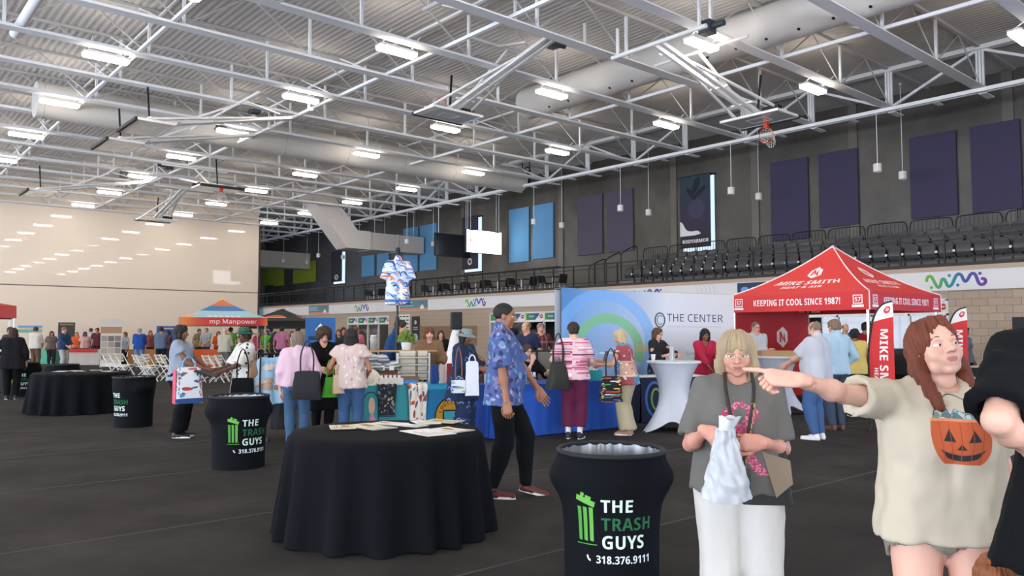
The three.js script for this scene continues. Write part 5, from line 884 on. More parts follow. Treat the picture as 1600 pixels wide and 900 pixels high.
  // ---- clothes
  const fold = (f, a) => (x, y, z) => a * (n3(x * f, y * f * 0.35, z * f) + 0.5 * n3(x * f * 2.3, y * f * 1.1 + 7, z * f * 2.3));
  const R = o.top;
  const sleeveEnd = (i, t) => (t <= 1 ? lerp3(sh[i], el[i], t) : lerp3(el[i], wr[i], t - 1));
  if (R) {
    const e = (R.ease ?? 0.016), hem = R.hem !== undefined ? R.hem * S : hipY - 0.03 * S, P = torso(e, hem).filter((_, k) => k !== 5 || R.hips !== false);
    const bot = V(0, hem, base.z), fl = R.flare || 0, hr = 0.06 * S * bw + e + fl, wx = 0.042 * S * bw;
    for (const s of [-1, 1]) { const k0 = tor(s * wx * 0.9, (R.boxy ? 0.2 : 0.1) * S, 0); P.push(cap(A3(k0), A3(V(s * (wx + fl * 0.3), hem - 0.02, base.z + (R.hang || 0))), (R.boxy ? 0.055 : 0.051) * S * bw + e, hr, { hem })); }
    for (const i of [0, 1]) P.push(cap(A3(hip[i]), A3(knee[i]), 0.054 * S * Math.sqrt(bw) + e + 0.006, 0.042 * S + e + 0.01, { hem }));
    P.push(cap(A3(tor(0, 0.11 * S, 0)), A3(V(0, hem - 0.02, base.z + (R.hang || 0))), 0.052 * S * bw + e, hr, { hem }));
    for (const i of [0, 1]) { const t = R.sleeve ?? 0.6; if (t <= 0) continue;
      const q = sleeveEnd(i, t), dd = R.sflare || 0;
      if (t <= 1) P.push(cap(A3(sh[i]), A3(q), 0.028 * S * Math.sqrt(bw) + e, 0.026 * S * Math.sqrt(bw) + e * 1.25 + dd, { flatB: 1 }));
      else P.push(cap(A3(sh[i]), A3(el[i]), 0.028 * S * Math.sqrt(bw) + e, 0.024 * S * Math.sqrt(bw) + e), cap(A3(el[i]), A3(q), 0.024 * S * Math.sqrt(bw) + e, 0.018 * S + e + dd, { flatB: 1 }));
      if (D > 1) { const u = q.clone().sub(t <= 1 ? sh[i] : el[i]).normalize(); P.push(cap(A3(q.clone().addScaledVector(u, -0.02)), A3(q.clone().addScaledVector(u, 0.05)), (t <= 1 ? 0.0225 * S * Math.sqrt(bw) + 0.004 : 0.0165 * S + 0.004), undefined, { carve: 1 })); P[P.length - 1].rb = P[P.length - 1].ra; }
    }
    const nk = R.neck ?? 0.036; // neck opening
    P.push({ ...cap(A3(J.neck.clone().add(V(0, 0.006 * S, 0.014 * S).applyQuaternion(Q))), A3(J.neck.clone().add(V(0, 0.1 * S, 0.05 * S).applyQuaternion(Q))), nk * S, nk * S * 1.2), carve: 1 });
    if (R.vneck) P.push({ ...cap(A3(J.neck.clone().add(V(0, 0, 0.04 * S).applyQuaternion(Q))), A3(J.neck.clone().add(V(0, -R.vneck * S, 0.085 * S * bw).applyQuaternion(Q))), 0.03 * S, 0.006 * S), carve: 1 });
    if (R.collar) P.push(cap(A3(J.neck.clone().add(V(0, -0.012 * S, -0.004 * S))), A3(J.neck.clone().add(V(0, 0.022 * S, 0))), 0.047 * S, 0.043 * S));
    const g = iso(P, cell, (R.K || 0.024) * S / 1.65, fold(R.ff || 9, R.fold ?? 0.006), 0.02);
    part(R.name || 'shirt', wrapUV(g, R.uvh || h, R.uv0 || 0, base.x, base.z), R.mat, root, R.label);
    if (R.buttons) for (let k = 0; k < 5; k++) { /* placket */ const y = 0.28 - k * 0.055; part('button', sph(0.006, ...A3(tor(0, y * S, 0.062 * S * bw + e + 0.012)), [1, 1, 0.6], 8), R.buttons, root); }
  }
  const Bt = o.bottom;
  if (Bt) {
    const e = Bt.ease ?? 0.012, to = Bt.to !== undefined ? Bt.to * S : 0.05 * S, P = [];
    const pel = (m) => [cap(A3(tor(-0.042 * S * bw, 0.012 * S, -0.006 * S)), A3(tor(0.042 * S * bw, 0.012 * S, -0.006 * S)), 0.06 * S * bw + e * m, 0.06 * S * bw + e * m), cap(A3(tor(-0.034 * S * bw, 0.05 * S, 0)), A3(tor(0.034 * S * bw, 0.05 * S, 0)), 0.052 * S * bw + e * m, 0.052 * S * bw + e * m)];
    P.push(...pel(0.8));
    if (Bt.skirt) P.push(cap(A3(tor(0, 0.03 * S, 0)), [0, to - 0.03, base.z], 0.09 * S * bw, 0.09 * S * bw + Bt.skirt, { minY: to, n: [0, 0, 1], fl: 0.85 }));
    else for (const i of [0, 1]) { P.push(...leg(i, e, Bt.flare || 0, to, Bt.wide || 0)); if (D > 0 && to > 0.12) P.push({ ...cap([hip[i].x + (knee[i].x - hip[i].x) * 0.5, to - 0.05, lerp3(hip[i], knee[i], 0.5).z], [hip[i].x + (knee[i].x - hip[i].x) * 0.5, to + 0.012, lerp3(hip[i], knee[i], 0.5).z], 0.05 * S * Math.sqrt(bw) + e * 0.4, undefined), rb: 0.05 * S * Math.sqrt(bw) + e * 0.4, carve: to > 0.25 * S && to < 0.5 * S }); }
    const Pf = P.filter((q) => q.carve !== false);
    const g = iso(Pf, cell, 0.03 * S / 1.65, fold(Bt.ff || 8, Bt.fold ?? 0.005), 0.015);
    part(Bt.name || (Bt.skirt ? 'skirt' : to > 0.25 * S ? 'shorts' : 'trousers'), wrapUV(g, 1, 0), Bt.mat, root, Bt.label);
  }
  if (!o.noLegs) {
    const sm = o.shoe || mat(0x1a1a1c, 0.5);
    for (const i of [0, 1]) {
      const s = i ? -1 : 1, up = Math.max(0, foot[i].y - 0.045 * S - 0.004), pitch = (o.footPitch && o.footPitch[i]) || 0, yw = (o.footYaw && o.footYaw[i]) ?? s * 0.15, L = 0.148 * S;
      const gs = put(iso([cap([0, 0.03, -0.035], [0, 0.028, 0.05], 0.034, 0.036, {}), cap([0, 0.026, 0.05], [0, 0.022, L - 0.07], 0.037, 0.028, {}), cap([0, 0.04, -0.02], [0, 0.075, -0.022], 0.034, 0.034)].map((q) => ({ ...q, minY: 0.01 })), D === 2 ? 0.007 : 0.012, 0.03), [0, 0, 0]);
      const m = part('shoe', gs, sm, root); m.position.set(foot[i].x, foot[i].y - 0.045 * S, foot[i].z); m.rotation.set(pitch, yw, 0, 'YXZ');
      part('sole', put(ext([...Array(20)].map((_, k) => { const a = k / 20 * 6.283; const zz = Math.cos(a) * (L * 0.5 + 0.01) + (L * 0.5 - 0.055); return [Math.sin(a) * (zz > 0.02 ? 0.038 : 0.033), -zz]; }), 0.018, 0.002), [0, 0.0, 0], [-Math.PI / 2, 0, 0]), o.sole || shoeSole, m);
      if (o.sock) part('sock', cyl(0.04, 0.036, 0.09, foot[i].x, foot[i].y + 0.05, foot[i].z, 14), o.sock, root);
    }
  }
  root.userData.rig = undefined; delete root.userData.rig;
  return { root, J, sh, el, wr, hf, hn, hc, hq, hh, headPose, foot, tor, S };
}
// hats, glasses: worn, so children of their person
function onHead(r, name, geo, m, label) { const o = part(name, Array.isArray(geo) ? merge(geo) : geo, m, r.root, label); o.position.copy(r.hc); o.quaternion.copy(r.hq); o.scale.setScalar(r.hh); return o; }
function glasses(r, m) { onHead(r, 'glasses', [put(new THREE.TorusGeometry(0.085, 0.01, 6, 24), [-0.14, 0.0, 0.365], [0, -0.12, 0], [1.1, 0.75, 1]), put(new THREE.TorusGeometry(0.085, 0.01, 6, 24), [0.14, 0, 0.365], [0, 0.12, 0], [1.1, 0.75, 1]), bar([-0.05, 0.02, 0.38], [0.05, 0.02, 0.38], 0.016), bar([-0.235, 0.02, 0.35], [-0.345, 0.03, -0.05], 0.016), bar([0.235, 0.02, 0.35], [0.345, 0.03, -0.05], 0.016)], m); }
// facing: 0 towards the camera, 90 to the right of the photo, 180 away
function facing(p, deg) { const c = V(-p.x, 0, -p.z).normalize(), r = V(-c.z * -1, 0, c.x * -1); const a = deg * Math.PI / 180, right = V(c.z, 0, -c.x); const v = c.multiplyScalar(Math.cos(a)).addScaledVector(right, Math.sin(a)); return Math.atan2(v.x, v.z); }
// ------------------------------------------------------------------ vendor stall left of centre
const toL = (at, turn, w) => w.clone().sub(at).applyAxisAngle(V(0, 1, 0), -turn);
const at3 = (px, py, d) => PD(px, d, EYE - (py - 520.3) / FOCAL * d);
const teal = mat(0x2a8f98, 0.75, { side: THREE.DoubleSide }), turq = mat(0x1f8fc0, 0.75, { side: THREE.DoubleSide });
{
  const seedR = (s) => () => (s = (s * 16807) % 2147483647) / 2147483647;
  const a = G(560, 604, 0.76), b = G(642, 602, 0.76), c = G(742, 600, 0.76); a.y = b.y = c.y = 0;
  const f1 = new THREE.MeshStandardMaterial({ roughness: 0.75, side: THREE.DoubleSide, map: tex(512, 400, (g) => { g.fillStyle = '#2d8790'; g.fillRect(0, 0, 512, 400); g.strokeStyle = '#16323a'; g.lineWidth = 10; g.beginPath(); g.arc(120, 120, 74, Math.PI, 0); g.lineTo(194, 320); g.stroke(); g.fillStyle = '#d0a58c'; g.beginPath(); g.ellipse(128, 150, 30, 66, 0, 0, 7); g.fill(); g.fillStyle = '#c7828c'; g.beginPath(); g.moveTo(90, 300); g.lineTo(128, 190); g.lineTo(190, 300); g.fill(); g.fillStyle = '#2b2226'; g.fillRect(70, 300, 140, 24); for (let i = 0; i < 6; i++) { g.fillStyle = '#d8d2c8'; g.fillRect(78 + i * 22, 304, 12, 16); } }) });
  const f2 = new THREE.MeshStandardMaterial({ roughness: 0.75, side: THREE.DoubleSide, map: tex(768, 512, (g) => { g.fillStyle = '#1d7fae'; g.fillRect(0, 0, 768, 512); g.fillStyle = '#36a9cf'; g.fillRect(0, 0, 768, 46); const cx = 470, cy = 330; g.fillStyle = '#1b1a1c'; g.beginPath(); g.arc(cx, cy, 206, 0, 7); g.fill(); g.fillStyle = '#d99a2b'; g.beginPath(); g.arc(cx, cy, 190, 0, 7); g.fill(); const w = 'LOUISIANA'; for (let i = 0; i < w.length; i++) { const t = -1.15 + i * 0.288; g.save(); g.translate(cx + Math.sin(t) * 150, cy - Math.cos(t) * 150); g.rotate(t); txt(g, w[i], 0, 0, 52, '#5b2f18'); g.restore(); } g.fillStyle = '#1b1a1c'; g.fillRect(cx - 106, cy - 76, 190, 190); g.fillStyle = '#48b7c4'; g.beginPath(); for (const [x, y] of [[-92, -62], [60, -62], [50, 0], [70, 40], [120, 60], [60, 100], [-80, 96]]) g.lineTo(cx + x, cy + y); g.fill(); g.fillStyle = '#e8e2d6'; for (const [x, y] of [[118, 20], [140, 60], [105, 70], [130, 100]]) { g.beginPath(); g.ellipse(cx + x, cy + y, 16, 26, 0.6, 0, 7); g.fill(); } }) });
  const V1 = clothTable('vendor_table', 'left vendor table under the teal cloth', a, b, 0.75, 0.76, teal, { front: f1, clothLabel: 'teal tablecloth with a painted figure at the left of the vendor stall', wave: 0.3 });
  const V2 = clothTable('vendor_table', 'right vendor table under the turquoise blue cloth', b.clone().lerp(c, 0.03), c, 0.75, 0.76, turq, { front: f2, clothLabel: 'turquoise blue tablecloth with a round orange emblem at the vendor stall', wave: 0.3 });
  const T = V1.turn, bumpy = (r, h, n) => { };
  // draped textiles
  const paisley = (bg, cols, n, s, W = 256, H = 512) => tex(W, H, (g) => { const r = seedR(s); g.fillStyle = bg; g.fillRect(0, 0, W, H); for (let i = 0; i < n; i++) { g.fillStyle = cols[Math.floor(r() * cols.length)]; g.beginPath(); g.ellipse(r() * W, r() * H, 6 + r() * 26, 4 + r() * 14, r() * 6, 0, 7); g.fill(); } });
  const scarfM = new THREE.MeshStandardMaterial({ map: paisley('#e8e2d6', ['#d9702f', '#c9542a', '#5a5a7a', '#e6d9c4', '#9a4a3a'], 60, 11), roughness: 0.85, side: THREE.DoubleSide });
  const drape = (o, W, back, down, m) => part('cloth', grid(16, 30, (u, v) => { const s = v * (back + down), x = (u - 0.5) * W * (1 + 0.1 * Math.sin(v * 5)), k = 0.012 * Math.sin(u * 19 + v * 3); return s < back ? [x, 0.022 + k * 0.6, -back + s] : [x, 0.022 - (s - back), 0.055 + k]; }), m, o);
  const sc = thing('scarf', 'long white scarf with orange flowers hanging over the stall front', 'scarf', V2.at(-V2.L / 2 + 0.06, 0.005, 0.76), T); drape(sc, 0.27, 0.5, 0.62, scarfM); part('hem', box(0.28, 0.012, 0.006, 0, -0.6, 0.06), mat(0xd8cfc0, 0.9), sc);
  const dk = new THREE.MeshStandardMaterial({ map: paisley('#23262b', ['#4a555c', '#8a8a80', '#31424e', '#15171a', '#b0a68c'], 70, 5), roughness: 0.9, side: THREE.DoubleSide });
  const tp = thing('printed_hanging', 'dark printed cloth hanging beside the painted figure on the teal front', 'cloth', V1.at(V1.L / 2 - 0.36, 0.005, 0.76), T); drape(tp, 0.25, 0.25, 0.44, dk); part('hem', box(0.25, 0.01, 0.006, 0, -0.43, 0.06), M.black, tp);
  // goods
  const hatG = (r, h) => lathe([[0.001, h], [r * 0.5, h * 0.96], [r * 0.86, h * 0.6], [r, 0.03], [r * 0.97, 0], [0.001, 0]], 24);
  const knit = new THREE.MeshStandardMaterial({ map: tex(128, 128, (g) => { for (let i = 0; i < 8; i++) { g.fillStyle = i % 2 ? '#d9d9d4' : '#7d858a'; g.fillRect(0, i * 16, 128, 16); } }), roughness: 0.95 });
  const hat = thing('knit_hat', 'x', 'hat', [0, 0, 0], 0, 'knitted hats heaped on the vendor table'); part('crown', hatG(0.12, 0.13), knit, hat); part('band', cyl(0.124, 0.122, 0.04, 0, 0.02, 0, 24), mat(0x5f666b, 0.95), hat);
  const boxB = V1.at(V1.L / 2 - 0.3, -0.42), hb = thing('wicker_box', 'brown wicker box with white tags under the knitted hats', 'box', boxB, T); part('box_wall', rbox(0.36, 0.2, 0.24, 0, 0.1, 0, 0.015), mat(0x5a4638, 0.95, { bumpMap: nFine, bumpScale: 0.01 }), hb); for (const x of [-0.06, 0.08]) part('price_tag', box(0.07, 0.07, 0.004, x, 0.24, 0.124), M.white, hb); part('lid_edge', box(0.37, 0.02, 0.25, 0, 0.2, 0), mat(0x463628, 0.9), hb);
  [[-0.26, 0, 0], [-0.12, 0, 0.02], [0.02, 0, -0.02], [0.15, 0, 0], [-0.05, 0.1, 0], [-0.2, 0.1, 0.0]].forEach(([x, y, z], i) => { const p = boxB.clone().add(V(x * 0.9, 0.212 + y, z).applyAxisAngle(V(0, 1, 0), T)), l = `grey and white striped knit hat, ${ord(i)} in the heap on the brown box`; if (!i) { hat.position.copy(p); hat.userData.label = l; hat.rotation.y = T; } else { const q = dup(hat, p, T + i, l); q.rotation.z = (i % 3 - 1) * 0.15; } });
  const whb = V1.at(V1.L / 2 - 0.27, -0.16), wb = thing('display_tray', 'white tray of small white tubs at the stall front', 'tray', whb, T); part('tray_wall', rbox(0.36, 0.1, 0.16, 0, 0.05, 0, 0.01), mat(0xd8d2c6, 0.7), wb);
  const tub = thing('small_tub', 'x', 'tub', [0, 0, 0], 0, 'small white tubs in the tray'); part('tub_body', cyl(0.022, 0.026, 0.04, 0, 0.02, 0, 14), M.white, tub); part('lid', cyl(0.027, 0.027, 0.012, 0, 0.045, 0, 14), mat(0xb06a60, 0.6), tub);
  for (let i = 0; i < 5; i++) { const p = whb.clone().add(V(-0.13 + i * 0.065, 0.101, 0).applyAxisAngle(V(0, 1, 0), T)), l = `small white tub with pinkish lid, ${ord(i)} from the left in the white tray`; if (!i) { tub.position.copy(p); tub.userData.label = l; } else dup(tub, p, 0, l); }
  const cp = thing('sun_cap', 'cream cap with curved brim leaning at the left of the stall', 'hat', V1.at(V1.L / 2 - 0.6, -0.2), T); part('crown', put(hatG(0.11, 0.12), [0, 0.06, 0], [0.9, 0, 0]), mat(0xcfc7b6, 0.9), cp); part('brim', put(lathe([[0.1, 0.0], [0.19, 0.01], [0.19, 0.016], [0.1, 0.01]], 28), [0, 0.09, 0.03], [0.9, 0, 0]), mat(0xd8d0be, 0.9), cp);
  const wt = thing('wooden_tray', 'low brown wooden tray beside the white tray', 'tray', V2.at(-V2.L / 2 - 0.02, -0.42), T); part('tray_wall', [box(0.34, 0.1, 0.012, 0, 0.05, 0.1), box(0.34, 0.1, 0.012, 0, 0.05, -0.1), box(0.012, 0.1, 0.2, -0.17, 0.05, 0), box(0.012, 0.1, 0.2, 0.17, 0.05, 0)], mat(0x8a6a4a, 0.8), wt); part('tray_floor', box(0.34, 0.012, 0.2, 0, 0.006, 0), mat(0x7a5a3c, 0.8), wt);
  const bf = thing('folded_shirt', 'folded sky blue cloth at the front edge of the stall', 'cloth', V1.at(V1.L / 2 - 0.02, -0.2), T); for (let i = 0; i < 3; i++) part('fold', rbox(0.3 - i * 0.01, 0.02, 0.2, 0, 0.011 + i * 0.02, 0, 0.009), mat([0x4f8fd0, 0x5a99d8, 0x4a86c6][i], 0.9), bf);
  const bk = (x, z, w, h, c, l) => { const o = thing('book', l, 'book', V2.at(x, z), T + 0.25, 'books standing on the stall'); part('cover', rbox(w, h, 0.03, 0, h / 2, 0, 0.004), mat(c, 0.5), o); part('pages', box(w - 0.012, h - 0.012, 0.024, 0.008, h / 2, -0.001), mat(0xe9e4d8, 0.8), o); };
  bk(-0.1, -0.22, 0.12, 0.28, 0x2a4f96, 'blue book standing upright on the stall beside the red one'); bk(0.03, -0.25, 0.1, 0.28, 0xd9d4c8, 'cream book standing between the blue and the red book'); bk(0.14, -0.2, 0.13, 0.3, 0x9a2526, 'dark red book standing in front of the wooden basket');
  const ba = thing('bushel_basket', 'tilted wooden bushel basket with open end on the right of the stall', 'basket', V2.at(0.5, -0.4), T + 0.5); { const sl = []; const wood = [0xb5875a, 0xa87a4e, 0xbd9064].map((q) => mat(q, 0.8)); const Rr = (y) => 0.18 + 0.05 * y / 0.34; const M4 = new THREE.Matrix4().makeRotationZ(1.25).setPosition(0.16, 0.2, 0); for (let i = 0; i < 22; i++) { const t = i / 22 * 6.283, g = grid(2, 5, (u, v) => { const y = v * 0.34, r = Rr(y), A = t + (u - 0.5) * 0.27; return [r * Math.sin(A), y, r * Math.cos(A)]; }); part('slat', g.applyMatrix4(M4), mat([0xb5875a, 0xa87a4e, 0xbd9064][i % 3], 0.8, { side: THREE.DoubleSide }), ba); } for (const y of [0.04, 0.17, 0.32]) part('hoop', put(new THREE.TorusGeometry(Rr(y) + 0.006, 0.011, 6, 36), [0, y, 0], [Math.PI / 2, 0, 0]).applyMatrix4(M4), mat(0x9a6d42, 0.8), ba); part('bottom', cyl(0.18, 0.18, 0.015, 0, 0.008, 0, 24).applyMatrix4(M4), mat(0x8a6038, 0.8), ba); }
  // trestle shelf behind with plant, jar and white rolls
  const S0 = PD(624, 13.35), tr = thing('trestle_shelf', 'light wooden trestle shelf behind the vendor goods', 'shelf', S0, face(S0, 4)); const wd = mat(0xb98f62, 0.75); part('plank', rbox(1.25, 0.03, 0.3, 0, 1.22, 0, 0.006), wd, tr); for (const s of [-0.42, 0.3]) { part('trestle_leg', bar([s, 1.2, 0.02], [s - 0.22, 0, 0.2], 0.035), wd, tr); part('trestle_leg', bar([s, 1.2, 0.02], [s + 0.22, 0, 0.2], 0.035), wd, tr); part('trestle_leg', bar([s, 1.2, -0.02], [s, 0, -0.3], 0.035), wd, tr); part('brace', bar([s - 0.13, 0.6, 0.12], [s + 0.13, 0.6, 0.12], 0.025), wd, tr); }
  const onS = (x, z = 0, y = 1.236) => V(x, y, z).applyAxisAngle(V(0, 1, 0), face(S0, 4)).add(S0);
  const pl = thing('potted_plant', 'green and yellow bushy plant in a white pot on the trestle shelf', 'plant', onS(0.12)); part('pot', lathe([[0.001, 0], [0.07, 0], [0.09, 0.13], [0.08, 0.13], [0.065, 0.02], [0.001, 0.02]], 24), M.white, pl); { const lv = []; for (let i = 0; i < 240; i++) { const q = new THREE.PlaneGeometry(0.045, 0.03); const th = rnd(6.283), r = Math.sqrt(rnd()) * 0.15, y = 0.13 + rnd(0.19) * (1.2 - r * 4); put(q, [Math.cos(th) * r, y, Math.sin(th) * r], [rnd(3), rnd(3), rnd(3)]); lv.push(q); } const f = part('foliage', merge(lv), mat(0x7f9a44, 0.8, { side: THREE.DoubleSide, transmission: 0.3, thickness: 0 }), pl); f.userData.kind = 'stuff'; part('soil', cyl(0.078, 0.078, 0.01, 0, 0.12, 0, 20), mat(0x3a2a20, 0.95), pl); for (let i = 0; i < 6; i++) part('stem', rod([0, 0.12, 0], [Math.cos(i) * 0.08, 0.28, Math.sin(i) * 0.08], 0.004), mat(0x5a7a34, 0.8), pl); }
  const rl = mat(0xd9d0bd, 0.9); const rk = thing('rolled_cloth', 'x', 'cloth', [0, 0, 0], 0, 'cream rolled cloths stacked behind the stall'); part('roll', put(new THREE.CylinderGeometry(0.05, 0.05, 0.44, 16), [0, 0.05, 0], [0, 0, Math.PI / 2]), rl, rk); part('ribbon', put(new THREE.CylinderGeometry(0.0515, 0.0515, 0.04, 16), [0.05, 0.05, 0], [0, 0, Math.PI / 2]), mat(0x8a7a62, 0.9), rk);
  const C0 = PD(646, 12.95), cr = thing('display_rack', 'slatted rack of cream cloth rolls behind the books', 'rack', C0, face(C0, 4)); for (const s of [-0.25, 0.25]) part('upright', box(0.03, 1.2, 0.3, s, 0.6, 0), M.white, cr); for (let i = 0; i < 4; i++) part('shelf', box(0.5, 0.015, 0.3, 0, 0.78 + i * 0.115, 0), M.white, cr);
  for (let r = 0; r < 4; r++) for (let i = 0; i < 2; i++) { const p = V(0, 0.788 + r * 0.115, i ? 0.07 : -0.06).applyAxisAngle(V(0, 1, 0), face(C0, 4)).add(C0), l = `cream cloth roll, ${i ? 'front' : 'back'} of the ${ord(r)} shelf from the bottom of the rack`; if (!r && !i) { rk.position.copy(p); rk.rotation.y = face(C0, 4); rk.userData.label = l; } else dup(rk, p, face(C0, 4), l); }
  const jr = thing('glass_jar', 'tall grey jar with a white cloth on the left of the trestle shelf', 'jar', onS(-0.42)); part('jar_body', lathe([[0.001, 0], [0.06, 0], [0.062, 0.2], [0.045, 0.23], [0.001, 0.23]], 20), mat(0x9b9a94, 0.3), jr); part('lid', cyl(0.05, 0.05, 0.02, 0, 0.24, 0, 18), M.white, jr);
  // shirt form high on a tripod pole
  const F0 = PD(621, 13.6), sf = thing('shirt_form', 'short-sleeved blue and orange patterned shirt on a high black pole', 'display form', F0, face(F0, 12));
  const sm = new THREE.MeshStandardMaterial({ roughness: 0.85, map: tex(512, 512, (g) => { const r = seedR(77); g.fillStyle = '#cfd8e8'; g.fillRect(0, 0, 512, 512); for (let i = 0; i < 120; i++) { g.strokeStyle = pick(['#3f6fb8', '#6a94cf', '#e07a3a', '#f1ece4', '#d9a08a', '#2f528f']); g.lineWidth = 6 + r() * 16; const x = r() * 512, y = r() * 512; g.beginPath(); g.moveTo(x, y); g.bezierCurveTo(x + 40, y - 40, x + 60, y + 40, x + 20 + r() * 80, y + 30); g.stroke(); } g.fillStyle = '#3f6fb0'; g.fillRect(0, 440, 512, 30); }) });
  const sg = iso([cap([-0.13, 0.72, 0], [0.13, 0.72, 0], 0.06), cap([-0.07, 0.62, 0], [-0.09, 0.02, 0], 0.11, 0.125, { minY: 0.03 }), cap([0.07, 0.62, 0], [0.09, 0.02, 0], 0.11, 0.125, { minY: 0.03 }), cap([0.17, 0.72, 0], [0.25, 0.46, 0.02], 0.055, 0.07, { flatB: 1 }), cap([-0.17, 0.72, 0], [-0.25, 0.46, 0.02], 0.055, 0.07, { flatB: 1 }), cap([0, 0.76, 0.02], [0, 0.82, 0.02], 0.07, 0.06)], 0.016, 0.05, (x, y, z) => 0.01 * n3(x * 9, y * 4, z * 9), 0.015);
  const shirt = part('shirt', wrapUV(sg, 0.8, 0), sm, sf); shirt.position.y = 1.98; part('form_neck', cyl(0.045, 0.04, 0.16, 0, 2.84, 0, 16), M.black, sf); part('neck_knob', sph(0.045, 0, 2.95, 0), M.black, sf); part('pole', rod([0, 0.9, 0], [0, 2.8, 0], 0.02), M.blackMetal, sf); part('pole_sleeve', rod([0, 0.5, 0], [0, 1.8, 0], 0.035), M.blackMetal, sf); for (let i = 0; i < 3; i++) { const t = i * 2.094; part('tripod_leg', rod([0, 1.1, 0], [Math.sin(t) * 0.5, 0.01, Math.cos(t) * 0.5], 0.016), M.blackMetal, sf); }
  // loudspeaker on a stand
  const L0 = PD(713, 20.5), ls = thing('loudspeaker', 'black loudspeaker on a white-draped stand at the tan wall', 'speaker', L0, face(L0, 10)); part('cabinet', rbox(0.27, 0.44, 0.26, 0, 1.84, 0, 0.02), M.black, ls); part('grille', rbox(0.24, 0.4, 0.02, 0, 1.84, 0.13, 0.008), mat(0x24262a, 0.7), ls); part('pole', rod([0, 0.2, 0], [0, 1.62, 0], 0.02), M.blackMetal, ls); for (let i = 0; i < 3; i++) part('tripod_leg', rod([0, 0.7, 0], [Math.sin(i * 2.094) * 0.45, 0.01, Math.cos(i * 2.094) * 0.45], 0.014), M.blackMetal, ls); part('stand_cover', lathe([[0.1, 1.6], [0.16, 1.4], [0.3, 0.7], [0.42, 0.05]], 24), mat(0xe3e2de, 0.9, { side: THREE.DoubleSide }), ls);
  // garment rack with pale blue clothes
  const K0 = PD(441, 11.6), kr = thing('clothes_rack', 'low rolling clothes rack at the left of the stall', 'rack', K0, face(K0, 35)); for (const s of [-0.35, 0.35]) { part('upright', rod([s, 0.05, 0], [s, 1.22, 0], 0.013), M.blackMetal, kr); part('foot', bar([s, 0.05, -0.22], [s, 0.05, 0.22], 0.025), M.blackMetal, kr); for (const z of [-0.2, 0.2]) part('caster', put(new THREE.CylinderGeometry(0.035, 0.035, 0.025, 14), [s, 0.036, z], [0, 0, Math.PI / 2]), M.black, kr); } part('top_rail', rod([-0.4, 1.22, 0], [0.4, 1.22, 0], 0.014), M.blackMetal, kr);
  const onK = (x, y, z) => V(x, y, z).applyAxisAngle(V(0, 1, 0), face(K0, 35)).add(K0);
  const gm = (c, fl) => new THREE.MeshStandardMaterial({ roughness: 0.9, map: tex(256, 256, (g) => { g.fillStyle = c; g.fillRect(0, 0, 256, 256); const r = seedR(21); if (fl) for (let i = 0; i < 9; i++) { g.fillStyle = pick(['#b59a86', '#8a7464', '#d8c8bc']); g.beginPath(); g.ellipse(90 + r() * 80, 60 + r() * 110, 10 + r() * 12, 10 + r() * 18, r() * 3, 0, 7); g.fill(); } }) });
  const jk = iso([cap([-0.16, 0.62, 0], [0.16, 0.62, 0], 0.05), cap([-0.08, 0.5, 0], [-0.1, 0, 0], 0.09, 0.13, { minY: 0.01 }), cap([0.08, 0.5, 0], [0.1, 0, 0], 0.09, 0.13, { minY: 0.01 }), cap([0.2, 0.6, 0], [0.25, 0.15, 0], 0.05, 0.06, { flatB: 1 }), cap([-0.2, 0.6, 0], [-0.25, 0.15, 0], 0.05, 0.06, { flatB: 1 })], 0.018, 0.05, (x, y, z) => 0.012 * n3(x * 10, y * 3, z * 10), 0.02);
  const blue = gm('#9cc3dc', 1);
  [[-0.12, 0, 'pale blue jacket with brown flower print hanging on the low rack, front'], [0.16, 0.3, 'second pale blue jacket hanging behind the printed one on the low rack']].forEach(([x, r, l], i) => { const o = thing('hanging_jacket', l, 'jacket', onK(x, 0.5, 0.0), face(K0, 10) + r); part('jacket', wrapUV(jk.clone(), 0.7, 0), i ? mat(0x8db4cf, 0.9) : blue, o); part('hanger_hook', tube([[0, 0.66, 0], [0, 0.7, 0], [0.02, 0.735, 0], [0.0, 0.75, 0]], 0.006, 12, 5), M.chrome, o); });
  const bs = thing('black_garment', 'black skirt hanging low under the pale blue jackets', 'skirt', onK(0.02, 0.14, 0.03), face(K0, 10)); part('skirt', iso([cap([0, 0.38, 0], [0, 0, 0], 0.13, 0.19, { minY: 0.01, maxY: 0.4 })], 0.018, 0.03, (x, y, z) => 0.015 * n3(x * 12, y * 2, z * 12), 0.02), mat(0x17171b, 0.9), bs); part('waistband', cyl(0.135, 0.13, 0.03, 0, 0.39, 0, 24), mat(0x101013, 0.8), bs);
}
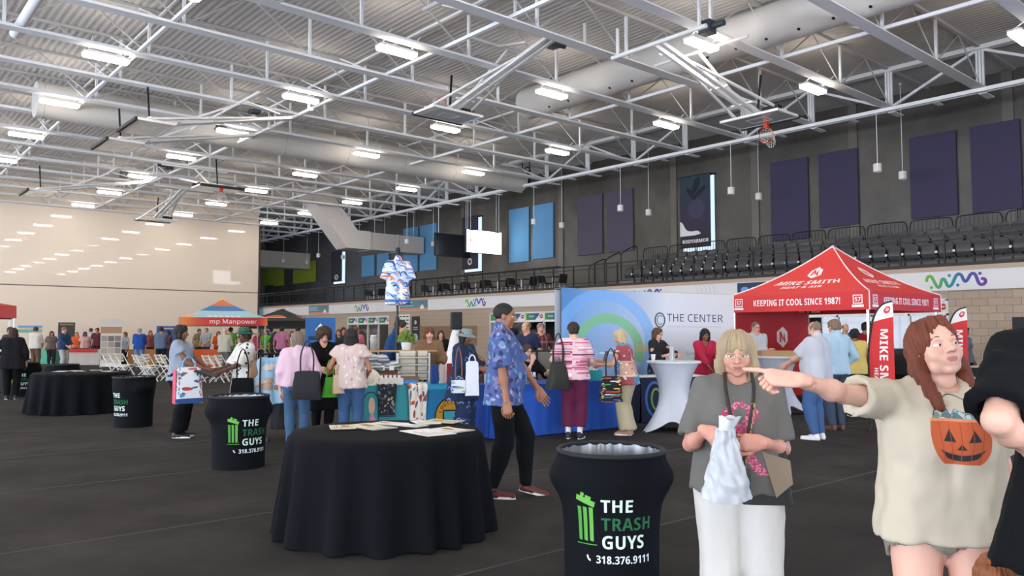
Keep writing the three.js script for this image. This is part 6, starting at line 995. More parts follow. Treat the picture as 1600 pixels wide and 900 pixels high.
// ------------------------------------------------------------------ bags
function bag(label, p, turn, w, h, d, m, { handle = 0.25, hm = null, cat = 'bag', name = 'tote_bag', taper = 0.85, side = null, bulge = 0.3, shoulder = null } = {}) { // base at p
  const o = thing(name, label, cat, p, turn);
  const g = grid(40, 14, (u, v) => { const a = u * 2 * Math.PI, e = 0.35, cx = Math.sign(Math.cos(a)) * Math.pow(Math.abs(Math.cos(a)), e), cz = Math.sign(Math.sin(a)) * Math.pow(Math.abs(Math.sin(a)), e), k = 1 + (taper - 1) * v + 0.02 * Math.sin(v * 9 + u * 20), dd = d * (1 - 0.6 * v) * (1 + bulge * Math.sin(v * Math.PI)); return [cx * w / 2 * k, v * h * (1 - 0.03 * Math.cos(a * 2)), cz * dd / 2]; }, true);
  part('bag_body', g, m, o); part('base', box(w * 0.98, 0.008, d * 0.95, 0, 0.004, 0), hm || m, o); if (side) part('side_panel', box(0.006, h * 0.95, d * 0.8, -w / 2 * 0.99, h * 0.48, 0), side, o);
  if (handle) for (const z of [-0.25, 0.25]) part('handle', tube([[-w * 0.22, h * 0.9, z * d * 0.4], [-w * 0.2, h + handle * 0.6, z * d * 0.2], [0, h + handle, 0], [w * 0.2, h + handle * 0.6, z * d * 0.2], [w * 0.22, h * 0.9, z * d * 0.4]], 0.009, 24, 5), hm || m, o);
  return o;
}
// ------------------------------------------------------------------ people near the camera
const rand2 = (s) => () => (s = (s * 16807) % 2147483647) / 2147483647;
function prints(bg, n, s, draw, W = 1024, H = 1024) { return new THREE.MeshStandardMaterial({ roughness: 0.88, side: THREE.DoubleSide, map: tex(W, H, (c) => { c.fillStyle = bg; c.fillRect(0, 0, W, H); const r = rand2(s); draw(c, r, n, W, H); }) }); }
const SK = { pale: 0xdfae98, fair: 0xd6a086, tan: 0xb87f60, brown: 0x7d4f38, dark: 0x553425, mid: 0x96654a };
{ // girl pointing
  const at = PD(1462, 2.8), turn = face(at, 12), h = 1.59;
  const wrist = toL(at, turn, at3(1232, 590, 2.55)), fdir = V(-1, 0.05, 0.12).applyAxisAngle(V(0, 1, 0), -0);
  const tee = prints('#c4b8a2', 1, 3, (c, r, n, W, H) => {
    const x = 548 / 0.9, y = 445 / 0.9; c.scale(0.9, 0.9); c.strokeStyle = '#4a4038'; c.lineWidth = 5; c.beginPath(); c.ellipse(x, y + 6, 104, 92, 0, Math.PI, 0); c.stroke();
    for (let i = 0; i < 26; i++) { c.fillStyle = pick(['#6f8f92', '#93aeb0', '#587579', '#a9bfbf']); c.beginPath(); c.ellipse(x - 92 + r() * 184, y - 4 + r() * 34, 12 + r() * 16, 9 + r() * 9, r() * 3, 0, 7); c.fill(); c.strokeStyle = '#3c4a4c'; c.lineWidth = 2; c.stroke(); }
    c.fillStyle = '#bf5a33'; c.beginPath(); c.moveTo(x - 112, y + 22); c.lineTo(x + 112, y + 22); c.bezierCurveTo(x + 108, y + 130, x + 80, y + 200, x + 60, y + 214); c.lineTo(x - 60, y + 214); c.bezierCurveTo(x - 88, y + 190, x - 108, y + 120, x - 112, y + 22); c.fill(); c.fillStyle = '#d58b5f'; c.fillRect(x - 114, y + 16, 228, 12);
    c.fillStyle = '#262a2c'; for (const s of [-1, 1]) { c.beginPath(); c.moveTo(x + s * 40, y + 60); c.lineTo(x + s * 18, y + 116); c.lineTo(x + s * 62, y + 112); c.fill(); } c.beginPath(); c.moveTo(x, y + 124); c.lineTo(x - 16, y + 150); c.lineTo(x + 16, y + 150); c.fill();
    c.beginPath(); c.moveTo(x - 76, y + 146); c.quadraticCurveTo(x, y + 200, x + 76, y + 146); c.lineTo(x + 50, y + 186); c.quadraticCurveTo(x, y + 212, x - 50, y + 186); c.fill();
    c.strokeStyle = '#9c4526'; c.lineWidth = 3; for (const s of [-80, -40, 0, 40, 80]) { c.beginPath(); c.moveTo(x + s, y + 30); c.lineTo(x + s * 0.7, y + 205); c.stroke(); }
  });
  const r = person({ label: 'red-haired girl in a cream pumpkin T-shirt pointing with her outstretched arm', at, turn, h, w: 1.1, detail: 2, skin: SK.pale, hair: 'long', hairLen: 0.95, faceTop: 0.43, faceW: 0.275, hairBack: 0.11, hairColor: 0x6b3420, brow: 0x7a5240, headYaw: 0.3, headPitch: -0.36, headRoll: 0.12, lids: 0.42, gaze: [0.6, -0.2], lip: 0xb9766c, fw: 1.04, eye: 0x4c4a44,
    arms: [{ to: A3(toL(at, turn, at3(1570, 830, 2.95))), pole: [0.6, 0, -1] }, { to: A3(wrist), pole: [-0.1, -1, -0.1], f: [-1, 0.1, 0.25], n: [0.1, -0.75, -0.6], curl: 'point', thumb: 0.9 }],
    top: { mat: tee, sleeve: 0.74, sflare: -0.01, ease: 0.026, flare: 0.012, hips: false, boxy: true, hem: 0.512, fold: 0.009, ff: 8, uvh: 0.86, uv0: 0.76, neck: 0.04, name: 'tshirt' }, bottom: { mat: clothMat(0x8f8878), to: 0.462, ease: 0.012, fold: 0.004, name: 'shorts' }, shoe: mat(0xdad6cf, 0.6) });
}
{ // woman in the grey T-shirt with white bag
  const at = PD(1150, 3.72), turn = face(at, 4), h = 1.55;
  const ribbon = prints('#67655f', 1, 9, (c, r, n, W, H) => { for (let i = 0; i < 1500; i++) { const t = r(), s = r() < 0.5 ? -1 : 1, y = 270 + t * 400, x = 512 + s * (t < 0.14 ? 62 * Math.sin(t * 11) : (t < 0.5 ? 62 - (t - 0.14) * 200 : -10 + (t - 0.5) * 200)) + (r() - 0.5) * 46; c.fillStyle = pick(['#c7657f', '#b4486a', '#d98da0', '#a33c5c']); c.fillRect(x - 4, y, 9, 10); } });
  const r = person({ label: 'blonde woman with glasses in a grey ribbon T-shirt holding a white plastic bag', at, turn, h, w: 1.14, detail: 2, skin: 0xcf9680, hair: 'long', hairLen: 0.62, bang: true, hairColor: 0xa38f70, brow: 0xa58a68, headYaw: -0.05, headPitch: 0.05, fw: 1.02, lids: 0.38, lip: 0xa8655c, belly: 0.03,
    arms: [{ to: A3(toL(at, turn, at3(1190, 690, 3.5))), pole: [0.45, -1, -0.5], f: [-0.95, 0.05, 0.3], n: [-0.25, -0.1, -1], curl: 'hold' }, { to: A3(toL(at, turn, at3(1101, 672, 3.48))), pole: [-0.45, -1, -0.5], f: [0.8, -0.35, 0.35], n: [0.35, -0.2, -1], curl: 'hold' }],
    top: { mat: ribbon, sleeve: 0.86, sflare: -0.004, boxy: true, ease: 0.022, flare: 0.016, hem: 0.515, fold: 0.007, uvh: 0.8, uv0: 0.62, neck: 0.036, name: 'tshirt' }, bottom: { mat: clothMat(0xc4c1ba), ease: 0.02, flare: 0.045, wide: 0.012 }, shoe: mat(0xcfcac2, 0.6) });
  glasses(r, mat(0xcfc8b8, 0.25, { metalness: 0.6 }));
  const S = r.S; part('lanyard', [tube([[-0.06, 1.335, 0.05], [-0.06, 1.26, 0.145], [-0.03, 1.08, 0.185], [-0.004, 0.93, 0.2]], 0.009, 30, 5), tube([[0.06, 1.335, 0.05], [0.06, 1.26, 0.147], [0.03, 1.08, 0.187], [0.004, 0.93, 0.202]], 0.009, 30, 5)], mat(0x2b2620, 0.7), r.root, 'black and gold lanyard'); for (let i = 0; i < 9; i++) part('lanyard_bead', box(0.016, 0.02, 0.006, 0.055 - 0.005 * i, 1.2 - i * 0.03, 0.172 + 0.0035 * i), mat(0xb8913a, 0.5), r.root);
  part('badge', rbox(0.07, 0.1, 0.006, 0, 0.88, 0.222, 0.003), mat(0x39342c, 0.5), r.root);
  const bp = at3(1131, 776, 3.42), wb = thing('plastic_bag', 'wrinkled white plastic bag held by the blonde woman', 'bag', bp, face(bp, 0));
  part('bag_film', grid(48, 20, (u, v) => { const a = u * 6.28318, k = 1 - 0.66 * Math.pow(v, 0.9), w = 0.108 * k, d = 0.045 * k * (0.25 + Math.sin(Math.min(1, v + 0.2) * Math.PI)), n = 0.008 * n3(Math.cos(a) * 2, v * 5, Math.sin(a) * 2); return [Math.cos(a) * (w + n), v * 0.3 + 0.012 * Math.cos(a * 2) * (1 - v), Math.sin(a) * (d + 0.012 + n * 1.5)]; }, true), mat(0xc4c8cb, 0.35, { transmission: 0.15, thickness: 0, side: THREE.DoubleSide }), wb); part('bag_neck', grid(20, 4, (u, v) => { const a = u * 6.28318, r = 0.03 + 0.012 * v + 0.008 * Math.sin(a * 5) * v; return [r * Math.cos(a) + 0.02 * v, 0.29 + v * 0.055 + 0.01 * Math.sin(a * 3) * v, r * 0.6 * Math.sin(a)]; }, true), mat(0xc8cbce, 0.4, { side: THREE.DoubleSide }), wb);
  const sp = at3(1192, 782, 3.62), sb = bag('black and tan shoulder bag at the blonde woman’s hip', sp, face(sp, 12), 0.22, 0.25, 0.09, mat(0x1d1a18, 0.6, { side: THREE.DoubleSide }), { handle: 0, name: 'shoulder_bag', taper: 0.8 }); part('flap', put(ext([[-0.03, 0.24], [0.09, 0.2], [0.1, 0.1], [0.03, 0.04]], 0.006, 0.002), [0, 0, 0.062]), mat(0x8a7a66, 0.8), sb, 'tan flap'); part('strap', tube([[0.08, 0.24, 0], [0.09, 0.36, -0.03], [0.05, 0.5, -0.05]], 0.01, 16, 5), mat(0x1d1a18, 0.6), sb);
}
{ // walking man in the blue flowered shirt
  const at = PD(787, 7.5), turn = face(at, 84), h = 1.83;
  const fl = prints('#46598c', 1500, 4, (c, r, n, W, H) => { for (let i = 0; i < n; i++) { c.fillStyle = pick(['#6486a8', '#26365f', '#7d7198', '#456796', '#9a94b0', '#2b3058', '#524878', '#648ea2']); c.beginPath(); const x = r() * W, y = r() * H; c.ellipse(x, y, 6 + r() * 15, 5 + r() * 9, r() * 3, 0, 7); c.fill(); } });
  person({ label: 'tall man in a blue and violet flowered shirt walking to the right', at, turn, h, w: 1.2, male: true, detail: 2, cell: 0.014, skin: SK.mid, hair: 'buzz', hairColor: 0x15110f, brow: 0x1a1412, belly: 0.035, lip: 0x7a4438, lids: 0.42,
    feet: [[0.07, 0.03, 0.2], [-0.09, 0, -0.1]], footPitch: [0.25, 0], arms: [{ to: [0.3, 0.98, 0.3], pole: [0.6, 0, -1], curl: 'relaxed' }, { to: [-0.3, 0.86, 0.06], pole: [-0.5, 0, -1], curl: 'hold' }],
    top: { mat: fl, sleeve: 0.9, sflare: 0.012, ease: 0.024, flare: 0.03, hem: 0.468, collar: true, fold: 0.008 }, bottom: { mat: clothMat(0x0f1013), ease: 0.014 }, shoe: mat(0x5a1a1a, 0.5) });
}
{ // man in black at the right edge, and a child
  const at = PD(1728, 2.25), turn = face(at, 190);
  person({ label: 'man in a black T-shirt cut by the right edge, seen from behind', at, turn, h: 1.8, w: 1.3, male: true, detail: 2, cell: 0.014, skin: SK.pale, hair: 'short', hairColor: 0x3a2c22, sw: 0.118, arms: [{ to: [-0.06, 1.1, 0.36], pole: [-0.55, -1, -0.35], curl: 'hold' }, null].map((q, i) => i === 0 ? { el: A3(toL(at, turn, at3(1538, 695, 2.1))), to: A3(toL(at, turn, at3(1640, 730, 2.35))), curl: 'hold' } : null),
    top: { mat: clothMat(0x0d0f12), sleeve: 0.9, ease: 0.026, flare: 0.04, sflare: 0.002, hem: 0.475, fold: 0.008, name: 'tshirt' }, bottom: { mat: clothMat(0x8a8066), to: 0.27, ease: 0.012 } });
  const c = PD(1552, 2.55), ct = face(c, -25); person({ label: 'small red-haired child at the bottom right edge, only the head in view', at: c, turn: ct, h: 0.86, w: 1.1, detail: 2, headH: 0.21, hipY: 0.38, skin: SK.pale, hair: 'short', hairColor: 0x8a5230, brow: 0xa5764e, headPitch: 0.25, lids: 0.5, top: { mat: clothMat(0x5a7a9a), sleeve: 0.8, hem: 0.42 }, bottom: { mat: clothMat(0x3a4656), ease: 0.014 } });
  const p = at3(1557, 815, 2.85), pp = thing('paper_sheet', 'white folded paper in the pointing girl’s lowered hand', 'paper', p, face(p, 60)); part('page', grid(6, 6, (u, v) => [(u - 0.5) * 0.12, v * 0.2 - 0.1, 0.01 * Math.sin(u * 3)]), mat(0xe9e8e4, 0.8, { side: THREE.DoubleSide }), pp); part('back_page', box(0.11, 0.19, 0.003, 0, 0, -0.004), mat(0xe4e3df, 0.8), pp);
}
// ------------------------------------------------------------------ visitors in the middle distance
const dots = prints('#d6d3ca', 130, 8, (c, r, n, W, H) => { c.fillStyle = '#33322e'; for (let i = 0; i < n; i++) { c.beginPath(); c.ellipse(r() * W, r() * H, 6, 9, 0, 0, 7); c.fill(); } }, 512, 512);
const stripe = prints('#d9b7bf', 130, 13, (c, r, n, W, H) => { for (let i = 0; i < n; i++) { c.fillStyle = pick(['#a8385a', '#c4607a', '#ece2e2', '#7d2844', '#d98fa0']); c.fillRect(r() * W, r() * H, 60 + r() * 220, 5 + r() * 9); } }, 512, 512);
const patch = prints('#cfc2ae', 26, 17, (c, r, n, W, H) => { const P = ['#8a3542', '#5aa0b0', '#d8cdb8', '#9c4a50', '#4d86b0', '#c7a08c']; for (let y = 0; y < 4; y++) for (let x = 0; x < 6; x++) { c.fillStyle = pick(P); c.fillRect(x * 86 + r() * 10, y * 128 + r() * 20, 92, 132); for (let k = 0; k < 7; k++) { c.fillStyle = pick(['#e9ded0', '#b0505c', '#d8b8a8']); c.beginPath(); c.ellipse(x * 86 + r() * 90, y * 128 + r() * 130, 6, 9, r() * 3, 0, 7); c.fill(); } } }, 512, 512);
const navyPrint = prints('#182748', 160, 23, (c, r, n, W, H) => { for (let i = 0; i < n; i++) { c.strokeStyle = pick(['#5f86c0', '#8aa8d4', '#3c5c98']); c.lineWidth = 5; const x = r() * W, y = r() * H; c.beginPath(); c.moveTo(x, y); c.quadraticCurveTo(x + 20 * r(), y - 30, x + 26, y - 10 + 30 * r()); c.stroke(); } }, 512, 512);
const blossom = prints('#c9b3aa', 200, 29, (c, r, n, W, H) => { for (let i = 0; i < n; i++) { c.fillStyle = pick(['#d9c9c0', '#b89c94', '#a68a86', '#e0d4ca']); c.beginPath(); c.ellipse(r() * W, r() * H, 9, 6, r() * 3, 0, 7); c.fill(); } }, 512, 512);
const darkFloral = prints('#17181f', 70, 31, (c, r, n, W, H) => { for (let i = 0; i < n; i++) { c.fillStyle = pick(['#4a6a9a', '#c9c4bc', '#b0605a', '#2f3f5f', '#d0a080']); c.beginPath(); c.ellipse(r() * W, r() * H, 12, 10, r() * 3, 0, 7); c.fill(); } }, 512, 512);
const jeans = clothMat(0x3f5a80), black = clothMat(0x0f0f12), toteF = prints('#dfe3e4', 110, 37, (c, r, n, W, H) => { for (let i = 0; i < n; i++) { c.fillStyle = pick(['#c23a44', '#2f7f8f', '#5a8fb0', '#c95a66', '#3f5f7f']); c.beginPath(); c.ellipse(r() * W, r() * H * 0.85, 5 + r() * 9, 5 + r() * 9, r() * 3, 0, 7); c.fill(); } c.fillStyle = '#2c4f86'; c.fillRect(0, H * 0.86, W, H * 0.14); }, 512, 256);
const confetti = prints('#17171a', 150, 41, (c, r, n, W, H) => { for (let i = 0; i < n; i++) { c.fillStyle = pick(['#c9473a', '#3f6fae', '#e0c04a', '#d8d4cc', '#4a8f5a', '#8a4a6a']); c.fillRect(r() * W, r() * H, 16, 12); } }, 256, 256);
function visitor(px, d, fdeg, label, o) { const at = PD(px, d), turn = face(at, fdeg); return { ...person({ at, turn, label, detail: 1, ...o }), at, turn, W: (x, y, dd) => A3(toL(at, turn, at3(x, y, dd))) }; }
function forearms(r0, z = 0.32, y = 0.62, gap = 0.08, h = 1.65) { return [{ to: [gap, y * h, z], pole: [0.5, -1, -0.4], curl: 'hold' }, { to: [-gap, y * h, z], pole: [-0.5, -1, -0.4], curl: 'hold' }]; }
{
  let v = visitor(283, 11.7, 75, 'woman in a pale grey-blue blouse with a flowered tote bag, reading a black folder', { h: 1.66, w: 1.16, skin: SK.brown, hair: 'long', hairLen: 0.42, hairColor: 0x17120f, arms: [{ to: [0.1, 0.98, 0.4], pole: [0.4, -1, -0.4], curl: 'hold' }, { to: [-0.12, 1.0, 0.36], pole: [-0.4, -1, -0.6], curl: 'hold' }], top: { mat: clothMat(0x8d98a4), sleeve: 0.45, sflare: 0.02, ease: 0.024, flare: 0.02, hem: 0.5, fold: 0.009, name: 'blouse' }, bottom: { mat: black, ease: 0.03, flare: 0.035 } });
  bag('tote bag with red flowers and a pink side beside the woman in grey-blue', PD(297, 11.42, 0.52), face(v.at, 20), 0.4, 0.5, 0.14, toteF, { handle: 0.16, hm: mat(0x6fa6cc, 0.8), side: mat(0xd0526a, 0.8) });
  { const p = at3(322, 582, 11.5), o = thing('black_folder', 'open black folder in the hand of the woman in grey-blue', 'folder', p, v.turn); part('cover', box(0.2, 0.012, 0.26, 0, 0, 0, [0.35, 0, 0.2]), M.black, o); part('page', box(0.18, 0.004, 0.24, 0, 0.01, 0, [0.35, 0, 0.2]), mat(0x2a2a2e, 0.6), o); }
  v = visitor(384, 11.6, -70, 'woman in a green brimmed hat and a white dress with dark dots', { h: 1.62, w: 1.15, skin: SK.dark, hair: 'short', hairColor: 0x15110f, arms: [{ to: [0.12, 0.98, 0.36], pole: [0.4, -1, -0.4], curl: 'hold' }, { to: [-0.1, 1.0, 0.34], pole: [-0.4, -1, -0.4], curl: 'hold' }], top: { mat: dots, sleeve: 1.0, sflare: 0.02, ease: 0.03, flare: 0.05, hem: 0.3, fold: 0.01, uvh: 1.0, name: 'dress' }, bottom: { mat: clothMat(0x3c7a4a), ease: 0.02 } });
  onHead(v, 'hat', [lathe([[0.001, 0.62], [0.22, 0.6], [0.36, 0.5], [0.42, 0.2], [0.44, 0.16], [0.78, 0.1], [0.8, 0.13], [0.45, 0.22]], 36)], mat(0x1f5a40, 0.85, { side: THREE.DoubleSide }), 'green brimmed hat'); onHead(v, 'hat_band', cyl(0.425, 0.4, 0.1, 0, 0.25, 0, 32), M.black);
  { const p = PD(381, 11.25, 0.58); bag('black shoulder bag with straps on the dotted dress', p, v.turn + 1.2, 0.34, 0.3, 0.12, black, { handle: 0.42, name: 'shoulder_bag' }); const q = PD(409, 11.5, 0.86); bag('slouchy tan bag on the arm of the woman in the green hat', q, v.turn + 1.57, 0.4, 0.26, 0.18, mat(0x8f7258, 0.85, { side: THREE.DoubleSide }), { handle: 0.18, bulge: 0.6, taper: 0.7 }); }
  v = visitor(466, 10.6, 172, 'grey-haired woman in a pink shirt with a black tote, seen from behind', { h: 1.56, w: 1.12, skin: SK.fair, hair: 'long', hairLen: 0.46, hairColor: 0x77695a, twist: 0, arms: [{ to: [0.22, 0.78, 0.02], pole: [0.6, 0, -1] }, { to: [-0.22, 0.86, 0.1], pole: [-0.6, 0, -1] }], top: { mat: clothMat(0xd0b0bd), sleeve: 1.75, ease: 0.026, flare: 0.02, hem: 0.52, collar: true, fold: 0.012, ff: 7 }, bottom: { mat: clothMat(0x46617f), ease: 0.014 } });
  bag('plain black tote bag hanging from the shoulder of the woman in pink', PD(481, 10.35, 0.66), face(v.at, -15), 0.38, 0.36, 0.1, mat(0x191a1e, 0.85, { side: THREE.DoubleSide }), { handle: 0.4, hm: mat(0x22232c, 0.85) });
  v = visitor(505, 11.5, 12, 'woman with curly dark hair in a black dress looking down', { h: 1.63, w: 1.05, skin: SK.fair, hair: 'curly', hairColor: 0x3a2418, headPitch: 0.42, lean: 0.08, arms: [{ to: [-0.02, 1.0, 0.32], pole: [0.6, -1, -0.3], curl: 'hold' }, { to: [-0.16, 1.02, 0.3], pole: [-0.6, -1, -0.3], curl: 'hold' }].reverse().map((q, i) => i ? { ...q, to: [-0.1, 1.02, 0.3], pole: [-0.6, -1, -0.3] } : { ...q, to: [0.08, 1.0, 0.32], pole: [0.6, -1, -0.3] }), top: { mat: black, sleeve: 1.2, ease: 0.024, flare: 0.06, hem: 0.26, vneck: 0.09, name: 'dress' }, bottom: { mat: black, ease: 0.012 } });
  v = visitor(549, 10.7, 168, 'dark-haired woman in a ruffled beige blouse and jeans with a green bag', { h: 1.6, w: 1.15, skin: SK.tan, hair: 'long', hairLen: 0.5, hairColor: 0x1d1512, arms: [{ to: [0.26, 1.0, 0.24], pole: [0.7, -1, -0.3], curl: 'hold' }, { to: [-0.18, 0.95, 0.25], pole: [-0.6, -1, -0.3] }], top: { mat: blossom, sleeve: 0.4, sflare: 0.035, ease: 0.024, flare: 0.015, hem: 0.49, fold: 0.012, name: 'blouse' }, bottom: { mat: jeans, ease: 0.012 } });
  bag('lime green cloth bag between the woman in black and the woman in beige', PD(517, 10.75, 0.66), face(v.at, 10), 0.2, 0.26, 0.12, mat(0x55b52c, 0.8, { side: THREE.DoubleSide }), { handle: 0.24, bulge: 0.5, taper: 0.6 });
  bag('small beige paper bag beside the lime green bag', PD(530, 10.6, 0.72), face(v.at, 20), 0.16, 0.24, 0.07, mat(0xc9aa8a, 0.85, { side: THREE.DoubleSide }), { handle: 0.14 });
  v = visitor(671, 13.95, 4, 'vendor with long auburn hair and fringe in a tan top behind the stall', { h: 1.64, w: 1.3, skin: SK.pale, hair: 'long', hairLen: 0.85, bang: true, hairColor: 0x6d3b22, arms: [{ to: [0.16, 0.92, 0.28], pole: [0.8, -0.6, -0.3] }, { to: [-0.16, 0.92, 0.28], pole: [-0.8, -0.6, -0.3] }], top: { mat: clothMat(0x86684f), sleeve: 1.6, ease: 0.03, flare: 0.03, sflare: 0.02, hem: 0.46, vneck: 0.05, fold: 0.012 }, bottom: { mat: black, ease: 0.012 } });
  v = visitor(722, 11.3, 62, 'woman in a grey bucket hat and navy printed tunic with a small white purse', { h: 1.6, w: 1.15, skin: SK.brown, hair: 'long', hairLen: 0.4, hairColor: 0x1b1512, lean: 0.08, headPitch: 0.15, arms: [{ to: [0.08, 1.0, 0.36], pole: [0.5, -1, -0.3], curl: 'hold' }, { to: [-0.1, 1.02, 0.34], pole: [-0.5, -1, -0.3], curl: 'hold' }], top: { mat: navyPrint, sleeve: 1.3, sflare: 0.05, ease: 0.035, flare: 0.06, hem: 0.36, fold: 0.012, name: 'tunic' }, bottom: { mat: navyPrint, ease: 0.04, flare: 0.05 } });
  onHead(v, 'hat', lathe([[0.001, 0.6], [0.3, 0.58], [0.38, 0.5], [0.42, 0.2], [0.68, 0.06], [0.7, 0.08], [0.43, 0.24]], 36), mat(0x7c8a88, 0.9, { side: THREE.DoubleSide }), 'grey bucket hat'); onHead(v, 'hat_band', cyl(0.42, 0.4, 0.07, 0, 0.25, 0, 32), mat(0x4f5c5c, 0.8));
  bag('small white and blue purse on a long brown strap', PD(717, 10.95, 0.7), face(v.at, 5), 0.2, 0.17, 0.08, prints('#c9d2d8', 20, 51, (c, r, n, W, H) => { for (let i = 0; i < n; i++) { c.fillStyle = pick(['#3f5f9a', '#8fa8bf', '#a89c86']); c.beginPath(); c.ellipse(r() * W, r() * H, 12, 9, r() * 3, 0, 7); c.fill(); } }, 128, 128), { handle: 0.46, hm: mat(0x7d5a3a, 0.7), name: 'purse', taper: 1 });
  bag('flat white paper bag held by the woman in the grey bucket hat', PD(738, 11.0, 0.66), face(v.at, 20), 0.2, 0.46, 0.04, mat(0xdfe3ea, 0.7, { side: THREE.DoubleSide }), { handle: 0.1, taper: 0.9 });
  visitor(604, 14.3, 78, 'man in a dark blue shirt bending over behind the trestle shelf', { h: 1.82, w: 1.08, male: true, skin: SK.fair, hair: 'short', hairColor: 0x3a281c, lean: 0.35, headPitch: 0.2, arms: forearms(0, 0.5, 0.56, 0.1, 1.8), top: { mat: clothMat(0x24436f), sleeve: 1.7, ease: 0.026, flare: 0.02, hem: 0.49, collar: true }, bottom: { mat: black } });
  v = visitor(823, 13.15, 34, 'seated woman with glasses and brown hair resting her chin on her hand', { h: 1.64, w: 1.1, sit: 0.47, skin: SK.pale, hair: 'long', hairLen: 0.72, hairColor: 0x4a2d1e, arms: [{ to: [0.16, 0.88, 0.38], pole: [0.6, -0.6, -0.4] }, { to: [-0.02, 1.06, 0.2], pole: [-0.6, -1, 0.2], f: [0.2, 0.95, -0.2], n: [0.3, 0.1, -1], curl: 'hold' }], top: { mat: clothMat(0x14151a), sleeve: 1.2, ease: 0.02, hem: 0.3, neck: 0.05 }, bottom: { mat: black } }); glasses(v, M.black);
  { const o = thing('folding_chair', 'folding chair under the seated woman behind the blue table', 'chair', v.at, v.turn); part('seat', rbox(0.42, 0.03, 0.42, 0, 0.45, 0.0, 0.01), M.black, o); part('backrest', rbox(0.42, 0.3, 0.03, 0, 0.78, -0.24, 0.01), M.black, o); for (const [x, z] of [[-0.2, -0.22], [0.2, -0.22], [-0.2, 0.2], [0.2, 0.2]]) part('leg', rod([x, 0, z], [x, 0.45, z * 0.9], 0.012), M.grey, o); for (const x of [-0.2, 0.2]) part('back_post', rod([x, 0.44, -0.2], [x, 0.92, -0.25], 0.012), M.grey, o); }
  v = visitor(896, 11.55, 170, 'short-haired woman in a pink striped top and plum trousers, seen from behind', { h: 1.7, w: 1.14, skin: SK.pale, hair: 'short', hairColor: 0x2b1d17, headYaw: 0.35, headPitch: 0.15, arms: [{ to: [0.24, 1.02, 0.18], pole: [0.7, -1, -0.2], curl: 'grip' }, { to: [-0.12, 1.0, 0.28], pole: [-0.8, -0.8, -0.2] }], top: { mat: stripe, sleeve: 0.78, ease: 0.024, flare: 0.015, hem: 0.5, uvh: 0.9 }, bottom: { mat: clothMat(0x5d2440), ease: 0.026, flare: 0.025, to: 0.1 }, sock: mat(0xe6e4e0, 0.9), shoe: mat(0x1c1c22, 0.6) });
  bag('dark olive shoulder bag hanging at the striped woman’s side', PD(872, 11.4, 0.72), face(v.at, 40), 0.4, 0.38, 0.15, mat(0x25271f, 0.7, { side: THREE.DoubleSide }), { handle: 0.42, name: 'shoulder_bag', taper: 0.55, bulge: 0.5 });
  v = visitor(980, 12.0, -100, 'blonde woman in a patchwork top and cream trousers bending to the left', { h: 1.6, w: 1.22, skin: SK.fair, hair: 'long', hairLen: 0.5, hairColor: 0xc0aa84, lean: 0.16, headPitch: 0.3, belly: 0.02, arms: [{ to: [0.1, 1.04, 0.42], pole: [0.6, -1, -0.3], curl: 'hold' }, { to: [-0.06, 1.08, 0.4], pole: [-0.5, -1, -0.3], curl: 'hold' }], top: { mat: patch, sleeve: 0.35, ease: 0.026, flare: 0.03, hem: 0.47, name: 'tunic', uvh: 0.9 }, bottom: { mat: clothMat(0xb9ae8e), ease: 0.03, flare: 0.05 }, shoe: mat(0xa8836c, 0.6) });
  bag('black tote bag with bright confetti pattern on the patchwork woman’s arm', PD(954, 11.65, 0.52), face(v.at, 15), 0.34, 0.36, 0.12, confetti, { handle: 0.42, hm: M.black });
  { const p = at3(946, 556, 11.75), o = thing('phone', 'black phone held up by the patchwork woman', 'phone', p, face(p, -60)); part('case', rbox(0.075, 0.15, 0.01, 0, 0, 0, 0.004, [-0.3, 0, 0]), M.black, o); part('screen', box(0.068, 0.14, 0.002, 0, 0.002, 0.006, [-0.3, 0, 0]), mat(0x23262c, 0.2), o); }
  v = visitor(1026, 14.7, 55, 'woman with long brown hair and glasses in a dark flowered dress behind the bar table', { h: 1.64, w: 1.05, skin: SK.pale, hair: 'long', hairLen: 0.75, hairColor: 0x5a3a28, headPitch: 0.15, arms: [{ to: [0.05, 1.13, 0.42], pole: [0.6, -0.6, -0.3], curl: 'hold' }, { to: [-0.12, 1.12, 0.32], pole: [-0.6, -0.8, -0.3], curl: 'hold' }], top: { mat: darkFloral, sleeve: 1.55, ease: 0.024, sflare: 0.02, hem: 0.3, flare: 0.04, name: 'dress' }, bottom: { mat: black } }); glasses(v, M.black);
  v = visitor(1098, 14.7, 20, 'woman with long black hair in a bright pink-red jacket', { h: 1.63, w: 1.02, skin: SK.brown, hair: 'long', hairLen: 1.0, hairColor: 0x15100e, lean: 0.14, headPitch: 0.25, arms: [{ to: [0.16, 0.94, 0.36], pole: [0.6, -0.8, -0.3] }, { to: [-0.02, 0.86, 0.42], pole: [-0.6, -0.8, -0.3] }], top: { mat: clothMat(0xb12a44), sleeve: 1.8, ease: 0.024, hem: 0.46, vneck: 0.12, name: 'jacket' }, bottom: { mat: black } });
  v = visitor(1180, 16.6, 30, 'man with cropped hair and glasses in a white shirt, arms folded, by the red wall', { h: 1.78, w: 1.12, male: true, skin: SK.fair, hair: 'buzz', hairColor: 0x6a5a4c, arms: [{ to: [-0.14, 1.14, 0.24], pole: [0.8, -0.8, 0.1], f: [-1, 0, 0.1], n: [0, 0, -1] }, { to: [0.14, 1.17, 0.26], pole: [-0.8, -0.8, 0.1], f: [1, 0, 0.1], n: [0, 0, -1] }], top: { mat: clothMat(0xc0c2c6), sleeve: 1.9, ease: 0.024, hem: 0.5, collar: true }, bottom: { mat: clothMat(0x2a3040) } }); glasses(v, M.black);
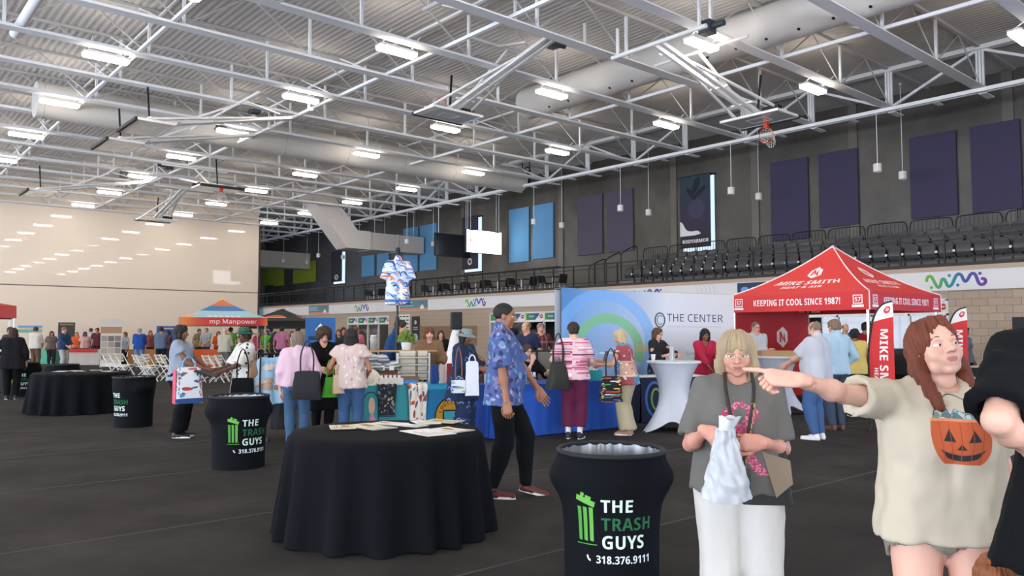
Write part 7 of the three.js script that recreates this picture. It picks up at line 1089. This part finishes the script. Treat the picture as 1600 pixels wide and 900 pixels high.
  v = visitor(1274, 11.45, -118, 'bald heavyset man in a white polo shirt and blue jeans looking at his hands', { h: 1.72, w: 1.32, male: true, belly: 0.05, skin: SK.fair, hair: 'fringe', hairColor: 0x7a6a5c, headPitch: 0.3, arms: [{ to: [0.1, 1.06, 0.42], pole: [0.7, -1, -0.3], curl: 'hold' }, { to: [-0.05, 1.08, 0.42], pole: [-0.6, -1, -0.3], curl: 'hold' }], top: { mat: clothMat(0xbcbdc4), sleeve: 0.85, sflare: 0.012, ease: 0.026, flare: 0.02, hem: 0.47, collar: true }, bottom: { mat: clothMat(0x44618c), ease: 0.02 }, shoe: mat(0xe6e5e2, 0.6) });
  onHead(v, 'sunglasses', [put(new THREE.TorusGeometry(0.1, 0.014, 6, 20), [-0.14, 0.34, 0.18], [-0.9, 0, 0]), put(new THREE.TorusGeometry(0.1, 0.014, 6, 20), [0.14, 0.34, 0.18], [-0.9, 0, 0]), bar([-0.25, 0.32, 0.15], [-0.35, 0.1, -0.1], 0.02), bar([0.25, 0.32, 0.15], [0.35, 0.1, -0.1], 0.02)], M.black, 'sunglasses pushed up on the head');
  v = visitor(1304, 12.5, -140, 'man in a light blue shirt and brown shoes standing behind the bald man', { h: 1.76, w: 1.15, male: true, skin: SK.fair, hair: 'short', hairColor: 0x7c6450, headPitch: 0.25, arms: [{ to: [0.1, 1.02, 0.34], pole: [0.7, -1, -0.3] }, { to: [-0.22, 0.98, 0.12], pole: [-1, -0.2, -0.6] }], top: { mat: clothMat(0xa9c4d2), sleeve: 1.7, ease: 0.028, flare: 0.01, hem: 0.5, collar: true, fold: 0.01 }, bottom: { mat: clothMat(0x3f4a5a), ease: 0.02 }, shoe: mat(0x5f3a24, 0.5), sole: mat(0x3a2a20, 0.7) });
  visitor(1334, 14.6, -170, 'woman with black hair in a sleeveless yellow top, seen from behind', { h: 1.62, w: 1.2, skin: SK.brown, hair: 'short', hairColor: 0x17110e, top: { mat: clothMat(0xcdb76a), sleeve: 0.15, ease: 0.024, flare: 0.02, hem: 0.48 }, bottom: { mat: black } });
  visitor(1573, 18.4, 168, 'blonde woman in a white top with a dark strap walking along the tan wall', { h: 1.66, w: 1.05, skin: SK.fair, hair: 'short', hairColor: 0xa5854f, headYaw: -0.6, top: { mat: clothMat(0xbfc4c8), sleeve: 0.7, ease: 0.026, flare: 0.02, hem: 0.48 }, bottom: { mat: clothMat(0x8a8f98) } });
  visitor(1506, 19, 60, 'dark-haired person in a grey jacket partly behind the second feather flag', { h: 1.68, w: 1, skin: SK.brown, hair: 'short', hairColor: 0x15110f, top: { mat: clothMat(0x5c6c74), sleeve: 1.8, hem: 0.48 }, bottom: { mat: black } });
  visitor(823, 16.5, -30, 'bald man in a navy T-shirt with white and red lettering behind the partition', { h: 1.78, w: 1.25, male: true, skin: SK.fair, hair: 'fringe', hairColor: 0x8a7462, headYaw: -0.5, top: { mat: prints('#1c2848', 1, 3, (c) => { c.fillStyle = '#c8d0dc'; c.fillRect(210, 250, 100, 24); c.fillStyle = '#b8362f'; c.fillRect(200, 284, 120, 44); }, 512, 512), sleeve: 0.8, hem: 0.48, uvh: 0.9, uv0: 0.75 }, bottom: { mat: black } });
  visitor(845, 19, 10, 'man in a dark red checked shirt beside the bald man in navy', { h: 1.78, w: 1.05, male: true, skin: SK.fair, hair: 'short', hairColor: 0x8a8076, top: { mat: prints('#5a2a30', 1, 3, (c) => { for (let i = 0; i < 8; i++) { c.fillStyle = 'rgba(220,200,200,0.35)'; c.fillRect(i * 32, 0, 8, 256); c.fillRect(0, i * 32, 256, 8); } }, 256, 256), sleeve: 1.7, hem: 0.48 }, bottom: { mat: black } });
  visitor(22, 18.4, 176, 'woman in black with long reddish brown hair at the left edge, seen from behind', { h: 1.66, w: 1.3, skin: SK.fair, hair: 'long', hairLen: 0.9, hairColor: 0x3a2018, arms: [{ to: [0.26, 1.0, 0.18], pole: [1, -0.6, -0.3] }, null], top: { mat: clothMat(0x1b1b1e), sleeve: 1.8, ease: 0.03, flare: 0.03, hem: 0.42 }, bottom: { mat: black, ease: 0.02 } });
  // dark table and pull-up banner by the tan wall at right
  clothTable('display_table', 'black covered table by the tan block wall at right', PD(1512, 17.2), PD(1590, 17.6), 0.7, 0.78, mat(0x141416, 0.85, { side: THREE.DoubleSide }), { clothLabel: 'black tablecloth by the tan block wall behind the girl', topMat: mat(0xcfc9bf, 0.7), wave: 0.3 });
  const bn = PD(1612, 18.8), o = thing('pullup_banner', 'dark pull-up banner at the right edge by the tan wall', 'banner', bn, face(bn, 0)); part('print', plane(0.8, 1.85, 0, 0.98, 0.006), printed(128, 256, (c) => { c.fillStyle = '#26262a'; c.fillRect(0, 0, 128, 256); c.fillStyle = '#d8d4ce'; c.fillRect(18, 56, 30, 24); c.fillRect(18, 96, 80, 8); }), o); part('backing', box(0.8, 1.85, 0.006, 0, 0.98, 0), M.black, o); part('base', rbox(0.84, 0.06, 0.2, 0, 0.03, 0, 0.02), M.chrome, o);
}
// ------------------------------------------------------------------ far booths and crowd
{
  const B = [[48, 40, 1.05, 1.9, 1.55, 'beach picture banner with blue sky behind the left booths', (c) => { c.fillStyle = '#7fa3d0'; c.fillRect(0, 0, 128, 84); c.fillStyle = '#d9c8a8'; c.fillRect(0, 84, 128, 60); c.fillStyle = '#7cb8a0'; c.fillRect(0, 144, 128, 112); }],
    [105, 43, 0.8, 2.1, 1.1, 'dark brown pull-up banner behind the man in the blue blazer', (c) => { c.fillStyle = '#4a453e'; c.fillRect(0, 0, 128, 256); c.fillStyle = '#8a8272'; c.fillRect(14, 20, 100, 20); }],
    [175, 35.5, 0.85, 2.15, 0, 'tall pale pull-up banner with a collage of photos', (c) => { c.fillStyle = '#d9d4ca'; c.fillRect(0, 0, 128, 256); c.fillStyle = '#b08a6c'; c.fillRect(0, 42, 128, 34); for (let y = 0; y < 4; y++) for (let x = 0; x < 3; x++) { c.fillStyle = ['#a09a90', '#8c8278', '#bcb2a6', '#77706a', '#b7a896'][(x * 3 + y * 2) % 5]; c.fillRect(6 + x * 40, 90 + y * 32, 36, 28); } c.fillStyle = '#e6e4df'; c.fillRect(0, 222, 128, 34); }],
    [266, 43, 1.3, 1.9, 1.0, 'low blue banner behind the man in the blue polo', (c) => { c.fillStyle = '#3f5f96'; c.fillRect(0, 0, 128, 256); c.fillStyle = '#cfd6e0'; c.fillRect(14, 30, 100, 16); }],
    [501, 25, 0.92, 2.0, 0, 'blue pull-up banner with a white house emblem and white lettering', (c) => { c.fillStyle = '#2f66a4'; c.fillRect(0, 0, 128, 256); c.fillStyle = '#e6ecf2'; c.beginPath(); c.moveTo(40, 50); c.lineTo(64, 22); c.lineTo(88, 50); c.fill(); c.fillRect(48, 50, 32, 14); c.fillStyle = '#1f2f55'; c.fillRect(14, 74, 100, 16); txt(c, 'Home', 64, 112, 22, '#e6ecf2'); txt(c, 'Repair', 64, 140, 22, '#e6ecf2'); txt(c, 'Program', 64, 168, 20, '#e6ecf2'); }]];
  for (const [px, d, w, h, y0, l, draw] of B) { const p = PD(px, d), o = thing('pullup_banner', l, 'banner', p, face(p, 0)); part('print', plane(w, h - y0, 0, y0 + (h - y0) / 2, 0.008), printed(128, 256, draw), o); part('backing', box(w, h - y0, 0.01, 0, y0 + (h - y0) / 2, 0), M.grey, o); part('base', rbox(w + 0.04, 0.06, 0.22, 0, 0.03, 0, 0.02), M.chrome, o); part('support_pole', rod([0, 0.05, -0.03], [0, h, -0.03], 0.012), M.chrome, o); }
  const tb = (a, b, d0, d1, col, l) => clothTable('booth_table', 'folding table under the ' + l, PD(a, d0), PD(b, d1), 0.75, 0.76, mat(col, 0.85, { side: THREE.DoubleSide }), { clothLabel: l, wave: 0.4 });
  const rt = tb(98, 158, 37.6, 37.6, 0xb9b2aa, 'pale grey tablecloth of the booth with the red runner'); { const p = rt.at(0, 0.045, 0.7), o = thing('table_runner', 'bright red runner over the front of the pale grey booth table', 'tablecloth', rt.at(0, -0.02, 0.77), rt.turn); part('runner_top', box(1.6, 0.006, 0.5, 0, 0, -0.25), mat(0xc23028, 0.85), o); part('runner_drop', box(1.6, 0.16, 0.006, 0, -0.08, 0.075), mat(0xc23028, 0.85), o); }
  tb(202, 262, 36.8, 36.4, 0x9a6a36, 'mustard brown tablecloth behind the man in the blue polo'); tb(303, 345, 36.5, 36.5, 0xcf5a2a, 'orange tablecloth under the printed tent'); tb(-14, 22, 20.4, 20.4, 0x1a1b20, 'black tablecloth at the left edge behind the woman in black'); tb(60, 84, 39, 39, 0x57a58c, 'sea green tablecloth below the beach banner');
  const P = [ // px, depth, facing, top, bottom, hair, hair colour, skin, male, label
    [17, 25, 40, 0x4a4f48, 0x2a2a2c, 'short', 0x3a2c22, SK.fair, 1, 'man in a dark grey-green shirt by the red tent at the left edge'], [57, 33, 150, 0xcfc8be, 0x6a5240, 'short', 0x4a3a2c, SK.fair, 1, 'man in a white T-shirt and brown shorts beside the beach banner'], [82, 35.5, 10, 0x6a5f5a, 0x2a2a2e, 'long', 0x2a1d16, SK.tan, 0, 'woman in a striped dark top left of the man in the blazer'],
    [101, 31.5, 50, 0x2f4668, 0xb4aeb0, 'short', 0x8a6a4a, SK.fair, 1, 'man in a blue blazer and pale trousers facing right'], [121, 39.5, 0, 0xd95a2c, 0x3a3a3e, 'long', 0xa06a3c, SK.fair, 0, 'woman in a bright orange top behind the red runner'], [134, 38.8, 10, 0xc9a4a0, 0x25262c, 'long', 0x2a1d18, SK.brown, 0, 'woman in a pink top and dark vest behind the red runner'], [143, 41, 160, 0xbfc9d6, 0x38445c, 'short', 0x55483c, SK.fair, 1, 'man in a pale blue shirt behind the woman in the pink top'], [153, 40, -20, 0x6a2f36, 0x2a2a2e, 'short', 0x2a1d18, SK.tan, 1, 'person in maroon left of the photo collage banner'],
    [197, 36.2, -60, 0xa9b4be, 0x1d1e22, 'long', 0x8a5a3a, SK.fair, 0, 'woman in a pale blue cardigan right of the photo collage banner'], [219, 33.4, 172, 0x2a4f9a, 0x6f87a0, 'short', 0xa09484, SK.fair, 1, 'man in a royal blue polo and faded jeans seen from behind'], [236, 40, 20, 0x8a4a44, 0x2a2a2e, 'long', 0x6a3c28, SK.fair, 0, 'woman in a brick red top beyond the man in the blue polo'], [253, 33, 176, 0x63748a, 0x1f2430, 'short', 0x2a2018, SK.tan, 1, 'man in a grey-blue shirt and dark trousers seen from behind'], [264, 36, -60, 0x7a3a48, 0x2a2a2e, 'long', 0x2a1d18, SK.brown, 0, 'woman in a plum top right of the man in grey-blue'],
    [312, 38, 30, 0x8a7d5c, 0x3a3a36, 'short', 0x4a3a2a, SK.tan, 1, 'man in a khaki shirt under the printed tent'], [323, 37.6, -30, 0x9aa2a4, 0x33363c, 'short', 0x8a8078, SK.fair, 1, 'man in a light grey shirt under the printed tent'], [342, 38.4, 0, 0xdf5f22, 0x2a2a2e, 'long', 0x5a3a28, SK.fair, 0, 'woman in an orange safety vest under the printed tent'], [361, 33, 150, 0x63b02c, 0x3a4a5a, 'short', 0x3a2c22, SK.fair, 1, 'man in a lime green T-shirt left of the green hat'],
    [352, 28.5, 160, 0xb0aa9a, 0x6a6a66, 'fringe', 0xb8b0a4, SK.fair, 1, 'old man in a beige shirt standing between the folding chairs'], [405, 35, 20, 0xc9506c, 0x38383e, 'long', 0xb08a5a, SK.fair, 0, 'woman in a hot pink top right of the green hat'], [417, 34, -20, 0x5aab30, 0x2f3a4a, 'long', 0x5a3a26, SK.fair, 0, 'woman in a lime green top beside the one in pink'], [424, 36.5, 170, 0x5f86b4, 0x2a3040, 'short', 0x6a5a4a, SK.fair, 1, 'man in a sky blue shirt beyond the woman in lime green'], [431, 33.5, 175, 0x34303a, 0x22242a, 'long', 0x2a1d18, SK.tan, 0, 'woman in dark grey left of the man in the pink shirt'], [441, 31.5, 170, 0xb4708c, 0x33363e, 'short', 0x2a2018, SK.tan, 1, 'man in a pink shirt seen from behind below the black tent'],
    [457, 34, 0, 0x8a5a4a, 0x25262a, 'long', 0x6a4028, SK.fair, 0, 'woman in a rust brown top right of the man in pink'], [466, 31, 150, 0xcdd4dc, 0x2b2f38, 'short', 0x1d1815, SK.tan, 1, 'man in a white shirt left of the blue pull-up banner'], [514, 28, 20, 0x23252b, 0x22232a, 'short', 0x1d1512, SK.brown, 1, 'man in a black shirt and cap right of the blue pull-up banner'], [530, 26, -10, 0x3a3d44, 0x25262c, 'long', 0x5a4632, SK.fair, 0, 'woman in a charcoal top above the woman with curly hair'], [537, 27.5, 20, 0x54505a, 0x25262c, 'short', 0x2a201a, SK.tan, 1, 'man in a slate shirt beside the woman in charcoal'], [556, 24, 165, 0xb46a72, 0x3a3c44, 'short', 0x7a4a34, SK.fair, 1, 'man in a salmon pink jacket by the far shop front'], [689, 21, 10, 0x1b1b1f, 0x1f2026, 'long', 0x3a281e, SK.fair, 0, 'woman in a black top behind the auburn-haired vendor'],
    [1320, 20.5, 20, 0x2f5f9a, 0x2a2e38, 'fringe', 0x6a5a4c, SK.fair, 1, 'bald man in a blue shirt inside the shop behind the red tent'], [1352, 18, 160, 0xa62a2c, 0x25262a, 'short', 0x2a201a, SK.tan, 1, 'man in a red shirt behind the taller feather flag']];
  for (const [px, d, f, t, b, hs, hc, sk, m, label] of P) {
    const at = PD(px, d), q = rnd(); if (px > 300 && px < 330 && d > 37) at.y = 0;
    person({ at, turn: face(at, f), label, detail: 0, h: (m ? 1.76 : 1.63) * (0.97 + 0.06 * rnd()), w: 1.02 + 0.2 * rnd(), male: !!m, skin: sk, hair: hs, hairLen: 0.7, hairColor: hc, arms: q < 0.5 ? [{ to: [0.14, 1.02, 0.32], pole: [0.6, -1, -0.4], curl: 'hold' }, { to: [-0.14, 1.0, 0.3], pole: [-0.6, -1, -0.4], curl: 'hold' }] : null, top: { mat: clothMat(t), sleeve: q < 0.3 ? 1.7 : 0.7, ease: 0.024, flare: 0.012, hem: 0.485 }, bottom: { mat: clothMat(b), ease: 0.018 } });
  }
}
shadows(scene); renderer.render(scene, camera);
